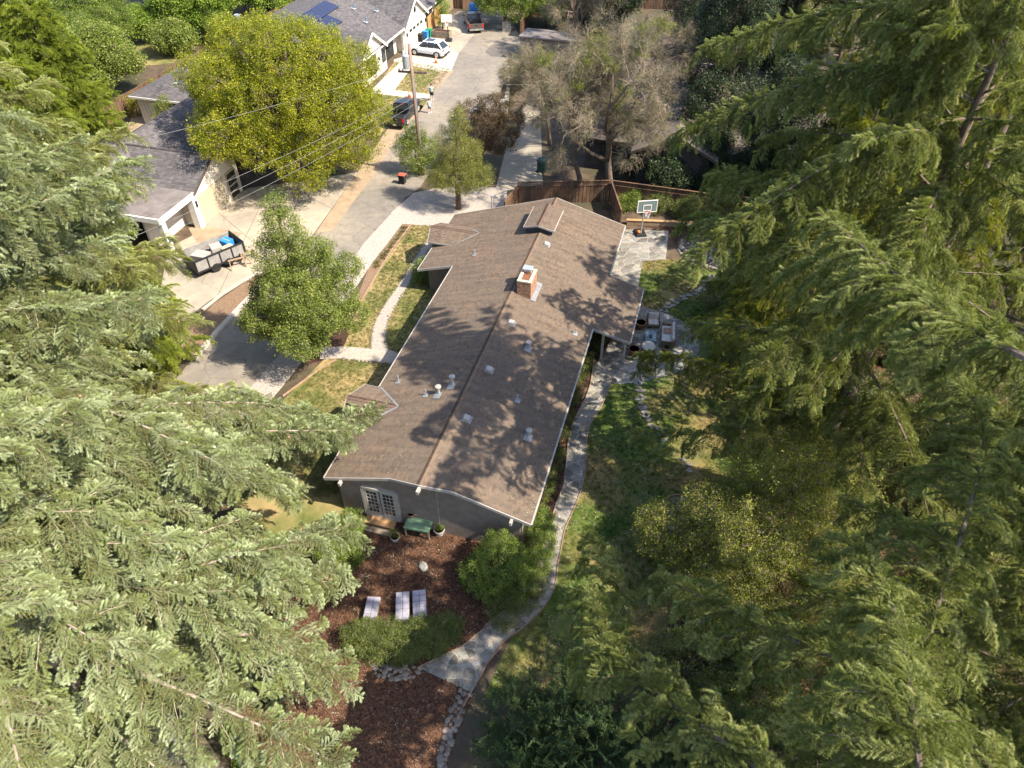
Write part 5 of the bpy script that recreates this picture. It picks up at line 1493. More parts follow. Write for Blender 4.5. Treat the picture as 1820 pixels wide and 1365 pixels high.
def pot(name, label, loc, r, h, m, group=None):
    t_ = thing(name, label, "pot", loc, 0, group)
    b = MB(); b.lathe([(r * .68, 0), (r * .95, h * .8), (r * 1.05, h * .86), (r * 1.05, h), (r * .88, h), (r * .86, h * .86)], n=18); b.build("pot_body", m, t_, smooth=False)
    b = MB(); b.lathe([(r * .86, h * .86), (.02, h * .88)], n=18); b.build("soil", MT['mulch'], t_)
    return t_
pot("clay_pot", "brown clay pot standing at the left end of the green table", W(19.4, -9.75 - .95, .76), .16, .24, MT['terracotta'], "clay pots on the green table")
pot("clay_pot", "paler clay pot standing behind its neighbour on the green table", W(19.55, -9.75 - .72, .76), .15, .28, MT['stonegrey'], "clay pots on the green table")
PLANT_POT = pot("garden_pot", "pale round pot with a bright green plant beside the green table", W(19.3, -9.75 + .55), .27, .42, MT['stonegrey'])
PLANT_POT2 = pot("garden_pot", "stone pot with a straggly plant in front of the wooden landing", W(18.35, -9.75 - 1.45), .24, .34, MT['stonegrey'])
for i, (px_, lab) in enumerate((((643, 933), "white stone block by the left end of the wooden steps"), ((641, 955), "smaller white stone block below the wooden steps"), ((752, 1008), "rounded pale boulder lying in the mulch by the loungers"))):
    t_ = link_mesh("boulder", ROCKS[i].copy(), None, at(*px_), (0, 0, i))
    t_.data.materials[0] = MT['stonegrey'] if i == 2 else MT['trim']
    t_.scale = (.27, .21, .13) if i == 2 else (.13, .11, .16)
    t_.location.z = .08
    tag(t_, lab, "stone")
def armchair(label, loc, rz, w=.85, pillow=True):
    t_ = thing("patio_armchair", label, "armchair", loc, rz, "patio seating on the round stone patio")
    b = MB(); b.box((0, 0, .2), (w, .8, .12)); 
    for sx in (-1, 1): b.box((sx * (w / 2 - .03), 0, .42), (.06, .8, .34))
    b.box((0, .38, .45), (w, .06, .5)); b.build("frame", MT['teak'], t_, bevel=.01)
    for sx in (-1, 1):
        for sy in (-1, 1):
            b = MB(); b.box((sx * (w / 2 - .06), sy * .34, .07), (.06, .06, .14)); b.build("leg", MT['teak'], t_)
    b = MB(); b.box((0, -.04, .36), (w - .14, .72, .16)); b.build("seat_cushion", MT['cream'], t_, bevel=.05)
    b = MB(); b.box((0, .27, .6), (w - .14, .18, .46), rx=-.2); b.build("back_cushion", MT['cream'], t_, bevel=.06)
    return t_
armchair("cream cushioned armchair at the far side of the blue-grey table", at(1160, 578), -.1)
sf = thing("patio_sofa", "cream cushioned sofa with a brown throw on the round stone patio", "sofa", at(1186, 603), -1.75, "patio seating on the round stone patio")
b = MB(); b.box((0, 0, .2), (1.95, .85, .12)); b.box((0, .42, .45), (1.95, .06, .5))
for sx in (-1, 1): b.box((sx * .96, 0, .42), (.06, .85, .34))
b.build("frame", MT['teak'], sf, bevel=.01)
for sx in (-1, 1):
    for sy in (-1, 1):
        b = MB(); b.box((sx * .9, sy * .36, .07), (.06, .06, .14)); b.build("leg", MT['teak'], sf)
for k in (-1, 1):
    b = MB(); b.box((k * .46, -.05, .36), (.9, .74, .16)); b.build("seat_cushion", MT['cream'], sf, bevel=.05)
    b = MB(); b.box((k * .46, .28, .6), (.9, .18, .46), rx=-.2); b.build("back_cushion", MT['cream'], sf, bevel=.06)
th = thing("brown_throw", "taupe throw folded over the far end of the cream sofa", "throw", at(1190, 588, .47), -1.75)
b = MB(); b.box((0, 0, .015), (.55, .8, .03)); b.box((0, .36, .22), (.55, .05, .42), rx=-.2); b.build("cloth", MT['terracotta'], th, bevel=.01)
tb2 = thing("coffee_table", "blue-grey rectangular fire table in the middle of the patio seating", "table", at(1155, 605), -.12)
b = MB(); b.box((0, 0, .4), (.75, 1.1, .05)); b.build("table_top", MT['bluegrey'], tb2, bevel=.01)
b = MB(); b.box((0, 0, .19), (.6, .95, .37)); b.build("table_base", MT['bluegrey'], tb2)
b = MB(); b.box((0, -.1, .43), (.22, .34, .02)); b.build("burner", MT['black'], tb2)
ot = thing("round_ottoman", "cream half-round stool nearest the house end of the patio", "stool", at(1151, 624), 0, "patio seating on the round stone patio")
b = MB(); b.lathe([(.42, .05), (.46, .3), (.45, .36)], n=20); b.build("base", MT['teak'], ot, smooth=False)
b = MB(); b.lathe([(.45, .36), (.47, .42), (.44, .5), (.3, .52)], n=20); b.build("cushion", MT['cream'], ot, smooth=True)
pot("wine_barrel_planter", "round brown glazed pot beside the porch roof edge", at(1138, 583), .36, .5, MT['potbrown'], "brown glazed pots on the patio")
pot("wine_barrel_planter", "brown glazed pot standing by the white porch post", at(1126, 630), .36, .5, MT['potbrown'], "brown glazed pots on the patio")
SOFA_POT = pot("garden_pot", "small pot with a feathery green plant at the near end of the sofa", at(1184, 624), .25, .35, MT['terracotta'])
# bench and seats by the stone circle
be = thing("garden_bench", "long weathered wooden bench beyond the far stone circle", "bench", at(1232, 408), -.14)
for k in range(3):
    b = MB(); b.box((0, -.16 + .16 * k, .43), (2.6, .14, .04)); b.build("seat_slat", MT['greyfence'], be)
for sx in (-1.1, 0, 1.1):
    b = MB(); b.box((sx, 0, .2), (.1, .4, .4)); b.build("leg", MT['greyfence'], be)
sl2 = thing("garden_wall", "low mossy timber retaining wall behind the basketball hoop", "wall", at(1150, 400), -.08)
b = MB(); b.box((1.6, 0, .2), (6.5, .22, .4)); b.build("timber", MT['greyfence'], sl2)
b = MB(); b.box((1.6, 0, .42), (6.6, .3, .05)); b.build("cap_board", MT['deck'], sl2)
for px_, rz, lab in (((1277, 452), -.15, "pale cushioned garden seat nearest the stone circle"), ((1288, 453), -.2, "pale garden seat half hidden under the cedar bough")):
    t_ = thing("garden_chair", lab, "chair", at(*px_), rz, "garden seats at the far stone circle")
    b = MB(); b.box((0, 0, .36), (.62, .6, .14)); b.build("cushion", MT['lilac'], t_, bevel=.04)
    b = MB(); b.box((0, .3, .55), (.62, .08, .5), rx=-.15); b.build("backrest", MT['teak'], t_)
    for sx in (-1, 1):
        for sy in (-1, 1):
            b = MB(); b.box((sx * .27, sy * .26, .15), (.05, .05, .3)); b.build("leg", MT['teak'], t_)

# ------------------------------------------------------------------ foliage: small meshes of real leaves, needles and twigs, set by the thousand into each crown
rng = np.random.RandomState(11)
def leafmesh(name, V, F, val, mats, midx=None):
    me = bpy.data.meshes.new(name)
    V = np.asarray(V, dtype=np.float32); F = np.asarray(F, dtype=np.int32)
    me.vertices.add(len(V)); me.vertices.foreach_set("co", V.ravel())
    me.loops.add(F.size); me.loops.foreach_set("vertex_index", F.ravel())
    k = F.shape[1]
    me.polygons.add(len(F)); me.polygons.foreach_set("loop_start", np.arange(0, F.size, k, dtype=np.int32)); me.polygons.foreach_set("loop_total", np.full(len(F), k, dtype=np.int32))
    a = me.attributes.new("v", 'FLOAT', 'POINT'); a.data.foreach_set("value", np.asarray(val, dtype=np.float32))
    for m in mats: me.materials.append(m)
    if midx is not None: me.polygons.foreach_set("material_index", np.asarray(midx, dtype=np.int32))
    me.update(); me.validate()
    return me

def nrm(v): return v / (np.linalg.norm(v) + 1e-9)
class Spray:
    def __init__(s): s.V = []; s.F = []; s.val = []; s.mi = []
    def tri(s, a, b, c, v0, v1, m=0):
        n = len(s.V); s.V += [a, b, c]; s.val += [v0, v0, v1]; s.F.append((n, n + 1, n + 2)); s.mi.append(m)
    def shoot(s, pts, nl, nw, step, k, fwd=0.5, tone=0.5, twig=0.006, flat=0.0):
        """a shoot set round with needles"""
        for a, b in zip(pts, pts[1:]):
            d = b - a; L = np.linalg.norm(d); x = d / (L + 1e-9)
            u = nrm(np.cross(x, [0.31, 0.2, 0.93])); w = np.cross(x, u)
            for j in range(2):
                a_ = math.pi * j / 2
                o = (u * math.cos(a_) + w * math.sin(a_)) * twig
                s.tri(a - o, a + o, b, 0.0, 0.0, 1)
            m = max(1, int(L / step))
            for i in range(m):
                p = a + d * ((i + rng.rand()) / m)
                ph = rng.rand() * 6.28
                tn = np.clip(tone + rng.uniform(-.22, .22), 0, 1)
                for q_ in range(k):
                    an = ph + 6.283 * q_ / k
                    r_ = u * math.cos(an) + w * math.sin(an)
                    if flat: r_ = nrm(r_ * np.array([1, 1, 1 - flat]))
                    dirn = nrm(r_ + x * fwd)
                    side = nrm(np.cross(dirn, r_ + [0.01, 0.02, 0.03])) * nw * .5
                    ll = nl * rng.uniform(.7, 1.15)
                    s.tri(p - side, p + side, p + dirn * ll, tn * .75, min(1, tn + .2))
    def mesh(s, name, mats): return leafmesh(name, s.V, s.F, s.val, mats, s.mi)

def curve(p0, d0, L, n, droop, wob=0.06):
    pts = [np.array(p0, float)]; d = nrm(np.array(d0, float))
    for i in range(n):
        pts.append(pts[-1] + d * L / n)
        d = nrm(d + np.array([rng.uniform(-wob, wob), rng.uniform(-wob, wob), -droop / n + rng.uniform(-wob, wob)]))
    return pts

def spray_cedar(name, mats, L=1.0, ns=11, droop=.5, ang=50, sl=.42, nl=.042, nw=.015, step=.028, k=4, sdroop=.5, tone=.55, fwd=.5):
    S = Spray()
    ax = curve((0, 0, 0), (1, 0, .1), L, 6, droop)
    S.shoot(ax[1:], nl, nw, step, k, fwd, tone)
    for i in range(ns):
        t = .08 + .86 * (i + rng.uniform(-.3, .3)) / ns
        f = min(max(t, 0), .999) * 6; j = int(f)
        p = ax[j] + (ax[j + 1] - ax[j]) * (f - j); d = nrm(ax[j + 1] - ax[j])
        sg = 1 if i % 2 else -1
        a = math.radians(ang + rng.uniform(-14, 14))
        y = np.array([0, sg, 0.0])
        dd = nrm(d * math.cos(a) + y * math.sin(a) + np.array([0, 0, rng.uniform(-.15, .2)]))
        l = sl * (1 - .55 * t) * rng.uniform(.75, 1.2)
        S.shoot(curve(p, dd, l, 3, sdroop), nl, nw, step, k, fwd, tone + rng.uniform(-.3, .25))
    return S.mesh(name, mats)

def leaf_cluster(name, mats, n=30, r=.32, size=.09, asp=.55, droop=.3, tw=True):
    V = []; F = []; val = []; mi = []
    for i in range(n):
        p = rng.normal(size=3); p = p / np.linalg.norm(p) * r * rng.uniform(.25, 1) ** .6
        out = nrm(p + rng.normal(size=3) * .06)
        nn = nrm(out * .6 + rng.normal(size=3) * .55 + np.array([0, 0, .75]))
        d = nrm(np.cross(nn, rng.normal(size=3))); d = nrm(d + out * .7 - np.array([0, 0, droop * rng.rand()])); d = nrm(d - nn * d.dot(nn))
        w = np.cross(nn, d)
        s = size * rng.uniform(.7, 1.25)
        b = len(V)
        V += [p, p + d * s * .5 + w * s * asp * .5 - nn * s * .08, p + d * s, p + d * s * .5 - w * s * asp * .5 - nn * s * .08]
        t = rng.uniform(.1, 1)
        val += [t * .9, t, min(1, t * 1.1), t]
        F.append((b, b + 1, b + 2)); F.append((b, b + 2, b + 3)); mi += [0, 0]
    if tw:
        for i in range(7):
            q_ = nrm(rng.normal(size=3)) * r * .8; o = nrm(np.cross(q_, [.2, .5, .7])) * .006; b = len(V)
            V += [-o, o, q_]; val += [0, 0, 0]; F.append((b, b + 1, b + 2)); mi.append(1)
    return leafmesh(name, V, F, val, mats, mi)

def twig_cluster(name, mats, n=16, L=.8):
    V = []; F = []; val = []
    for i in range(n):
        d = nrm(rng.normal(size=3) * .7 + np.array([1.0, 0, 0]))
        p = np.zeros(3); q_ = None
        l = L * rng.uniform(.5, 1)
        pts = curve(rng.normal(size=3) * .05, d, l, 3, .25, .25)
        for a, b_, w0 in zip(pts, pts[1:], (.011, .008, .005)):
            x = nrm(b_ - a); o = nrm(np.cross(x, [.3, .4, .8])); o2 = np.cross(x, o); b = len(V)
            V += [a - o * w0, a + o * w0, b_, a - o2 * w0, a + o2 * w0, b_]; val += [rng.rand()] * 6
            F += [(b, b + 1, b + 2), (b + 3, b + 4, b + 5)]
        for e in range(3):
            a = pts[1 + e % 3]; d2 = nrm(d + rng.normal(size=3) * .6); b_ = a + d2 * l * .4
            o = nrm(np.cross(d2, [.3, .4, .8])) * .006; b = len(V)
            V += [a - o, a + o, b_]; val += [rng.rand()] * 3; F.append((b, b + 1, b + 2))
    return leafmesh(name, V, F, val, mats)

def pine_tuft(name, mats):
    S = Spray()
    for i in range(90):
        d = nrm(rng.normal(size=3) + np.array([1.0, 0, .5])); o = nrm(np.cross(d, rng.normal(size=3))) * .010
        p = rng.normal(size=3) * .03; l = rng.uniform(.2, .3); t = rng.uniform(.3, .9)
        S.tri(p - o, p + o, p + d * l, t * .6, t)
    S.tri(np.array([-.4, 0, -.02]), np.array([-.4, 0, .02]), np.array([0, 0, 0.]), 0, 0, 1)
    return S.mesh(name, mats)

LEAF = dict(
    atlas=leaf_mat("blue_cedar_needles", [(0.13, 0.15, 0.022), (0.24, 0.285, 0.125), (0.45, 0.49, 0.305)], trans=.14, rough=.6),
    atlas2=leaf_mat("grey_green_cedar_needles", [(0.12, 0.135, 0.016), (0.24, 0.265, 0.07), (0.44, 0.465, 0.22)], trans=.2, rough=.6),
    deodar=leaf_mat("deodar_needles", [(0.055, 0.07, 0.01), (0.185, 0.205, 0.032), (0.43, 0.41, 0.085)], trans=.42, rough=.6),
    deodarblue=leaf_mat("deodar_blue_needles", [(0.065, 0.08, 0.014), (0.195, 0.225, 0.06), (0.43, 0.44, 0.18)], trans=.4, rough=.6),
    thuja=leaf_mat("incense_cedar_sprays", [(0.08, 0.12, 0.012), (0.215, 0.27, 0.03), (0.39, 0.415, 0.06)], trans=.45),
    juniper=leaf_mat("juniper_sprays", [(0.03, 0.06, 0.02), (0.09, 0.15, 0.05), (0.18, 0.26, 0.10)], trans=.2),
    yellow=leaf_mat("camphor_leaves", [(0.075, 0.105, 0.008), (0.225, 0.25, 0.016), (0.46, 0.43, 0.035)], trans=.45, rough=.45),
    street=leaf_mat("street_tree_leaves", [(0.06, 0.09, 0.014), (0.17, 0.22, 0.036), (0.31, 0.34, 0.09)], trans=.42, rough=.45),
    dark=leaf_mat("dark_evergreen_leaves", [(0.008, 0.016, 0.008), (0.022, 0.04, 0.016), (0.06, 0.085, 0.025)], trans=.15, rough=.45),
    olive=leaf_mat("olive_leaves", [(0.07, 0.09, 0.014), (0.195, 0.22, 0.035), (0.37, 0.365, 0.08)], trans=.42, rough=.45),
    shrub=leaf_mat("shrub_leaves", [(0.028, 0.058, 0.008), (0.11, 0.17, 0.02), (0.25, 0.31, 0.05)], trans=.3, rough=.4),
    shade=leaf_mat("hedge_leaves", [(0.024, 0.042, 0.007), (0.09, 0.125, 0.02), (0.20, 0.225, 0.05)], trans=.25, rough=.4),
    purple=leaf_mat("purple_leaves", [(0.03, 0.018, 0.012), (0.085, 0.055, 0.028), (0.15, 0.11, 0.04)], trans=.25),
    mistle=leaf_mat("mistletoe_leaves", [(0.05, 0.065, 0.008), (0.13, 0.155, 0.02), (0.22, 0.24, 0.04)], trans=.3),
    bright=leaf_mat("bright_garden_leaves", [(0.05, 0.09, 0.008), (0.14, 0.22, 0.022), (0.26, 0.34, 0.05)], trans=.3),
    pine=leaf_mat("pine_needles", [(0.05, 0.06, 0.012), (0.14, 0.15, 0.03), (0.26, 0.26, 0.07)], trans=.25),
    grass=leaf_mat("grass_blades", [(0.06, 0.07, 0.015), (0.13, 0.14, 0.035), (0.27, 0.23, 0.09)], trans=.3),
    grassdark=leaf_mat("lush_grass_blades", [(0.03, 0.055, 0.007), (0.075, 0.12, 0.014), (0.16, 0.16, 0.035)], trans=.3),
    twig=leaf_mat("fine_twigs", [(0.14, 0.112, 0.072), (0.24, 0.198, 0.13), (0.36, 0.305, 0.21)], trans=0.05, rough=.85),
    chip=leaf_mat("bark_chips", [(0.028, 0.014, 0.009), (0.085, 0.04, 0.023), (0.165, 0.088, 0.052)], trans=0.0, rough=.9),
)

def scatter_group(name, meshes):
    """geometry nodes: one of the meshes on every point, turned and scaled by the point's attributes"""
    ng_ = bpy.data.node_groups.new(name, 'GeometryNodeTree')
    ng_.interface.new_socket("Geometry", in_out='INPUT', socket_type='NodeSocketGeometry')
    ng_.interface.new_socket("Geometry", in_out='OUTPUT', socket_type='NodeSocketGeometry')
    N, L = ng_.nodes, ng_.links
    i_, o_ = N.new('NodeGroupInput'), N.new('NodeGroupOutput')
    ip = N.new('GeometryNodeInstanceOnPoints')
    jn = N.new('GeometryNodeJoinGeometry')
    for me in meshes:
        po = bpy.data.objects.new(me.name, me)
        oi = N.new('GeometryNodeObjectInfo'); oi.inputs['Object'].default_value = po
        gi = N.new('GeometryNodeGeometryToInstance')
        L.new(oi.outputs['Geometry'], gi.inputs[0]); L.new(gi.outputs[0], jn.inputs[0])
    def attr(nm, ty):
        n = N.new('GeometryNodeInputNamedAttribute'); n.data_type = ty; n.inputs['Name'].default_value = nm
        return n.outputs['Attribute']
    er = N.new('FunctionNodeEulerToRotation')
    L.new(i_.outputs[0], ip.inputs['Points']); L.new(jn.outputs[0], ip.inputs['Instance'])
    ip.inputs['Pick Instance'].default_value = True
    L.new(attr("idx", 'INT'), ip.inputs['Instance Index'])
    L.new(attr("rot", 'FLOAT_VECTOR'), er.inputs[0]); L.new(er.outputs[0], ip.inputs['Rotation'])
    L.new(attr("scl", 'FLOAT'), ip.inputs['Scale'])
    L.new(ip.outputs[0], o_.inputs[0])
    return ng_, len(meshes)

class Pts:
    def __init__(s): s.p = []; s.r = []; s.s = []
    def add(s, p, d, scale, roll=0.75, up=None):
        """a spray at p pointing along d"""
        x = Vector(d).normalized()
        u = Vector(up) if up is not None else Vector((random.uniform(-roll, roll), random.uniform(-roll, roll), 1))
        y = u.cross(x)
        if y.length < 1e-3: y = Vector((0, 1, 0)).cross(x)
        y.normalize(); z = x.cross(y)
        s.p.append(tuple(p)); s.r.append(tuple(Matrix((x, y, z)).transposed().to_euler())); s.s.append(scale)
    def add_any(s, p, scale):
        s.p.append(tuple(p)); s.r.append((random.uniform(-.5, .5), random.uniform(-.5, .5), random.uniform(0, 6.283))); s.s.append(scale)
    def build(s, name, grp, parent=None, kind="stuff"):
        gname, n = grp
        me = bpy.data.meshes.new(name)
        me.from_pydata(s.p, [], [])
        a = me.attributes.new("rot", 'FLOAT_VECTOR', 'POINT'); a.data.foreach_set("vector", np.asarray(s.r, dtype=np.float32).ravel())
        a = me.attributes.new("scl", 'FLOAT', 'POINT'); a.data.foreach_set("value", np.asarray(s.s, dtype=np.float32))
        a = me.attributes.new("idx", 'INT', 'POINT'); a.data.foreach_set("value", np.random.randint(0, n, len(s.p)).astype(np.int32))
        o = bpy.data.objects.new(name, me); COL.objects.link(o)
        if parent: o.parent = parent
        md = o.modifiers.new("foliage", 'NODES'); md.node_group = gname
        return tag(o, kind=kind)

def fam(name, fn, n): return scatter_group(name, [fn(f"{name}_{i}") for i in range(n)])
tw = MT['bark']; tl = MT['lichen']
G = dict(
    atlas=fam("cedar_spray", lambda n: spray_cedar(n, [LEAF['atlas'], tl], L=1.0, ns=9, droop=.6, ang=46, sl=.46, nl=.078, nw=.028, step=.024, k=5, sdroop=.7, tone=.55, fwd=.4), 4),
    atlas2=fam("cedar_spray_green", lambda n: spray_cedar(n, [LEAF['atlas2'], tl], L=1.0, ns=9, droop=.65, ang=46, sl=.46, nl=.075, nw=.028, step=.025, k=5, sdroop=.7, tone=.55, fwd=.4), 3),
    deodar=fam("deodar_spray", lambda n: spray_cedar(n, [LEAF['deodar'], tw], L=1.05, ns=9, droop=1.15, ang=42, sl=.42, nl=.08, nw=.026, step=.026, k=5, sdroop=1.3, tone=.5, fwd=.45), 4),
    deodarblue=fam("deodar_blue_spray", lambda n: spray_cedar(n, [LEAF['deodarblue'], tw], L=1.0, ns=9, droop=.85, ang=46, sl=.44, nl=.08, nw=.026, step=.025, k=5, sdroop=1.0, tone=.5, fwd=.4), 4),
    thuja=fam("incense_spray", lambda n: spray_cedar(n, [LEAF['thuja'], tw], L=.9, ns=15, droop=.7, ang=38, sl=.36, nl=.075, nw=.036, step=.034, k=4, sdroop=.8, tone=.5, fwd=1.4), 4),
    juniper=fam("juniper_spray", lambda n: spray_cedar(n, [LEAF['juniper'], tw], L=.6, ns=12, droop=-.3, ang=42, sl=.3, nl=.045, nw=.024, step=.024, k=4, sdroop=.1, tone=.5, fwd=1.2), 4),
    pine=fam("pine_tuft", lambda n: pine_tuft(n, [LEAF['pine'], tw]), 3),
    yellow=fam("camphor_leaf", lambda n: leaf_cluster(n, [LEAF['yellow'], tw], 34, .36, .13, .55), 4),
    street=fam("street_leaf", lambda n: leaf_cluster(n, [LEAF['street'], tw], 34, .32, .105, .55), 4),
    dark=fam("evergreen_leaf", lambda n: leaf_cluster(n, [LEAF['dark'], tw], 34, .42, .16, .5), 4),
    olive=fam("olive_leaf", lambda n: leaf_cluster(n, [LEAF['olive'], tw], 40, .27, .06, .5), 4),
    shrub=fam("shrub_leaf", lambda n: leaf_cluster(n, [LEAF['shrub'], tw], 36, .2, .065, .55), 4),
    shade=fam("hedge_leaf", lambda n: leaf_cluster(n, [LEAF['shade'], tw], 36, .17, .05, .55), 4),
    purple=fam("purple_leaf", lambda n: leaf_cluster(n, [LEAF['purple'], tw], 34, .32, .11, .55), 3),
    mistle=fam("mistletoe_leaf", lambda n: leaf_cluster(n, [LEAF['mistle'], tw], 34, .3, .1, .4), 3),
    bright=fam("garden_leaf", lambda n: leaf_cluster(n, [LEAF['bright'], tw], 34, .42, .16, .55), 4),
    twig=fam("twig", lambda n: twig_cluster(n, [LEAF['twig']]), 4),
)

def noise_jit(a): return Vector((random.uniform(-a, a), random.uniform(-a, a), random.uniform(-a, a)))

def bough(P, lim, pts, r0, sec=.5, sl=1.3, ang=58, hang=.4, ss=.9, gap=.3, start=.22, dress=False, lift=0.0, density=1.0):
    """a limb along pts with side branches, both set with sprays. hang: how far the side branches droop"""
    pts = [Vector(p) for p in pts]
    n = len(pts) - 1
    lim.tube(pts, [r0 * (1 - .85 * i / n) for i in range(n + 1)], 5, cap=False)
    L = sum((b - a).length for a, b in zip(pts, pts[1:]))
    m = max(3, int(L / sec * density))
    for i in range(m):
        t = start + (1 - start) * (i + random.random()) / m
        f = min(t, .999) * n; j = int(f)
        p = pts[j].lerp(pts[j + 1], f - j); d = (pts[j + 1] - pts[j]).normalized()
        side = Vector((0, 0, 1)).cross(d)
        if side.length < .05: side = Vector((1, 0, 0))
        side.normalize()
        sg = 1 if i % 2 else -1
        a = R(ang + random.uniform(-28, 22))
        dd = (d * math.cos(a) + side * sg * math.sin(a) + Vector((0, 0, lift + random.uniform(-.3, .2)))).normalized()
        l = sl * (1.15 - .75 * t) * random.uniform(.35, 1.35) + .15
        k = max(1, int(l / gap))
        P.add(p, dd + Vector((0, 0, .1)), ss * random.uniform(.5, .8))
        c = p.copy(); e = dd.copy(); sp = [c.copy()]
        for s in range(k):
            c = c + e * (l / k)
            e = (e + Vector((random.uniform(-.16, .16), random.uniform(-.16, .16), -hang / k))).normalized()
            sp.append(c.copy())
            s2 = 1 if s % 2 else -1
            sd = Vector((0, 0, 1)).cross(e)
            if sd.length < .05: sd = side
            sd.normalize()
            P.add(c, (e + sd * s2 * random.uniform(.25, .75) + Vector((0, 0, random.uniform(-.25, .12)))), ss * random.uniform(.55, .95) * (1 - .25 * t))
        P.add(c - e * .05, e, ss * random.uniform(.7, 1.05) * (1 - .25 * t))
        lim.tube(sp, [.011 * (1 - .6 * q_ / max(1, len(sp) - 1)) + .004 for q_ in range(len(sp))], 3, cap=False)
    nt = int(L / (.075 if dress else .24))
    for i in range(nt):
        t = (.03 if dress else .22) + (.97 if dress else .78) * i / max(1, nt)
        f = min(t, .999) * n; j = int(f)
        p = pts[j].lerp(pts[j + 1], f - j); d = (pts[j + 1] - pts[j]).normalized()
        if dress:
            P.add(p + Vector((0, 0, .03)), d * random.uniform(.4, 1.1) + noise_jit(.9) + Vector((0, 0, .45)), ss * random.uniform(.26, .5))
        else:
            P.add(p, d + noise_jit(.6) + Vector((0, 0, .08)), ss * random.uniform(.35, .75))
    P.add(pts[-1], pts[-1] - pts[-2], ss * .7)

def conifer(name, label, cat, base, H, Rd, grp, nb=60, z0=.12, el=(5, 40), droop=.6, prof=.8, seed=1, lean=(0, 0), group=None, extra=(), sectors=None, bark='bark', tr=.017, keep=None, **kw):
    random.seed(seed)
    b0 = Vector((base[0], base[1], 0))
    t = thing(name, label, cat, b0, 0, group)
    trunk = MB(); lim = MB(); P = Pts()
    n = 9
    tp = []
    for i in range(n + 1):
        u = i / n
        tp.append(Vector((lean[0] * u * u, lean[1] * u * u, H * u)) + (noise_jit(.06 * H * .04) if 0 < i < n else Vector()))
    trunk.tube(tp, [H * tr * (1 - .93 * (i / n) ** .85) + .01 for i in range(n + 1)], 9)
    trunk.build("trunk", MT[bark], t, smooth=True)
    def tpos(z):
        f = min(max(z / H, 0), .9999) * n; j = int(f)
        return tp[j].lerp(tp[j + 1], f - j)
    az = random.uniform(0, 6.28)
    for i in range(nb):
        u = (i + random.random()) / nb
        z = H * (z0 + (.985 - z0) * u ** .92)
        az += 2.39996 + random.uniform(-.4, .4)
        if sectors and not any(a0 <= (math.degrees(az) % 360) <= a1 for a0, a1 in sectors):
            if random.random() < .75: continue
        v = (z / H - z0) / (1 - z0)
        L = Rd * ((1 - v) ** prof * .93 + .07) * random.uniform(.68, 1.1)
        e = R(el[0] + (el[1] - el[0]) * v + random.uniform(-8, 8))
        d = Vector((math.cos(az) * math.cos(e), math.sin(az) * math.cos(e), math.sin(e)))
        p = tpos(z); pts = [p]
        m = 6
        for s in range(m):
            p = p + d * (L / m)
            d = (d + Vector((0, 0, -droop / m)) + noise_jit(.07)).normalized()
            pts.append(p)
        if keep and not keep([b0 + q_ for q_ in pts]): continue
        bough(P, lim, pts, .02 + L * .0075, **kw)
    for pts in extra:
        w = [Vector(q_) - b0 for q_ in pts]
        w = smooth_line(w, 3)
        bough(P, lim, w, .07, **dict(kw, start=.02, dress=True, sec=kw['sec'] * .8))
    for k in range(10):       # the leader
        z = H * (.9 + .1 * k / 10); a = random.uniform(0, 6.28)
        P.add(tpos(z), Vector((math.cos(a) * .7, math.sin(a) * .7, .6)), random.uniform(.5, .8))
    lim.build("limb", MT[bark], t, kind="stuff", fix=False)
    P.build("crown", G[grp], t)
    return t

def broadleaf(name, label, cat, base, grp, lobes, trunk_r=.2, per=60, scale=1.0, seed=1, group=None, bark='bark', shell=.5, limbs=True, fork=.35):
    """lobes: (x, y, z, radius, flatten) about the base. Leaf clusters fill the outer part of every lobe"""
    random.seed(seed)
    b0 = Vector((base[0], base[1], 0))
    t = thing(name, label, cat, b0, 0, group)
    P = Pts()
    tr_ = MB()
    zc = max(.3, min(l[2] - l[3] for l in lobes))
    top = Vector((0, 0, max(zc, fork * max(l[2] for l in lobes))))
    if limbs:
        tr_.tube([(0, 0, 0), (.03, .02, top.z * .5), tuple(top)], [trunk_r * 1.25, trunk_r, trunk_r * .85], 9)
        for (x, y, z, r, fl) in lobes:
            c = Vector((x, y, z))
            mid = top.lerp(c, .5) + noise_jit(r * .15)
            tr_.tube([top, mid, c], [trunk_r * .5, trunk_r * .33, trunk_r * .12], 6)
            for k in range(6):
                d = noise_jit(1).normalized(); e = c + Vector((d.x * r, d.y * r, d.z * r * fl)) * .85
                tr_.tube([mid.lerp(c, random.random()), c.lerp(e, .5) + noise_jit(.1), e], [trunk_r * .14, trunk_r * .09, .012], 4, cap=False)
        tr_.build("trunk", MT[bark], t, smooth=True)
    for i, (x, y, z, r, fl) in enumerate(lobes):
        c = Vector((x, y, z))
        n = int(per * r * r)
        for k in range(n):
            d = noise_jit(1)
            while d.length > 1 or d.length < .05: d = noise_jit(1)
            d.normalize()
            q_ = shell + (1 - shell) * random.random() ** .6
            q_ *= 1 + .22 * noise.noise(d * 2.2 + Vector((i * 3.1, seed, 0)))
            p = c + Vector((d.x * r, d.y * r, d.z * r * fl)) * q_
            if p.z < .12: continue
            if any(j != i and ((p.x - o[0]) ** 2 + (p.y - o[1]) ** 2 + ((p.z - o[2]) / o[4]) ** 2) < (o[3] * .55) ** 2 for j, o in enumerate(lobes)): continue
            P.add_any(p, scale * random.uniform(.7, 1.25))
    P.build("crown", G[grp], t)
    return t

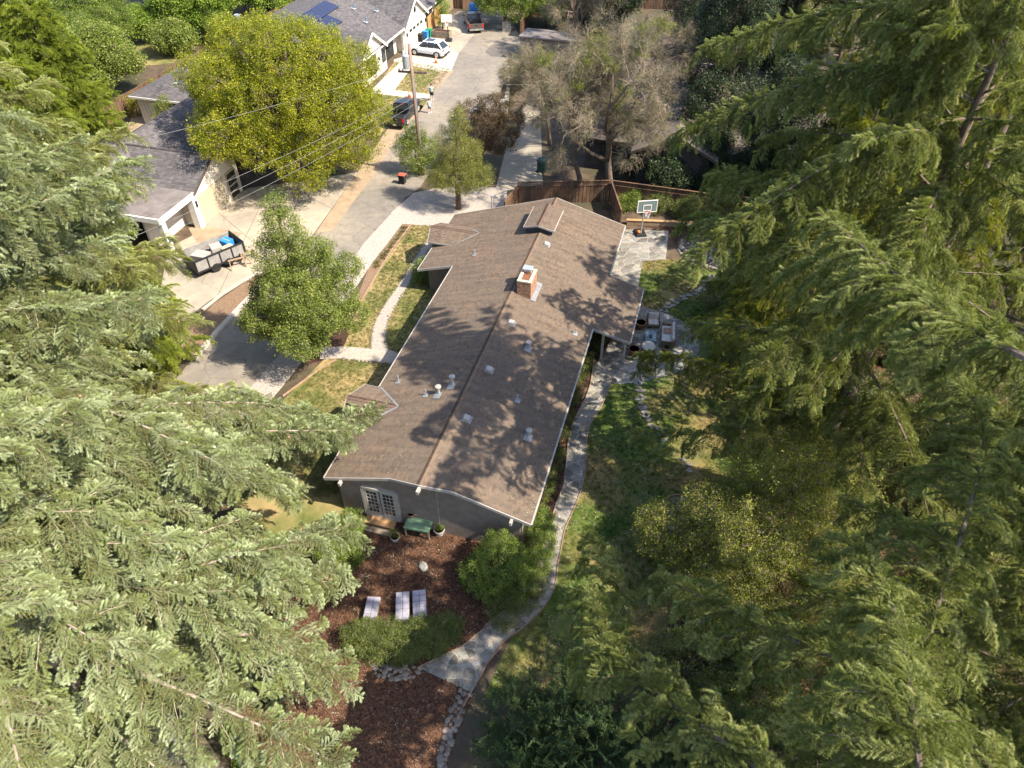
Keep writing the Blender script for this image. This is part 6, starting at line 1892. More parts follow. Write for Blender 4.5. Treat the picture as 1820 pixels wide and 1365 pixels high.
def dome(R0, H, n, z0, seed, r=(.32, .5), flat=.85):
    """lobes spread over a round crown"""
    rnd = random.Random(seed)
    out = [(0, 0, z0 + (H - z0) * .55, R0 * .55, flat)]
    for k in range(n):
        u = (k + .5) / n
        zz = 1 - 1.45 * u
        a = k * 2.39996 + rnd.uniform(-.4, .4)
        rr = math.sqrt(max(0, 1 - zz * zz)) if zz > -.0 else 1
        rad = R0 * rnd.uniform(*r)
        q_ = (R0 - rad) * rnd.uniform(.85, 1.12)
        zm = z0 + (H - z0) * .45
        out.append((math.cos(a) * rr * q_, math.sin(a) * rr * q_, zm + zz * ((H - z0) * .55 - rad * .6), rad, flat * rnd.uniform(.8, 1.05)))
    return out

# ------------------------------------------------------------------ the trees
def clear_of(ground, r, z0=0.0):
    """keeps boughs out of the sight line from the camera to places on the ground that stay open"""
    c0 = Vector((0, 0, CAM_H))
    rays = [(at(*g_) - c0).normalized() for g_ in ground]
    def ok(pts):
        for p in pts[2:]:
            d = p - c0
            for n in rays:
                if (d - n * d.dot(n)).length < r: return False
        return True
    return ok
WALK = clear_of([(270, 1275), (305, 1305), (345, 1345)], .5)
FRONTW = clear_of([(668, 870), (705, 890), (740, 905), (700, 960), (730, 1000), (680, 1085), (735, 1080), (720, 820), (770, 960), (730, 1130), (700, 1170), (660, 690), (650, 860), (655, 1080)], .85)
OLIVE = clear_of([(1240, 840), (1330, 870), (1420, 900), (1250, 940), (1340, 980), (1430, 1010), (1290, 1060), (1380, 1100), (1200, 930), (1500, 960)], .9)
DRIVE = clear_of([(400, 430), (450, 440), (480, 470), (440, 500), (410, 540), (420, 610), (380, 470), (400, 480), (420, 470), (340, 390), (500, 690), (500, 640)], 1.5)
P3 = lambda L: [at(x, y, z) for x, y, z in L]
ATL = dict(sec=.3, sl=1.6, ang=52, hang=.6, ss=1.12, gap=.23, start=.22)
CED = "big cedars on the left of the house"
conifer("cedar_tree", "large blue-green cedar in the left middle with its pale trunk showing", "tree", (-20, 20), 22, 16.5, 'atlas', nb=110, z0=.1, el=(12, 40), droop=.62, prof=.75, seed=3, sectors=[(0, 120), (250, 360)], group=CED, keep=lambda q_: FRONTW(q_) and DRIVE(q_),
        extra=[P3([(250, 720, 9), (400, 715, 8), (500, 722, 6.5), (560, 745, 5.2), (602, 764, 4.4)]), P3([(300, 840, 7.5), (450, 830, 6.5), (480, 850, 5.3), (530, 875, 4.0)])], bark='barkpale', tr=.02, **ATL)
conifer("cedar_tree", "blue-green cedar in the lower left corner overhanging the pink walk", "tree", (-16.5, 12), 17, 12.5, 'atlas', nb=84, z0=.22, el=(12, 40), droop=.7, prof=.7, seed=4, sectors=[(0, 140), (300, 360)], group=CED, bark='barkpale', tr=.02, keep=lambda q_: WALK(q_) and FRONTW(q_), extra=[P3([(350, 1130, 8), (480, 1130, 6.5), (550, 1165, 5), (612, 1210, 4)]), P3([(300, 1060, 9), (450, 1020, 7.6), (520, 1020, 6), (600, 1014, 4.6)])], **ATL)
conifer("cedar_tree", "sage green cedar farther back on the left above the curb", "tree", (-24.5, 31), 20, 12.0, 'atlas2', nb=84, z0=.12, el=(10, 38), droop=.62, prof=.75, seed=5, sectors=[(0, 80), (250, 360)], group=CED, keep=DRIVE, **ATL)
conifer("cedar_tree", "sage green cedar at the left edge below the yellow-green conifers", "tree", (-33, 36), 21, 9.0, 'atlas2', nb=70, z0=.3, el=(10, 38), droop=.62, prof=.75, seed=6, sectors=[(0, 80), (220, 360)], group=CED, keep=DRIVE, **ATL)
conifer("cedar_tree", "blue cedar at the lower left edge with a bare lichen covered limb", "tree", (-23, 9), 16, 9.5, 'atlas', nb=60, z0=.2, el=(10, 38), droop=.62, prof=.75, seed=7, sectors=[(0, 120), (300, 360)], group=CED, keep=lambda q_: WALK(q_) and FRONTW(q_), **ATL)
THU = dict(sec=.28, sl=1.0, ang=48, hang=.8, ss=1.05, gap=.22, start=.15)
for i, (x, y, H, Rd, lab) in enumerate((
        (-44, 58, 17, 6.0, "yellow-green conifer behind the top left edge"), (-39.5, 51, 16, 5.6, "tall yellow-green conifer left of the white batten wall"),
        (-35.5, 45, 15, 5.4, "yellow-green conifer left of the dark garage roof"), (-30.0, 40.5, 12, 4.4, "yellow-green conifer in front of the carport"),
        (-26, 37.5, 10, 3.8, "small yellow-green conifer beside the black trailer"), (-47, 48, 18, 6, "yellow-green conifer at the far left edge"), (-23.0, 33.5, 8.5, 3.6, "low yellow-green conifer behind the planting strip"), (-50, 68, 15, 5.5, "yellow-green conifer in the top left corner with bare limbs"), (-37.5, 60, 14, 5.0, "yellow-green conifer touching the corner of the white house roof"), (-42.5, 66, 16, 5.5, "yellow-green conifer between the top left corner and the garden trees"), (-35.5, 52.5, 12, 4.6, "yellow-green conifer overhanging the hammock corner by the garage"))):
    conifer("incense_cedar", lab, "tree", (x, y), H, Rd, 'thuja', nb=66, z0=.06, el=(15, 50), droop=.5, prof=.55, seed=20 + i, keep=DRIVE, group="yellow-green conifers along the left lots", **THU)

DEO = dict(sec=.29, sl=1.3, ang=66, hang=1.7, ss=1.05, gap=.23, start=.15)
DEB = dict(sec=.29, sl=1.3, ang=60, hang=1.35, ss=1.05, gap=.23, start=.15)
DG = "deodar cedars on the right of the house"
conifer("deodar_cedar", "deodar with long boughs reaching over the far stone circle", "tree", (27, 44), 18, 11, 'deodar', nb=52, z0=.14, el=(6, 40), droop=.75, prof=.75, seed=31, sectors=[(90, 300)], group=DG, **DEO)
conifer("deodar_cedar", "tall deodar with a bare dark trunk at the upper right", "tree", (24, 34), 26, 9.5, 'deodar', nb=50, z0=.12, el=(6, 40), droop=.75, prof=.7, seed=32, sectors=[(90, 290)], group=DG, tr=.02,
        extra=[P3([(1480, 700, 8), (1380, 690, 7.5), (1270, 650, 6.5), (1190, 634, 5.5), (1135, 634, 4.8)]), P3([(1540, 640, 9), (1440, 620, 9), (1330, 590, 7.5), (1260, 580, 6)])], **DEO)
conifer("deodar_cedar", "deodar with one great arching bough in front of the olive-leaved tree", "tree", (15, 23), 27, 8.5, 'deodarblue', nb=60, z0=.3, el=(6, 36), droop=.6, prof=.42, keep=OLIVE, seed=33, sectors=[(90, 300)], group=DG,
        extra=[[(15, 23, 22), (12, 24, 21.8), (9, 25, 20.5), (6.3, 26.2, 18.6)], [(15, 23, 20.5), (11.5, 21.8, 20.2), (8.5, 20.6, 19), (6, 19.8, 17.3)], [(15, 23, 23.5), (12.5, 25.5, 23.2), (10, 28, 22), (8, 30.5, 20.3)], P3([(1700, 560, 20.5), (1520, 490, 19), (1400, 430, 17.5), (1300, 400, 16.5), (1236, 384, 15.5)]), P3([(1830, 640, 22), (1680, 560, 21), (1560, 460, 20), (1440, 370, 18.5), (1340, 320, 17.5), (1270, 308, 16.5)]), P3([(1600, 1240, 15), (1680, 1040, 16), (1735, 860, 17), (1748, 760, 17), (1715, 690, 16.5), (1660, 640, 15)]), P3([(1700, 760, 9), (1560, 720, 8.5), (1420, 730, 7.5), (1280, 770, 6), (1130, 772, 4.6)])], **DEB)
conifer("deodar_cedar", "blue-green deodar in the lower right corner with long straight boughs", "tree", (15.5, 9.0), 25, 7.5, 'deodarblue', nb=46, z0=.2, el=(6, 42), droop=.6, prof=.5, keep=OLIVE, seed=34, sectors=[(60, 260)], group=DG,
        extra=[P3([(1420, 1420, 14), (1300, 1330, 13.2), (1180, 1240, 12.4), (1100, 1170, 11.4), (1062, 1110, 10.4), (1072, 1030, 9.2), (1062, 955, 7.6)]), P3([(1620, 1240, 15), (1480, 1170, 14.5), (1350, 1110, 13.5), (1250, 1060, 12.5), (1170, 1028, 11)]), P3([(1640, 1400, 17), (1620, 1250, 17.5), (1600, 1120, 17), (1560, 1020, 16), (1500, 960, 15)]), P3([(1800, 1420, 15), (1700, 1300, 14.5), (1560, 1290, 13.5), (1420, 1260, 12)])], **DEB)
conifer("deodar_cedar", "deodar at the right edge beyond the tall dark trunk", "tree", (37, 40), 16, 10, 'deodar', nb=66, z0=.12, el=(6, 40), droop=.75, prof=.7, seed=35, sectors=[(90, 300)], group=DG, **DEO)
conifer("deodar_cedar", "deodar with rust-brown cones at the upper right edge", "tree", (38, 54), 17, 10, 'deodar', nb=70, z0=.1, el=(6, 40), droop=.75, prof=.7, seed=36, sectors=[(90, 300)], group=DG, **DEO)
conifer("deodar_cedar", "deodar standing between the pine and the far stone circle", "tree", (28, 53), 15, 8.5, 'deodar', nb=66, z0=.06, el=(4, 36), droop=.75, prof=.7, seed=37, sectors=[(90, 320)], group=DG, **DEO)
conifer("deodar_cedar", "deodar in the top right corner with yellow-tipped boughs", "tree", (50, 62), 19, 11, 'deodar', nb=66, z0=.12, el=(6, 40), droop=.75, prof=.7, seed=38, sectors=[(90, 320)], group=DG, **DEO)
conifer("deodar_cedar", "shaded deodar rising from the dark bank behind the stepping stones", "tree", (19.5, 36), 15, 8, 'deodar', nb=56, z0=.06, el=(2, 36), droop=.75, prof=.8, seed=39, sectors=[(90, 300)], group=DG, **DEO)
conifer("deodar_cedar", "lower deodar at the right edge above the pale fence post", "tree", (27, 22), 12, 7, 'deodarblue', nb=50, z0=.06, el=(2, 36), droop=.75, prof=.75, seed=40, sectors=[(90, 300)], group=DG, **DEB)
conifer("deodar_cedar", "slim deodar between the olive-leaved tree and the stepping stones", "tree", (16, 31), 20, 6.5, 'deodar', nb=46, z0=.06, el=(2, 36), droop=.75, prof=.8, seed=41, sectors=[(90, 300)], group=DG, **DEO)
conifer("deodar_cedar", "high deodar crown leaning in at the bottom right corner", "tree", (13.5, 4.0), 16, 8.0, 'deodarblue', nb=28, z0=.25, el=(6, 42), droop=.6, prof=.5, seed=42, sectors=[(30, 250)], group=DG, **DEB)
# pine with round tufts at the top right
def pine(label, base, H, Rd, seed, nb=40):
    random.seed(seed)
    b0 = Vector((base[0], base[1], 0)); t = thing("pine_tree", label, "tree", b0)
    m = MB(); m.tube([(0, 0, 0), (.1, 0, H * .5), (0, .1, H)], [.3, .2, .03], 8); m.build("trunk", MT['bark'], t, smooth=True)
    lim = MB(); P = Pts(); az = 0
    for i in range(nb):
        u = i / nb; z = H * (.2 + .78 * u); az += 2.4 + random.uniform(-.3, .3)
        L = Rd * ((1 - u) ** .6 * .9 + .12) * random.uniform(.7, 1.1)
        d = Vector((math.cos(az), math.sin(az), .25)); p = Vector((.05, 0, z)); pts = [p]
        for s in range(4): p = p + d * L / 4; d = (d + Vector((0, 0, .08)) + noise_jit(.12)).normalized(); pts.append(p)
        lim.tube(pts, [.06, .05, .04, .03, .02], 5, cap=False)
        for k in range(int(26 * L / Rd) + 8):
            f = random.uniform(.3, 1) * 3.99; j = int(f); q_ = pts[j].lerp(pts[j + 1], f - j)
            e = (d + noise_jit(.9) + Vector((0, 0, .35))).normalized(); r_ = q_ + e * random.uniform(.3, .9)
            lim.tube([q_, r_], [.02, .01], 3, cap=False); P.add(r_, e, random.uniform(1.0, 1.7))
    lim.build("limb", MT['bark'], t, kind="stuff", fix=False); P.build("crown", G['pine'], t)
pine("pine with round yellow-green needle tufts at the top right", (29, 66), 19, 6.5, 51, 46)
pine("second pine with needle tufts behind the dark evergreen", (37, 76), 18, 6.0, 52, 40)
# broad trees
broadleaf("leafy_tree", "big dense yellow-green tree in front of the white house", "tree", (-19.4, 60.3), 'yellow',
          dome(8.4, 12.6, 34, 1.5, 5, (.2, .44)) + [(-6.3, 2.2, 6.2, 2.2, .9), (6.2, -2.5, 4.0, 2.3, .9), (2.5, -6.0, 3.6, 2.3, .9), (3, 2, 10.2, 2.6, .9), (-3.2, 1, 10.6, 2.6, 1), (5.3, 1, 7.5, 2.6, 1), (-6.2, -1, 9.2, 1.9, .95), (6.6, 2, 9.0, 1.8, .95), (.4, -2.6, 12.4, 1.8, 1), (-3.6, -6.6, 6.2, 2.0, .9), (7.8, -1.2, 6.0, 1.9, .9), (3.2, -6.2, 8.4, 1.7, .95)], .38, per=40, seed=61)
broadleaf("street_tree", "bright green street tree at the corner of the front lawn", "tree", (-12.6, 34.8), 'street',
          [(0, 0, 3.6, 2.3, .9), (-1.8, .6, 4.4, 1.7, .9), (1.8, .2, 4.6, 1.6, .9), (.3, 1.3, 5.6, 1.8, .9), (-.3, -.9, 5.7, 1.6, .9), (-1.1, .5, 7.2, 1.45, 1), (1.0, .6, 7.5, 1.2, 1), (-.3, .5, 9.0, 1.1, 1.2), (-.5, .7, 10.3, .7, 1.3), (-2.8, -.4, 3.2, 1.4, .8), (2.8, -.2, 3.4, 1.2, .8), (0, -1.9, 3.2, 1.6, .8), (2.6, 1.4, 6.0, .95, .9), (-2.3, -1.2, 4.2, 1.1, .8), (1.5, -1.6, 4.4, 1.1, .8)], .17, per=95, seed=62)
broadleaf("leafy_tree", "olive-green tree with a dark trunk at the end of the brown roof", "tree", (-4.5, 53.8), 'olive',
          [(0, 0, 3.2, 2.0, .8), (-1.3, .2, 3.0, 1.5, .75), (1.5, -.2, 3.1, 1.5, .75), (0, .5, 4.6, 1.6, .9), (-.6, .4, 5.8, 1.2, 1), (.3, .6, 6.9, .9, 1.1), (1.0, .6, 4.8, 1.2, .9), (.2, .7, 7.8, .6, 1.2)], .22, per=110, scale=1.25, seed=63)
broadleaf("purple_tree", "bronze-purple leaved tree between the street and the dark house", "tree", (-2.6, 60.3), 'purple',
          [(0, 0, 4.2, 2.1, .85), (1.4, -.5, 3.6, 1.8, .8), (-1.2, .8, 4.8, 1.6, .85), (1.0, .8, 5.6, 1.5, .9), (2.4, .2, 4.4, 1.3, .8)], .14, per=70, scale=1.0, seed=64)
broadleaf("leafy_shrub", "tall grey-green shrub wrapped round the foot of the utility pole", "shrub", (-8.6, 60.2), 'street',
          [(0, 0, 1.6, 1.5, 1), (-.9, .3, 2.4, 1.1, 1), (.9, .2, 2.2, 1.2, 1), (0, .3, 3.4, 1.0, 1.1)], .1, per=95, seed=65)
broadleaf("dark_evergreen", "tall dark evergreen behind the basketball hoop", "tree", (18.5, 62), 'dark',
          [(random.Random(k).uniform(-2.6, 2.6), random.Random(k + 99).uniform(-2.6, 2.6), 2.5 + k * 1.35, 2.9 - .07 * k, .9) for k in range(15)], .35, per=44, seed=66)
broadleaf("dark_evergreen", "dark evergreen filling the gap right of the taupe roof", "tree", (25, 70), 'dark',
          [(random.Random(k + 7).uniform(-3, 3), random.Random(k + 77).uniform(-3, 3), 2.5 + k * 1.4, 3.1 - .07 * k, .9) for k in range(15)], .35, per=42, seed=67)
broadleaf("dark_evergreen", "dark evergreen at the top behind the taupe roof", "tree", (22, 88), 'dark',
          [(random.Random(k + 5).uniform(-3, 3), random.Random(k + 55).uniform(-3, 3), 2.5 + k * 1.4, 3.4 - .07 * k, .9) for k in range(14)], .35, per=34, seed=68)
broadleaf("dark_evergreen", "low dark evergreen between the hoop fence and the deodars", "tree", (21.5, 55), 'dark',
          [(random.Random(k + 3).uniform(-2.2, 2.2), random.Random(k + 33).uniform(-2, 2), 1.5 + k * 1.1, 2.4 - .06 * k, .9) for k in range(9)], .25, per=50, seed=69)
broadleaf("leafy_tree", "wide olive-leaved tree in the right foreground", "tree", (12.0, 19.2), 'olive',
          [(0, 0, 4.2, 2.6, .85), (-2.3, .5, 3.6, 2.0, .85), (2.2, -.3, 4.2, 2.2, .85), (-.5, 1.8, 5.4, 2.0, .9), (1.3, 1.6, 5.8, 1.9, .9), (-1.5, -1.5, 4.6, 1.9, .85), (.8, -2.0, 4.4, 1.8, .85), (-3.4, -.8, 2.6, 1.6, .9), (.2, .2, 6.4, 1.6, .9), (2.9, 1.4, 5.0, 1.6, .9), (-.6, -2.9, 3.0, 1.6, .9), (-3.2, -2.8, 2.2, 1.8, .9), (-1.6, -4.4, 2.3, 1.9, .9), (1.4, -4.2, 3.2, 2.0, .9), (-4.6, .6, 2.0, 1.6, .9)], .2, per=165, scale=1.2, seed=70)
broadleaf("leafy_tree", "golden green leafy tree at the right edge behind the arching bough", "tree", (20.5, 15.5), 'olive',
          [(0, 0, 3.6, 2.2, .85), (-1.6, -.6, 3.0, 1.7, .85), (1.2, 1.0, 4.4, 1.7, .85), (.4, -1.8, 3.4, 1.7, .85), (-.2, 1.2, 5.0, 1.5, .85), (-1.2, 2.4, 3.8, 1.5, .85)], .16, per=100, scale=1.1, seed=71)
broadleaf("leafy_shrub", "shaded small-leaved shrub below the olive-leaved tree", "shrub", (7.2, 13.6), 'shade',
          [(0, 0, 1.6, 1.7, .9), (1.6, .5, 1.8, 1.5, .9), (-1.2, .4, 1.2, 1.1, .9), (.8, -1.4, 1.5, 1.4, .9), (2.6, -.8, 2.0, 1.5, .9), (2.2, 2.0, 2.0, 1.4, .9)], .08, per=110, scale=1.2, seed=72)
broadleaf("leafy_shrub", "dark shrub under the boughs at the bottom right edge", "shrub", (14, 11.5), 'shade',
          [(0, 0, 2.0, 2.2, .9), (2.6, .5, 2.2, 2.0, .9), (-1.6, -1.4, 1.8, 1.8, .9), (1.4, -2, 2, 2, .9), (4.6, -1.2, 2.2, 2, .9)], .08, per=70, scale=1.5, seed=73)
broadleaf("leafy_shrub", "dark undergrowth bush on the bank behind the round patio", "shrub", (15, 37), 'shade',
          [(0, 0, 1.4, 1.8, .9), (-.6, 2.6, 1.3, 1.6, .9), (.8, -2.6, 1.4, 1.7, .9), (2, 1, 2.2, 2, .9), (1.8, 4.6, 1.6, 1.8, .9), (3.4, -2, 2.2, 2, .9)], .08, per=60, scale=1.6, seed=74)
for i, (x, y, H, lab) in enumerate(((34, 92, 14, "far dark evergreen behind the pines"), (48, 86, 15, "far dark evergreen near the top right corner"), (60, 78, 15, "far dark evergreen at the right of the top edge"), (13, 101, 11, "far dark evergreen behind the work bench"), (40, 106, 13, "far dark evergreen on the top edge"))):
    broadleaf("dark_evergreen", lab, "tree", (x, y), 'dark' if i % 2 else 'olive', [(random.Random(k + i).uniform(-3, 3), random.Random(k + 30 + i).uniform(-3, 3), 2 + k * H / 9, 3.4 - .12 * k, .9) for k in range(8)], .3, per=26, scale=1.5, seed=180 + i, group="far evergreens at the top right")
for i, (x, y, lab, g_, k) in enumerate(((13.2, 57.2, "dark leafy tree close against the front gable of the dark house", 'dark', 1.0), (17.3, 57.0, "dark leafy tree behind the bench end of the fence", 'dark', 1.1), (18.5, 26.5, "olive shrub thicket under the tall deodars", 'olive', 1.0), (22.5, 21, "olive shrub thicket behind the arching bough", 'olive', 1.1), (21, 28, "green undergrowth under the tall dark trunk", 'shade', 1.1), (17.5, 15.8, "olive shrub thicket right of the wide olive-leaved tree", 'olive', .9), (26, 27, "green undergrowth at the right edge", 'shade', 1.2), (10.0, 12.8, "green undergrowth under the straight blue boughs", 'shade', .9), (20, 43, "green undergrowth right of the far stone circle", 'shade', 1.2), (24.5, 17.0, "green undergrowth near the pale fence post", 'shade', 1.1))):
    random.seed(300 + i)
    broadleaf("undergrowth_bush" if g_ == 'shade' else "leafy_tree" if g_ == 'dark' else "leafy_shrub", lab, "tree" if g_ == 'dark' else "shrub", (x, y), g_, [(random.uniform(-2, 2) * k, random.uniform(-1.8, 1.8) * k, (.9 + .42 * q_) * k, random.uniform(1.2, 1.7) * k, .9) for q_ in range(6)], .1, per=75 if g_ != 'shade' else 95, scale=1.25 if g_ != 'shade' else 1.5, seed=310 + i)
# bushy conifers at the bottom
random.seed(5)
def juniper(label, base, lobes, seed, scale=1.0, per=75):
    random.seed(seed)
    b0 = Vector((base[0], base[1], 0)); t = thing("juniper_bush", label, "shrub", b0, 0, "feathery junipers at the bottom of the photo")
    m = MB(); P = Pts()
    for (x, y, z, r, fl) in lobes:
        m.tube([(0, 0, 0), (x * .5, y * .5, z * .5), (x, y, z)], [.1, .06, .02], 6)
        for k in range(int(per * r * r)):
            d = noise_jit(1).normalized()
            q_ = random.uniform(.55, 1.0) * (1 + .25 * noise.noise(d * 2 + Vector((x, y, z))))
            p = Vector((x + d.x * r * q_, y + d.y * r * q_, z + d.z * r * fl * q_))
            if p.z < .1: continue
            P.add(p, (d + noise_jit(.5) + Vector((0, 0, .35))), scale * random.uniform(.7, 1.25))
    m.build("trunk", MT['bark'], t); P.build("crown", G['juniper'], t)
juniper("feathery dark green juniper beside the flagstone path end", (1.6, 11.2), [(0, 0, 1.6, 1.6, .9), (-1.3, .3, 1.4, 1.2, .9), (1.3, .5, 2.0, 1.5, .9), (-.6, -1.4, 1.6, 1.4, .9), (1.2, -1.2, 2.2, 1.5, .9), (-1.9, -1.6, 1.3, 1.2, .9), (0, -2.6, 1.8, 1.5, .9), (2.6, -2.2, 2.4, 1.5, .9)], 81)
juniper("feathery green juniper at the bottom edge under the blue deodar", (5.2, 9.2), [(0, 0, 2.0, 1.6, .9), (1.5, -.6, 2.4, 1.6, .9), (-1.2, -.9, 2.0, 1.4, .9), (.8, 1.5, 2.0, 1.5, .9), (2.9, .3, 2.5, 1.6, .9), (.5, -2, 2.4, 1.6, .9), (3, -1.8, 2.6, 1.6, .9)], 82)
# bushes near the house
SH = lambda *a, **k: broadleaf(*a, **k)
SH("garden_bush", "big glossy green bush in front of the gable wall corner", "bush", (-.7, 18.5), 'shrub', [(0, 0, 1.15, 1.35, .95), (.9, -.7, .9, .95, .9), (-.8, -.3, .9, .95, .9), (.7, .1, 1.1, 1.0, .95), (.1, .7, 1.5, .9, 1), (-.2, -.8, .8, .9, .9)], .05, per=210, seed=91)
SH("garden_bush", "yellowish green upright bush between the corner gutter and the path", "bush", (1.35, 19.6), 'shrub', [(0, 0, 1.2, .75, 1.2), (.1, .9, 1.3, .7, 1.1), (-.1, -.8, 1.0, .75, 1.1), (.2, 1.6, 1.0, .6, 1)], .05, per=240, seed=92)
SH("garden_bush", "straggly bush with dry twigs beside the flagstone path bend", "bush", (.5, 17.0), 'shade', [(0, 0, .8, .8, .9), (-.9, -.7, .7, .75, .9), (.5, .7, .8, .7, .9)], .05, per=210, scale=1.0, seed=93)
SH("clipped_hedge", "dark clipped hedge curving round behind the three sun loungers", "hedge", (-4.4, 15.1), 'shade', [(-2.3, .1, .6, .85, .95), (-1.5, -.15, .6, .8, .95), (-.7, -.3, .62, .85, .95), (.1, -.2, .65, .85, .95), (.9, .05, .68, .85, .95), (1.5, .5, .68, .75, .95), (-.9, .35, .6, .7, .95), (.4, .45, .62, .7, .95), (-1.8, .5, .5, .6, .95)], .05, per=420, seed=94)
SH("garden_bush", "sunny yellow-green bush left of the french doors", "bush", (-8.1, 20.3), 'shrub', [(0, 0, .9, .9, 1), (-.6, -.8, .8, .85, .9), (.3, -1.0, .7, .7, .9), (.1, .8, 1, .7, 1)], .05, per=230, seed=95)
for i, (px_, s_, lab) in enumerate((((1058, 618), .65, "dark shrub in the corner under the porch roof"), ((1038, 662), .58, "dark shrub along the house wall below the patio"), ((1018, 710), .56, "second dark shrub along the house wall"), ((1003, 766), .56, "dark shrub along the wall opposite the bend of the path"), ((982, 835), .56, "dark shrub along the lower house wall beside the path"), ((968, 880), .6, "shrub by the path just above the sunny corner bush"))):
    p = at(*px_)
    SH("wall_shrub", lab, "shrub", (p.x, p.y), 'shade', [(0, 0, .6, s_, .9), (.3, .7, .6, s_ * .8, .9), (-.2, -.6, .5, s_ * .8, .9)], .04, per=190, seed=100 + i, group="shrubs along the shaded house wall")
SH("garden_bush", "round bright green bush in the entry notch of the house", "bush", tuple(at(752, 500)[:2]), 'shrub', [(0, 0, .9, .85, 1), (.2, .4, 1.1, .6, 1)], .05, per=230, scale=1.1, seed=96)
SH("garden_bush", "smaller yellow-green bush tucked behind the entry notch gutter", "bush", tuple(at(778, 492)[:2]), 'shrub', [(0, 0, .8, .6, 1), (.1, .5, 1.1, .5, 1)], .05, per=230, scale=1.1, seed=97)
for i, (x, y, r, lab) in enumerate(((12.0, 53.2, .9, "dark shrub at the fence behind the clear backboard"), (14.4, 52.4, 1.0, "dark shrub behind the garden bench"), (17.2, 51.6, 1.2, "dark shrub at the right end of the garden bench"), (18.6, 48.4, 1.1, "shrub right of the garden seats"), (9.6, 53.6, .8, "leafy shrub in front of the leaning fence panel"))):
    SH("garden_shrub", lab, "shrub", (x, y), 'shade' if i != 4 else 'shrub', [(0, 0, .8 * r, r, .9), (.5, .3, 1.1 * r, r * .8, .9), (-.6, .1, .7 * r, r * .8, .9)], .04, per=130, scale=1.5, seed=110 + i)
SH("ground_cover", "bright green groundcover between the pink walk and the lower mulch", "shrub", tuple(at(425, 1325)[:2]), "bright", [(0, 0, .25, .55, .7), (.5, -.5, .25, .55, .7), (-.4, .5, .25, .5, .7), (.9, -1.1, .25, .5, .7)], .03, per=150, scale=.45, seed=98)
# plants in the pots
for nm, lab, loc, g_, r in (("potted_plant", "bright green leafy plant growing in the pale round pot", W(19.3, -9.2, .55), 'shrub', .3), ("potted_plant", "straggly grey plant in the stone pot before the landing", W(18.35, -11.2, .5), 'olive', .32), ("potted_plant", "feathery green plant in the small pot at the sofa end", at(1184, 624, .6), 'juniper', .36)):
    t = thing(nm, lab, "plant", (loc.x, loc.y, loc.z - .2)); P = Pts()
    for k in range(22):
        d = noise_jit(1).normalized(); d.z = abs(d.z)
        P.add(Vector((d.x * r * .6, d.y * r * .6, .2 + d.z * r * .8)), d, random.uniform(.45, .7))
    P.build("foliage", G[g_], t)
    m = MB(); m.tube([(0, 0, 0), (0, 0, .3)], .015, 5); m.build("stem", MT['bark'], t)
# street planting
for i, (px_, lab) in enumerate((((305, 240), "thin grey olive sapling in front of the white batten wall"),)):
    p = at(*px_)
    SH("young_tree", lab, "tree", (p.x, p.y), 'street', [(0, 0, 2.4, .9, 1), (.3, .1, 3.2, .7, 1), (-.5, .2, 2.6, .6, 1)], .06, per=45, seed=120, scale=1.0)
for i, (px_, lab) in enumerate((((291, 250), "first small conical shrub behind the garage roof fence"), ((322, 258), "middle small conical shrub behind the garage roof fence"), ((355, 262), "third small conical shrub behind the garage roof fence"))):
    p = at(*px_)
    SH("conical_shrub", lab, "shrub", (p.x, p.y), 'yellow', [(0, 0, .7, .75, 1), (0, 0, 1.5, .55, 1.1), (0, 0, 2.1, .3, 1.2)], .05, per=90, scale=.9, seed=130 + i, group="conical shrubs in the neighbour bed")
p = at(787, 52)
SH("young_tree", "bright conical young tree beside the orange fence and white backboard", "tree", (p.x, p.y), 'bright', [(0, 0, 1.4, 1.0, 1.1), (.1, 0, 2.8, .9, 1.1), (0, 0, 4.2, .65, 1.2), (0, 0, 5.2, .35, 1.3)], .08, per=50, scale=.9, seed=140)
BG = "garden trees beyond the white house"
for i, (x, y, r, H, g_, lab) in enumerate(((-50.5, 90, 6.2, 8.5, 'shrub', "dark green round tree in the garden left of the white house roof"), (-40.5, 101, 6.5, 9, 'bright', "bright green tree behind the roof flue of the white house"), (-34, 108, 4.5, 6, 'bright', "bright green bush at the top by the pink flowers"), (-57, 104, 6, 8, 'shrub', "green tree at the top edge next to the corner"), (-65, 95, 7, 9, 'street', "green tree in the far top left corner"), (-46, 115, 7, 9, 'bright', "far bright green tree at the top edge"), (-60, 76, 5.5, 8, 'street', "green tree behind the yellow-green conifers"), (-44.5, 79, 4.6, 7, "street", "green tree left of the white house hip roof"), (-41.5, 92, 3.0, 3.5, 'street', "small rounded shrub by the pale garden path"), (-47, 97, 3.2, 4, 'bright', "light green shrub beyond the garden lawn"), (-36.5, 96, 2.6, 3.5, 'shrub', "dark small shrub next to the roof flue"), (-48.5, 84, 4.5, 6.5, "shrub", "shady bush between the two garden trees"), (-55, 84, 5, 7, "street", "green tree in front of the top left corner"), (-24, 114, 5, 6, 'street', "green tree behind the top fence of the white house"), (-1.0, 104, 5.0, 6.5, 'shrub', "shady green tree at the end of the street behind the crate"), (4.5, 103, 3.6, 5, 'shrub', "green tree over the dark end of the street"))):
    SH("garden_tree", lab, "tree", (x, y), g_, dome(r, H, 11, .8, 200 + i, (.34, .5)), .2, per=40 if g_ != 'shrub' else 42, scale=1.25 if g_ == 'bright' else 2.0, seed=150 + i, group=BG)
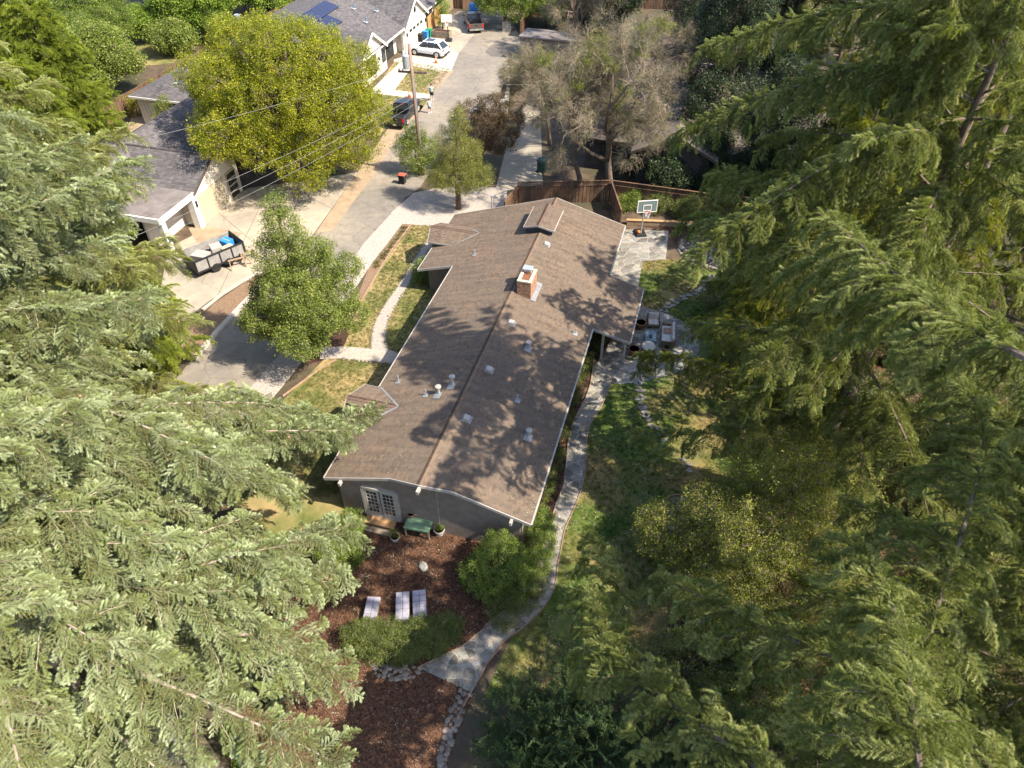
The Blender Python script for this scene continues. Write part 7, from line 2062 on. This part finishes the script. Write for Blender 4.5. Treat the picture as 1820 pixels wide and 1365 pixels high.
for i, (s, t_) in enumerate(((60, -57.3), (63.5, -57.4), (66, -57.2), (69, -57.4), (73, -57.3), (88, -57.4), (92, -57.3), (96, -57.4), (100, -57.4))):
    p = W(s, t_)
    SH("fence_shrub", "yellow-green shrub by the back fence of the white house, " + ["nearest the garage", "second from the garage", "third from the garage", "fourth from the garage", "fifth from the garage", "fourth from the far end", "third from the far end", "second from the far end", "at the far end"][i], "shrub", (p.x, p.y), 'yellow', [(0, 0, .8, .8, 1), (0, 0, 1.7, .55, 1.1)], .05, per=60, scale=1.0, seed=170 + i, group="shrubs along the back fence")
fl = thing("flowering_shrub", "pink flowering shrub near the top left fence", "shrub", at(440, 14))
SHp = Pts()
for k in range(30): SHp.add_any(noise_jit(.8) + Vector((0, 0, 1)), 1.1)
SHp.build("foliage", G['purple'], fl)
m = MB()
for k in range(60):
    d = noise_jit(1).normalized() * 1.0; m.ball(d + Vector((0, 0, 1.1)), .1, 5, 3)
m.build("blossom", MT['flowers'], fl, kind="stuff")

# ------------------------------------------------------------------ bare trees with mistletoe
def bare_tree(label, base, H, seed, spread=.62, levels=5, mist=(), leafy=.25, lean=(0, 0), n0=4):
    random.seed(seed)
    b0 = Vector((base[0], base[1], 0)); t = thing("bare_tree", label, "tree", b0, 0, "half bare trees by the dark house")
    m = MB(); lim = MB(); P = Pts(); Q = Pts(); ends = []
    def grow(p, d, L, r, lv):
        n = 4; pts = [p]
        for s in range(n):
            d = (d + noise_jit(.2) + Vector((0, 0, .04 if lv > 2 else -.09))).normalized(); p = p + d * (L / n); pts.append(p)
        (m if lv == levels else lim).tube(pts, [r * (1 - .4 * k / n) for k in range(n + 1)], 8 if lv == levels else 5 if lv > 2 else 3, cap=False)
        if lv <= 2:
            for k in range(1 if lv == 2 else 2):
                q_ = pts[random.randint(1, n)]
                P.add(q_, (d + noise_jit(.7)).normalized(), random.uniform(.8, 1.4))
                if random.random() < leafy * 2.2: Q.add_any(q_ + noise_jit(.4), random.uniform(.5, 1.0))
        if lv == 0: ends.append(p); return
        c = n0 if lv == levels else random.choice((2, 3, 3))
        for k in range(c):
            a = random.uniform(0, 6.28); s_ = random.uniform(.35, 1.0) * spread * (1.0 if lv == levels else 1.15)
            u = d.orthogonal().normalized(); w = d.cross(u)
            dd = (d + (u * math.cos(a) + w * math.sin(a)) * s_ * 1.3).normalized()
            grow(pts[-1] if k < 2 else pts[random.randint(2, n)], dd, L * random.uniform(.62, .85), r * .58, lv - 1)
    grow(Vector((0, 0, 0)), Vector((lean[0], lean[1], 1)).normalized(), H * .3, H * .02, levels)
    m.build("trunk", MT['bark'], t, smooth=True); lim.build("limb", MT['bark'], t, kind="stuff", fix=False)
    P.build("twigs", G['twig'], t)
    if Q.p: Q.build("foliage", G['mistle'], t)
    for (x, y, z, r) in mist:
        o = thing("mistletoe", None, None); o.parent = t; o.location = Vector((x, y, z)) - b0
        M_ = Pts()
        for k in range(int(42 * r * r) + 10):
            d = noise_jit(1).normalized() * r * random.uniform(.4, 1); M_.add_any(d, random.uniform(.7, 1.1))
        M_.build("clump", G['mistle'], o)
def at_y(px_, py_, Y):
    """the point of the survey sight line at distance Y along the ground axis"""
    a, b = at(px_, py_, 0), Vector((0, 0, CAM_H))
    return b + (a - b) * (Y / a.y)
def MI(L): return [(*at_y(x, y, Y), r) for x, y, Y, r in L]
bare_tree("half bare tree with mistletoe balls in front of the taupe roof", (8.6, 57.2), 16.8, 21, mist=MI([(1058, 84, 55, 1.3), (1086, 116, 55, .8), (1034, 112, 55, .8), (1152, 50, 56, .9), (1184, 42, 56, .75), (1140, 90, 56, .7), (1112, 162, 55, .8), (968, 100, 56, .9), (1025, 150, 55, .6), (1095, 178, 55, .7)]), lean=(-.05, .05), n0=4, spread=.85)
bare_tree("bare forked tree right of the mistletoe tree", (12.6, 59.5), 15.5, 25, lean=(.08, .06), leafy=.06, n0=3)
bare_tree("leaning half bare tree over the side drive", (6.0, 57.5), 12.5, 23, lean=(-.35, .1), leafy=.75, n0=4, spread=.7)
bare_tree("thin leafy tree at the street wall left of the taupe roof", (3.6, 66), 10, 27, lean=(-.1, .1), leafy=.5, n0=3)
bare_tree("twiggy grey tree at the top by the work bench", (8, 92), 11, 29, leafy=.12, n0=4)

# cones on the cedars
random.seed(77)
for nm, lab, mt_, cnt, trees in (("pale_cones", None, 'cone_pale', 420, None),):
    pass

# ------------------------------------------------------------------ grass, chips, little plants: what nobody could count
def scatter(name, poly, n, group_, scale, z=0.0, avoid=(), mask=None):
    xs = [p[0] for p in poly]; ys = [p[1] for p in poly]
    P = Pts(); k = 0
    while len(P.p) < n and k < n * 12:
        k += 1
        p = (random.uniform(min(xs), max(xs)), random.uniform(min(ys), max(ys)))
        if not inside(p, poly) or any(inside(p, a) for a in avoid): continue
        if mask and not mask(p): continue
        P.p.append((p[0], p[1], z)); P.r.append((random.uniform(-.15, .15), random.uniform(-.15, .15), random.uniform(0, 6.28))); P.s.append(scale * random.uniform(.6, 1.35))
    return P.build(name, group_)
def tuft(name, mats, n=12, h=.07, w=.012, sp=.06):
    V = []; F = []; val = []
    for i in range(n):
        p = np.array([rng.uniform(-sp, sp), rng.uniform(-sp, sp), 0]); d = nrm(np.array([rng.uniform(-.7, .7), rng.uniform(-.7, .7), 1.0])); o = nrm(np.cross(d, rng.normal(size=3))) * w * .5
        b = len(V); t = rng.rand(); V += [p - o, p + o, p + d * h * rng.uniform(.6, 1.2)]; val += [t * .7, t * .7, t]; F.append((b, b + 1, b + 2))
    return leafmesh(name, V, F, val, mats)
def chip(name, mats, n=9):
    V = []; F = []; val = []
    for i in range(n):
        p = np.array([rng.uniform(-.13, .13), rng.uniform(-.13, .13), rng.uniform(.004, .03)]); a = rng.uniform(0, 6.28)
        d = np.array([math.cos(a), math.sin(a), rng.uniform(-.3, .3)]) * rng.uniform(.02, .055); w = np.array([-math.sin(a), math.cos(a), rng.uniform(-.2, .2)]) * rng.uniform(.008, .018)
        b = len(V); V += [p - d - w, p + d - w, p + d + w, p - d + w]; t = rng.rand(); val += [t] * 4; F.append((b, b + 1, b + 2)); F.append((b, b + 2, b + 3))
    return leafmesh(name, V, F, val, mats)
GT = scatter_group("grass_tuft", [tuft(f"grass_tuft_{i}", [LEAF['grass']], 14, .06, .016, .09) for i in range(3)])
GD = scatter_group("lush_grass_tuft", [tuft(f"lush_tuft_{i}", [LEAF['grassdark']], 14, .07, .016, .09) for i in range(3)])
CH = scatter_group("chip_set", [chip(f"chip_set_{i}", [LEAF['chip']]) for i in range(4)])
random.seed(13)
FRONT = pts2([(735, 400), (800, 402), (830, 392), (850, 470), (760, 690), (660, 850), (570, 890), (480, 820), (505, 715), (575, 650), (612, 612), (640, 550), (675, 485)])
path_front = [(p.x, p.y) for p in PL] + [(p.x, p.y) for p in reversed(PR)]
cross = [(p.x, p.y) for p in CR]
tag(scatter("front_grass", FRONT, 16000, GT, 1.0, .012, (path_front, cross, pts2([(540, 650), (575, 615), (600, 585), (622, 590), (610, 618), (575, 640)]))), kind="stuff")
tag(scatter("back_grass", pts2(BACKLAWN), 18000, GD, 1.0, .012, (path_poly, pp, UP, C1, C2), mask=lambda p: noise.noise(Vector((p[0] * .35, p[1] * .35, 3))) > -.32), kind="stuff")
tag(scatter("far_grass", pts2([(650, 215), (705, 106), (800, 123), (770, 165), (745, 200), (690, 226)]), 3500, GT, 1.0, .014, (pts2([(662, 158), (712, 110), (736, 114), (702, 160), (766, 168), (762, 178), (662, 166)]),)), kind="stuff")
tag(scatter("mulch_chips", pts2(MULCH1), 9000, CH, 1.0, .014, (path_poly,)), kind="stuff")
tag(scatter("mulch_circle_chips", pts2(MULCH2), 11000, CH, 1.0, .018, (path_poly,)), kind="stuff")
tag(scatter("leaf_litter", [(3, 6), (22, 4), (30, 30), (24, 52), (14, 50), (15, 30), (9, 20)], 14000, CH, 1.6, .008, (pts2(BACKLAWN),)), kind="stuff")
def litter(name, mats, n=5, L=.05, w=.018):
    V = []; F = []; val = []
    for i in range(n):
        p = np.array([rng.uniform(-.2, .2), rng.uniform(-.2, .2), rng.uniform(.002, .012)]); a = rng.uniform(0, 6.28); d = np.array([math.cos(a), math.sin(a), .1]) * L * rng.uniform(.5, 1.2); o = np.array([-math.sin(a), math.cos(a), 0]) * w
        b = len(V); V += [p - d, p + o, p + d, p - o]; t = rng.rand(); val += [t] * 4; F += [(b, b + 1, b + 2), (b, b + 2, b + 3)]
    return leafmesh(name, V, F, val, mats)
LT = scatter_group("fallen_leaves", [litter(f"fallen_leaf_{i}", [LEAF['twig']]) for i in range(3)])
tag(scatter("fallen_leaves", pts2(MULCH1), 700, LT, 1.0, .03, (path_poly,)), kind="stuff")
tag(scatter("fallen_leaves", pts2(MULCH2), 600, LT, 1.0, .03, (path_poly,)), kind="stuff")
tag(scatter("fallen_leaves", path_poly, 420, LT, .8, .062), kind="stuff")
tag(scatter("fallen_leaves", pts2(BACKLAWN), 1500, LT, 1.1, .03, (path_poly, pp)), kind="stuff")
rl_ = Pts()
for k in range(1100):
    x = random.choice((-1, 1)) * random.uniform(.1, 5.1); s = random.uniform(19.6, 46)
    if random.random() < .5: x = math.copysign(5.15 - abs(random.gauss(0, .5)), x)
    rl_.p.append((x, YS(s), ZR - SL * abs(x) + .02)); rl_.r.append((0, math.atan(SL) * (1 if x > 0 else -1), 0)); rl_.s.append(random.uniform(.5, 1.0))
rl_.build("roof_litter", LT, house)
# small tufts in the strip beside the gravel
random.seed(19)
for k in range(11):
    p = at(668 + k * 5.2 + random.uniform(-2, 2), 474 - k * 6.8)
    nth = ["nearest the street tree", "second from the street tree", "third from the street tree", "fourth from the street tree", "fifth from the street tree", "in the middle of the row", "fifth from the driveway", "fourth from the driveway", "third from the driveway", "second from the driveway", "nearest the driveway"][k]
    t = thing("grass_clump", "golden grass clump by the gravel strip, " + nth, "plant", p, 0, "grass clumps along the gravel strip")
    P = Pts()
    for j in range(8): P.add_any((random.uniform(-.1, .1), random.uniform(-.1, .1), .05), 2.6)
    P.build("blades", GT, t)
# cones sitting on the boughs of the cedars: parts of those trees
random.seed(77)
dep_trees = [o for o in COL.objects if o.name.startswith("cedar_tree") and o.parent is None]
for tr_ in dep_trees:
    cr = [c for c in tr_.children if c.name.startswith("crown")][0]
    vs_ = [v.co.copy() for v in cr.data.vertices]
    b = MB(); b2 = MB()
    for k in range(60):
        p = random.choice(vs_); b.ball(p + Vector((random.uniform(-.2, .2), random.uniform(-.2, .2), .08)), random.uniform(.04, .06), 6, 4, (1, 1, 1.35))
    for k in range(20):
        p = random.choice(vs_); b2.ball(p + Vector((random.uniform(-.2, .2), random.uniform(-.2, .2), .06)), random.uniform(.05, .075), 6, 4, (1, 1, 1))
    b.build("pale_cone", MT['cone_pale'], tr_, smooth=True, kind="stuff"); b2.build("brown_cone", MT['cone_red'], tr_, smooth=True, kind="stuff")
for o in [o for o in COL.objects if o.name.startswith("deodar_cedar") and o.parent is None][4:8]:
    cr = [c for c in o.children if c.name.startswith("crown")][0]
    vs_ = [v.co.copy() for v in cr.data.vertices]
    b = MB()
    for k in range(70):
        p = random.choice(vs_); b.ball(p + Vector((0, 0, .08)), random.uniform(.06, .09), 6, 4, (1, 1, 1.2))
    b.build("brown_cone", MT['cone_red'], o, smooth=True, kind="stuff")
print("triangles", sum(len(p.vertices) - 2 for me in bpy.data.meshes for p in me.polygons), "objects", len(COL.objects), "points", sum(len(o.data.vertices) for o in COL.objects if o.type == 'MESH' and any(m.type == 'NODES' for m in o.modifiers)))
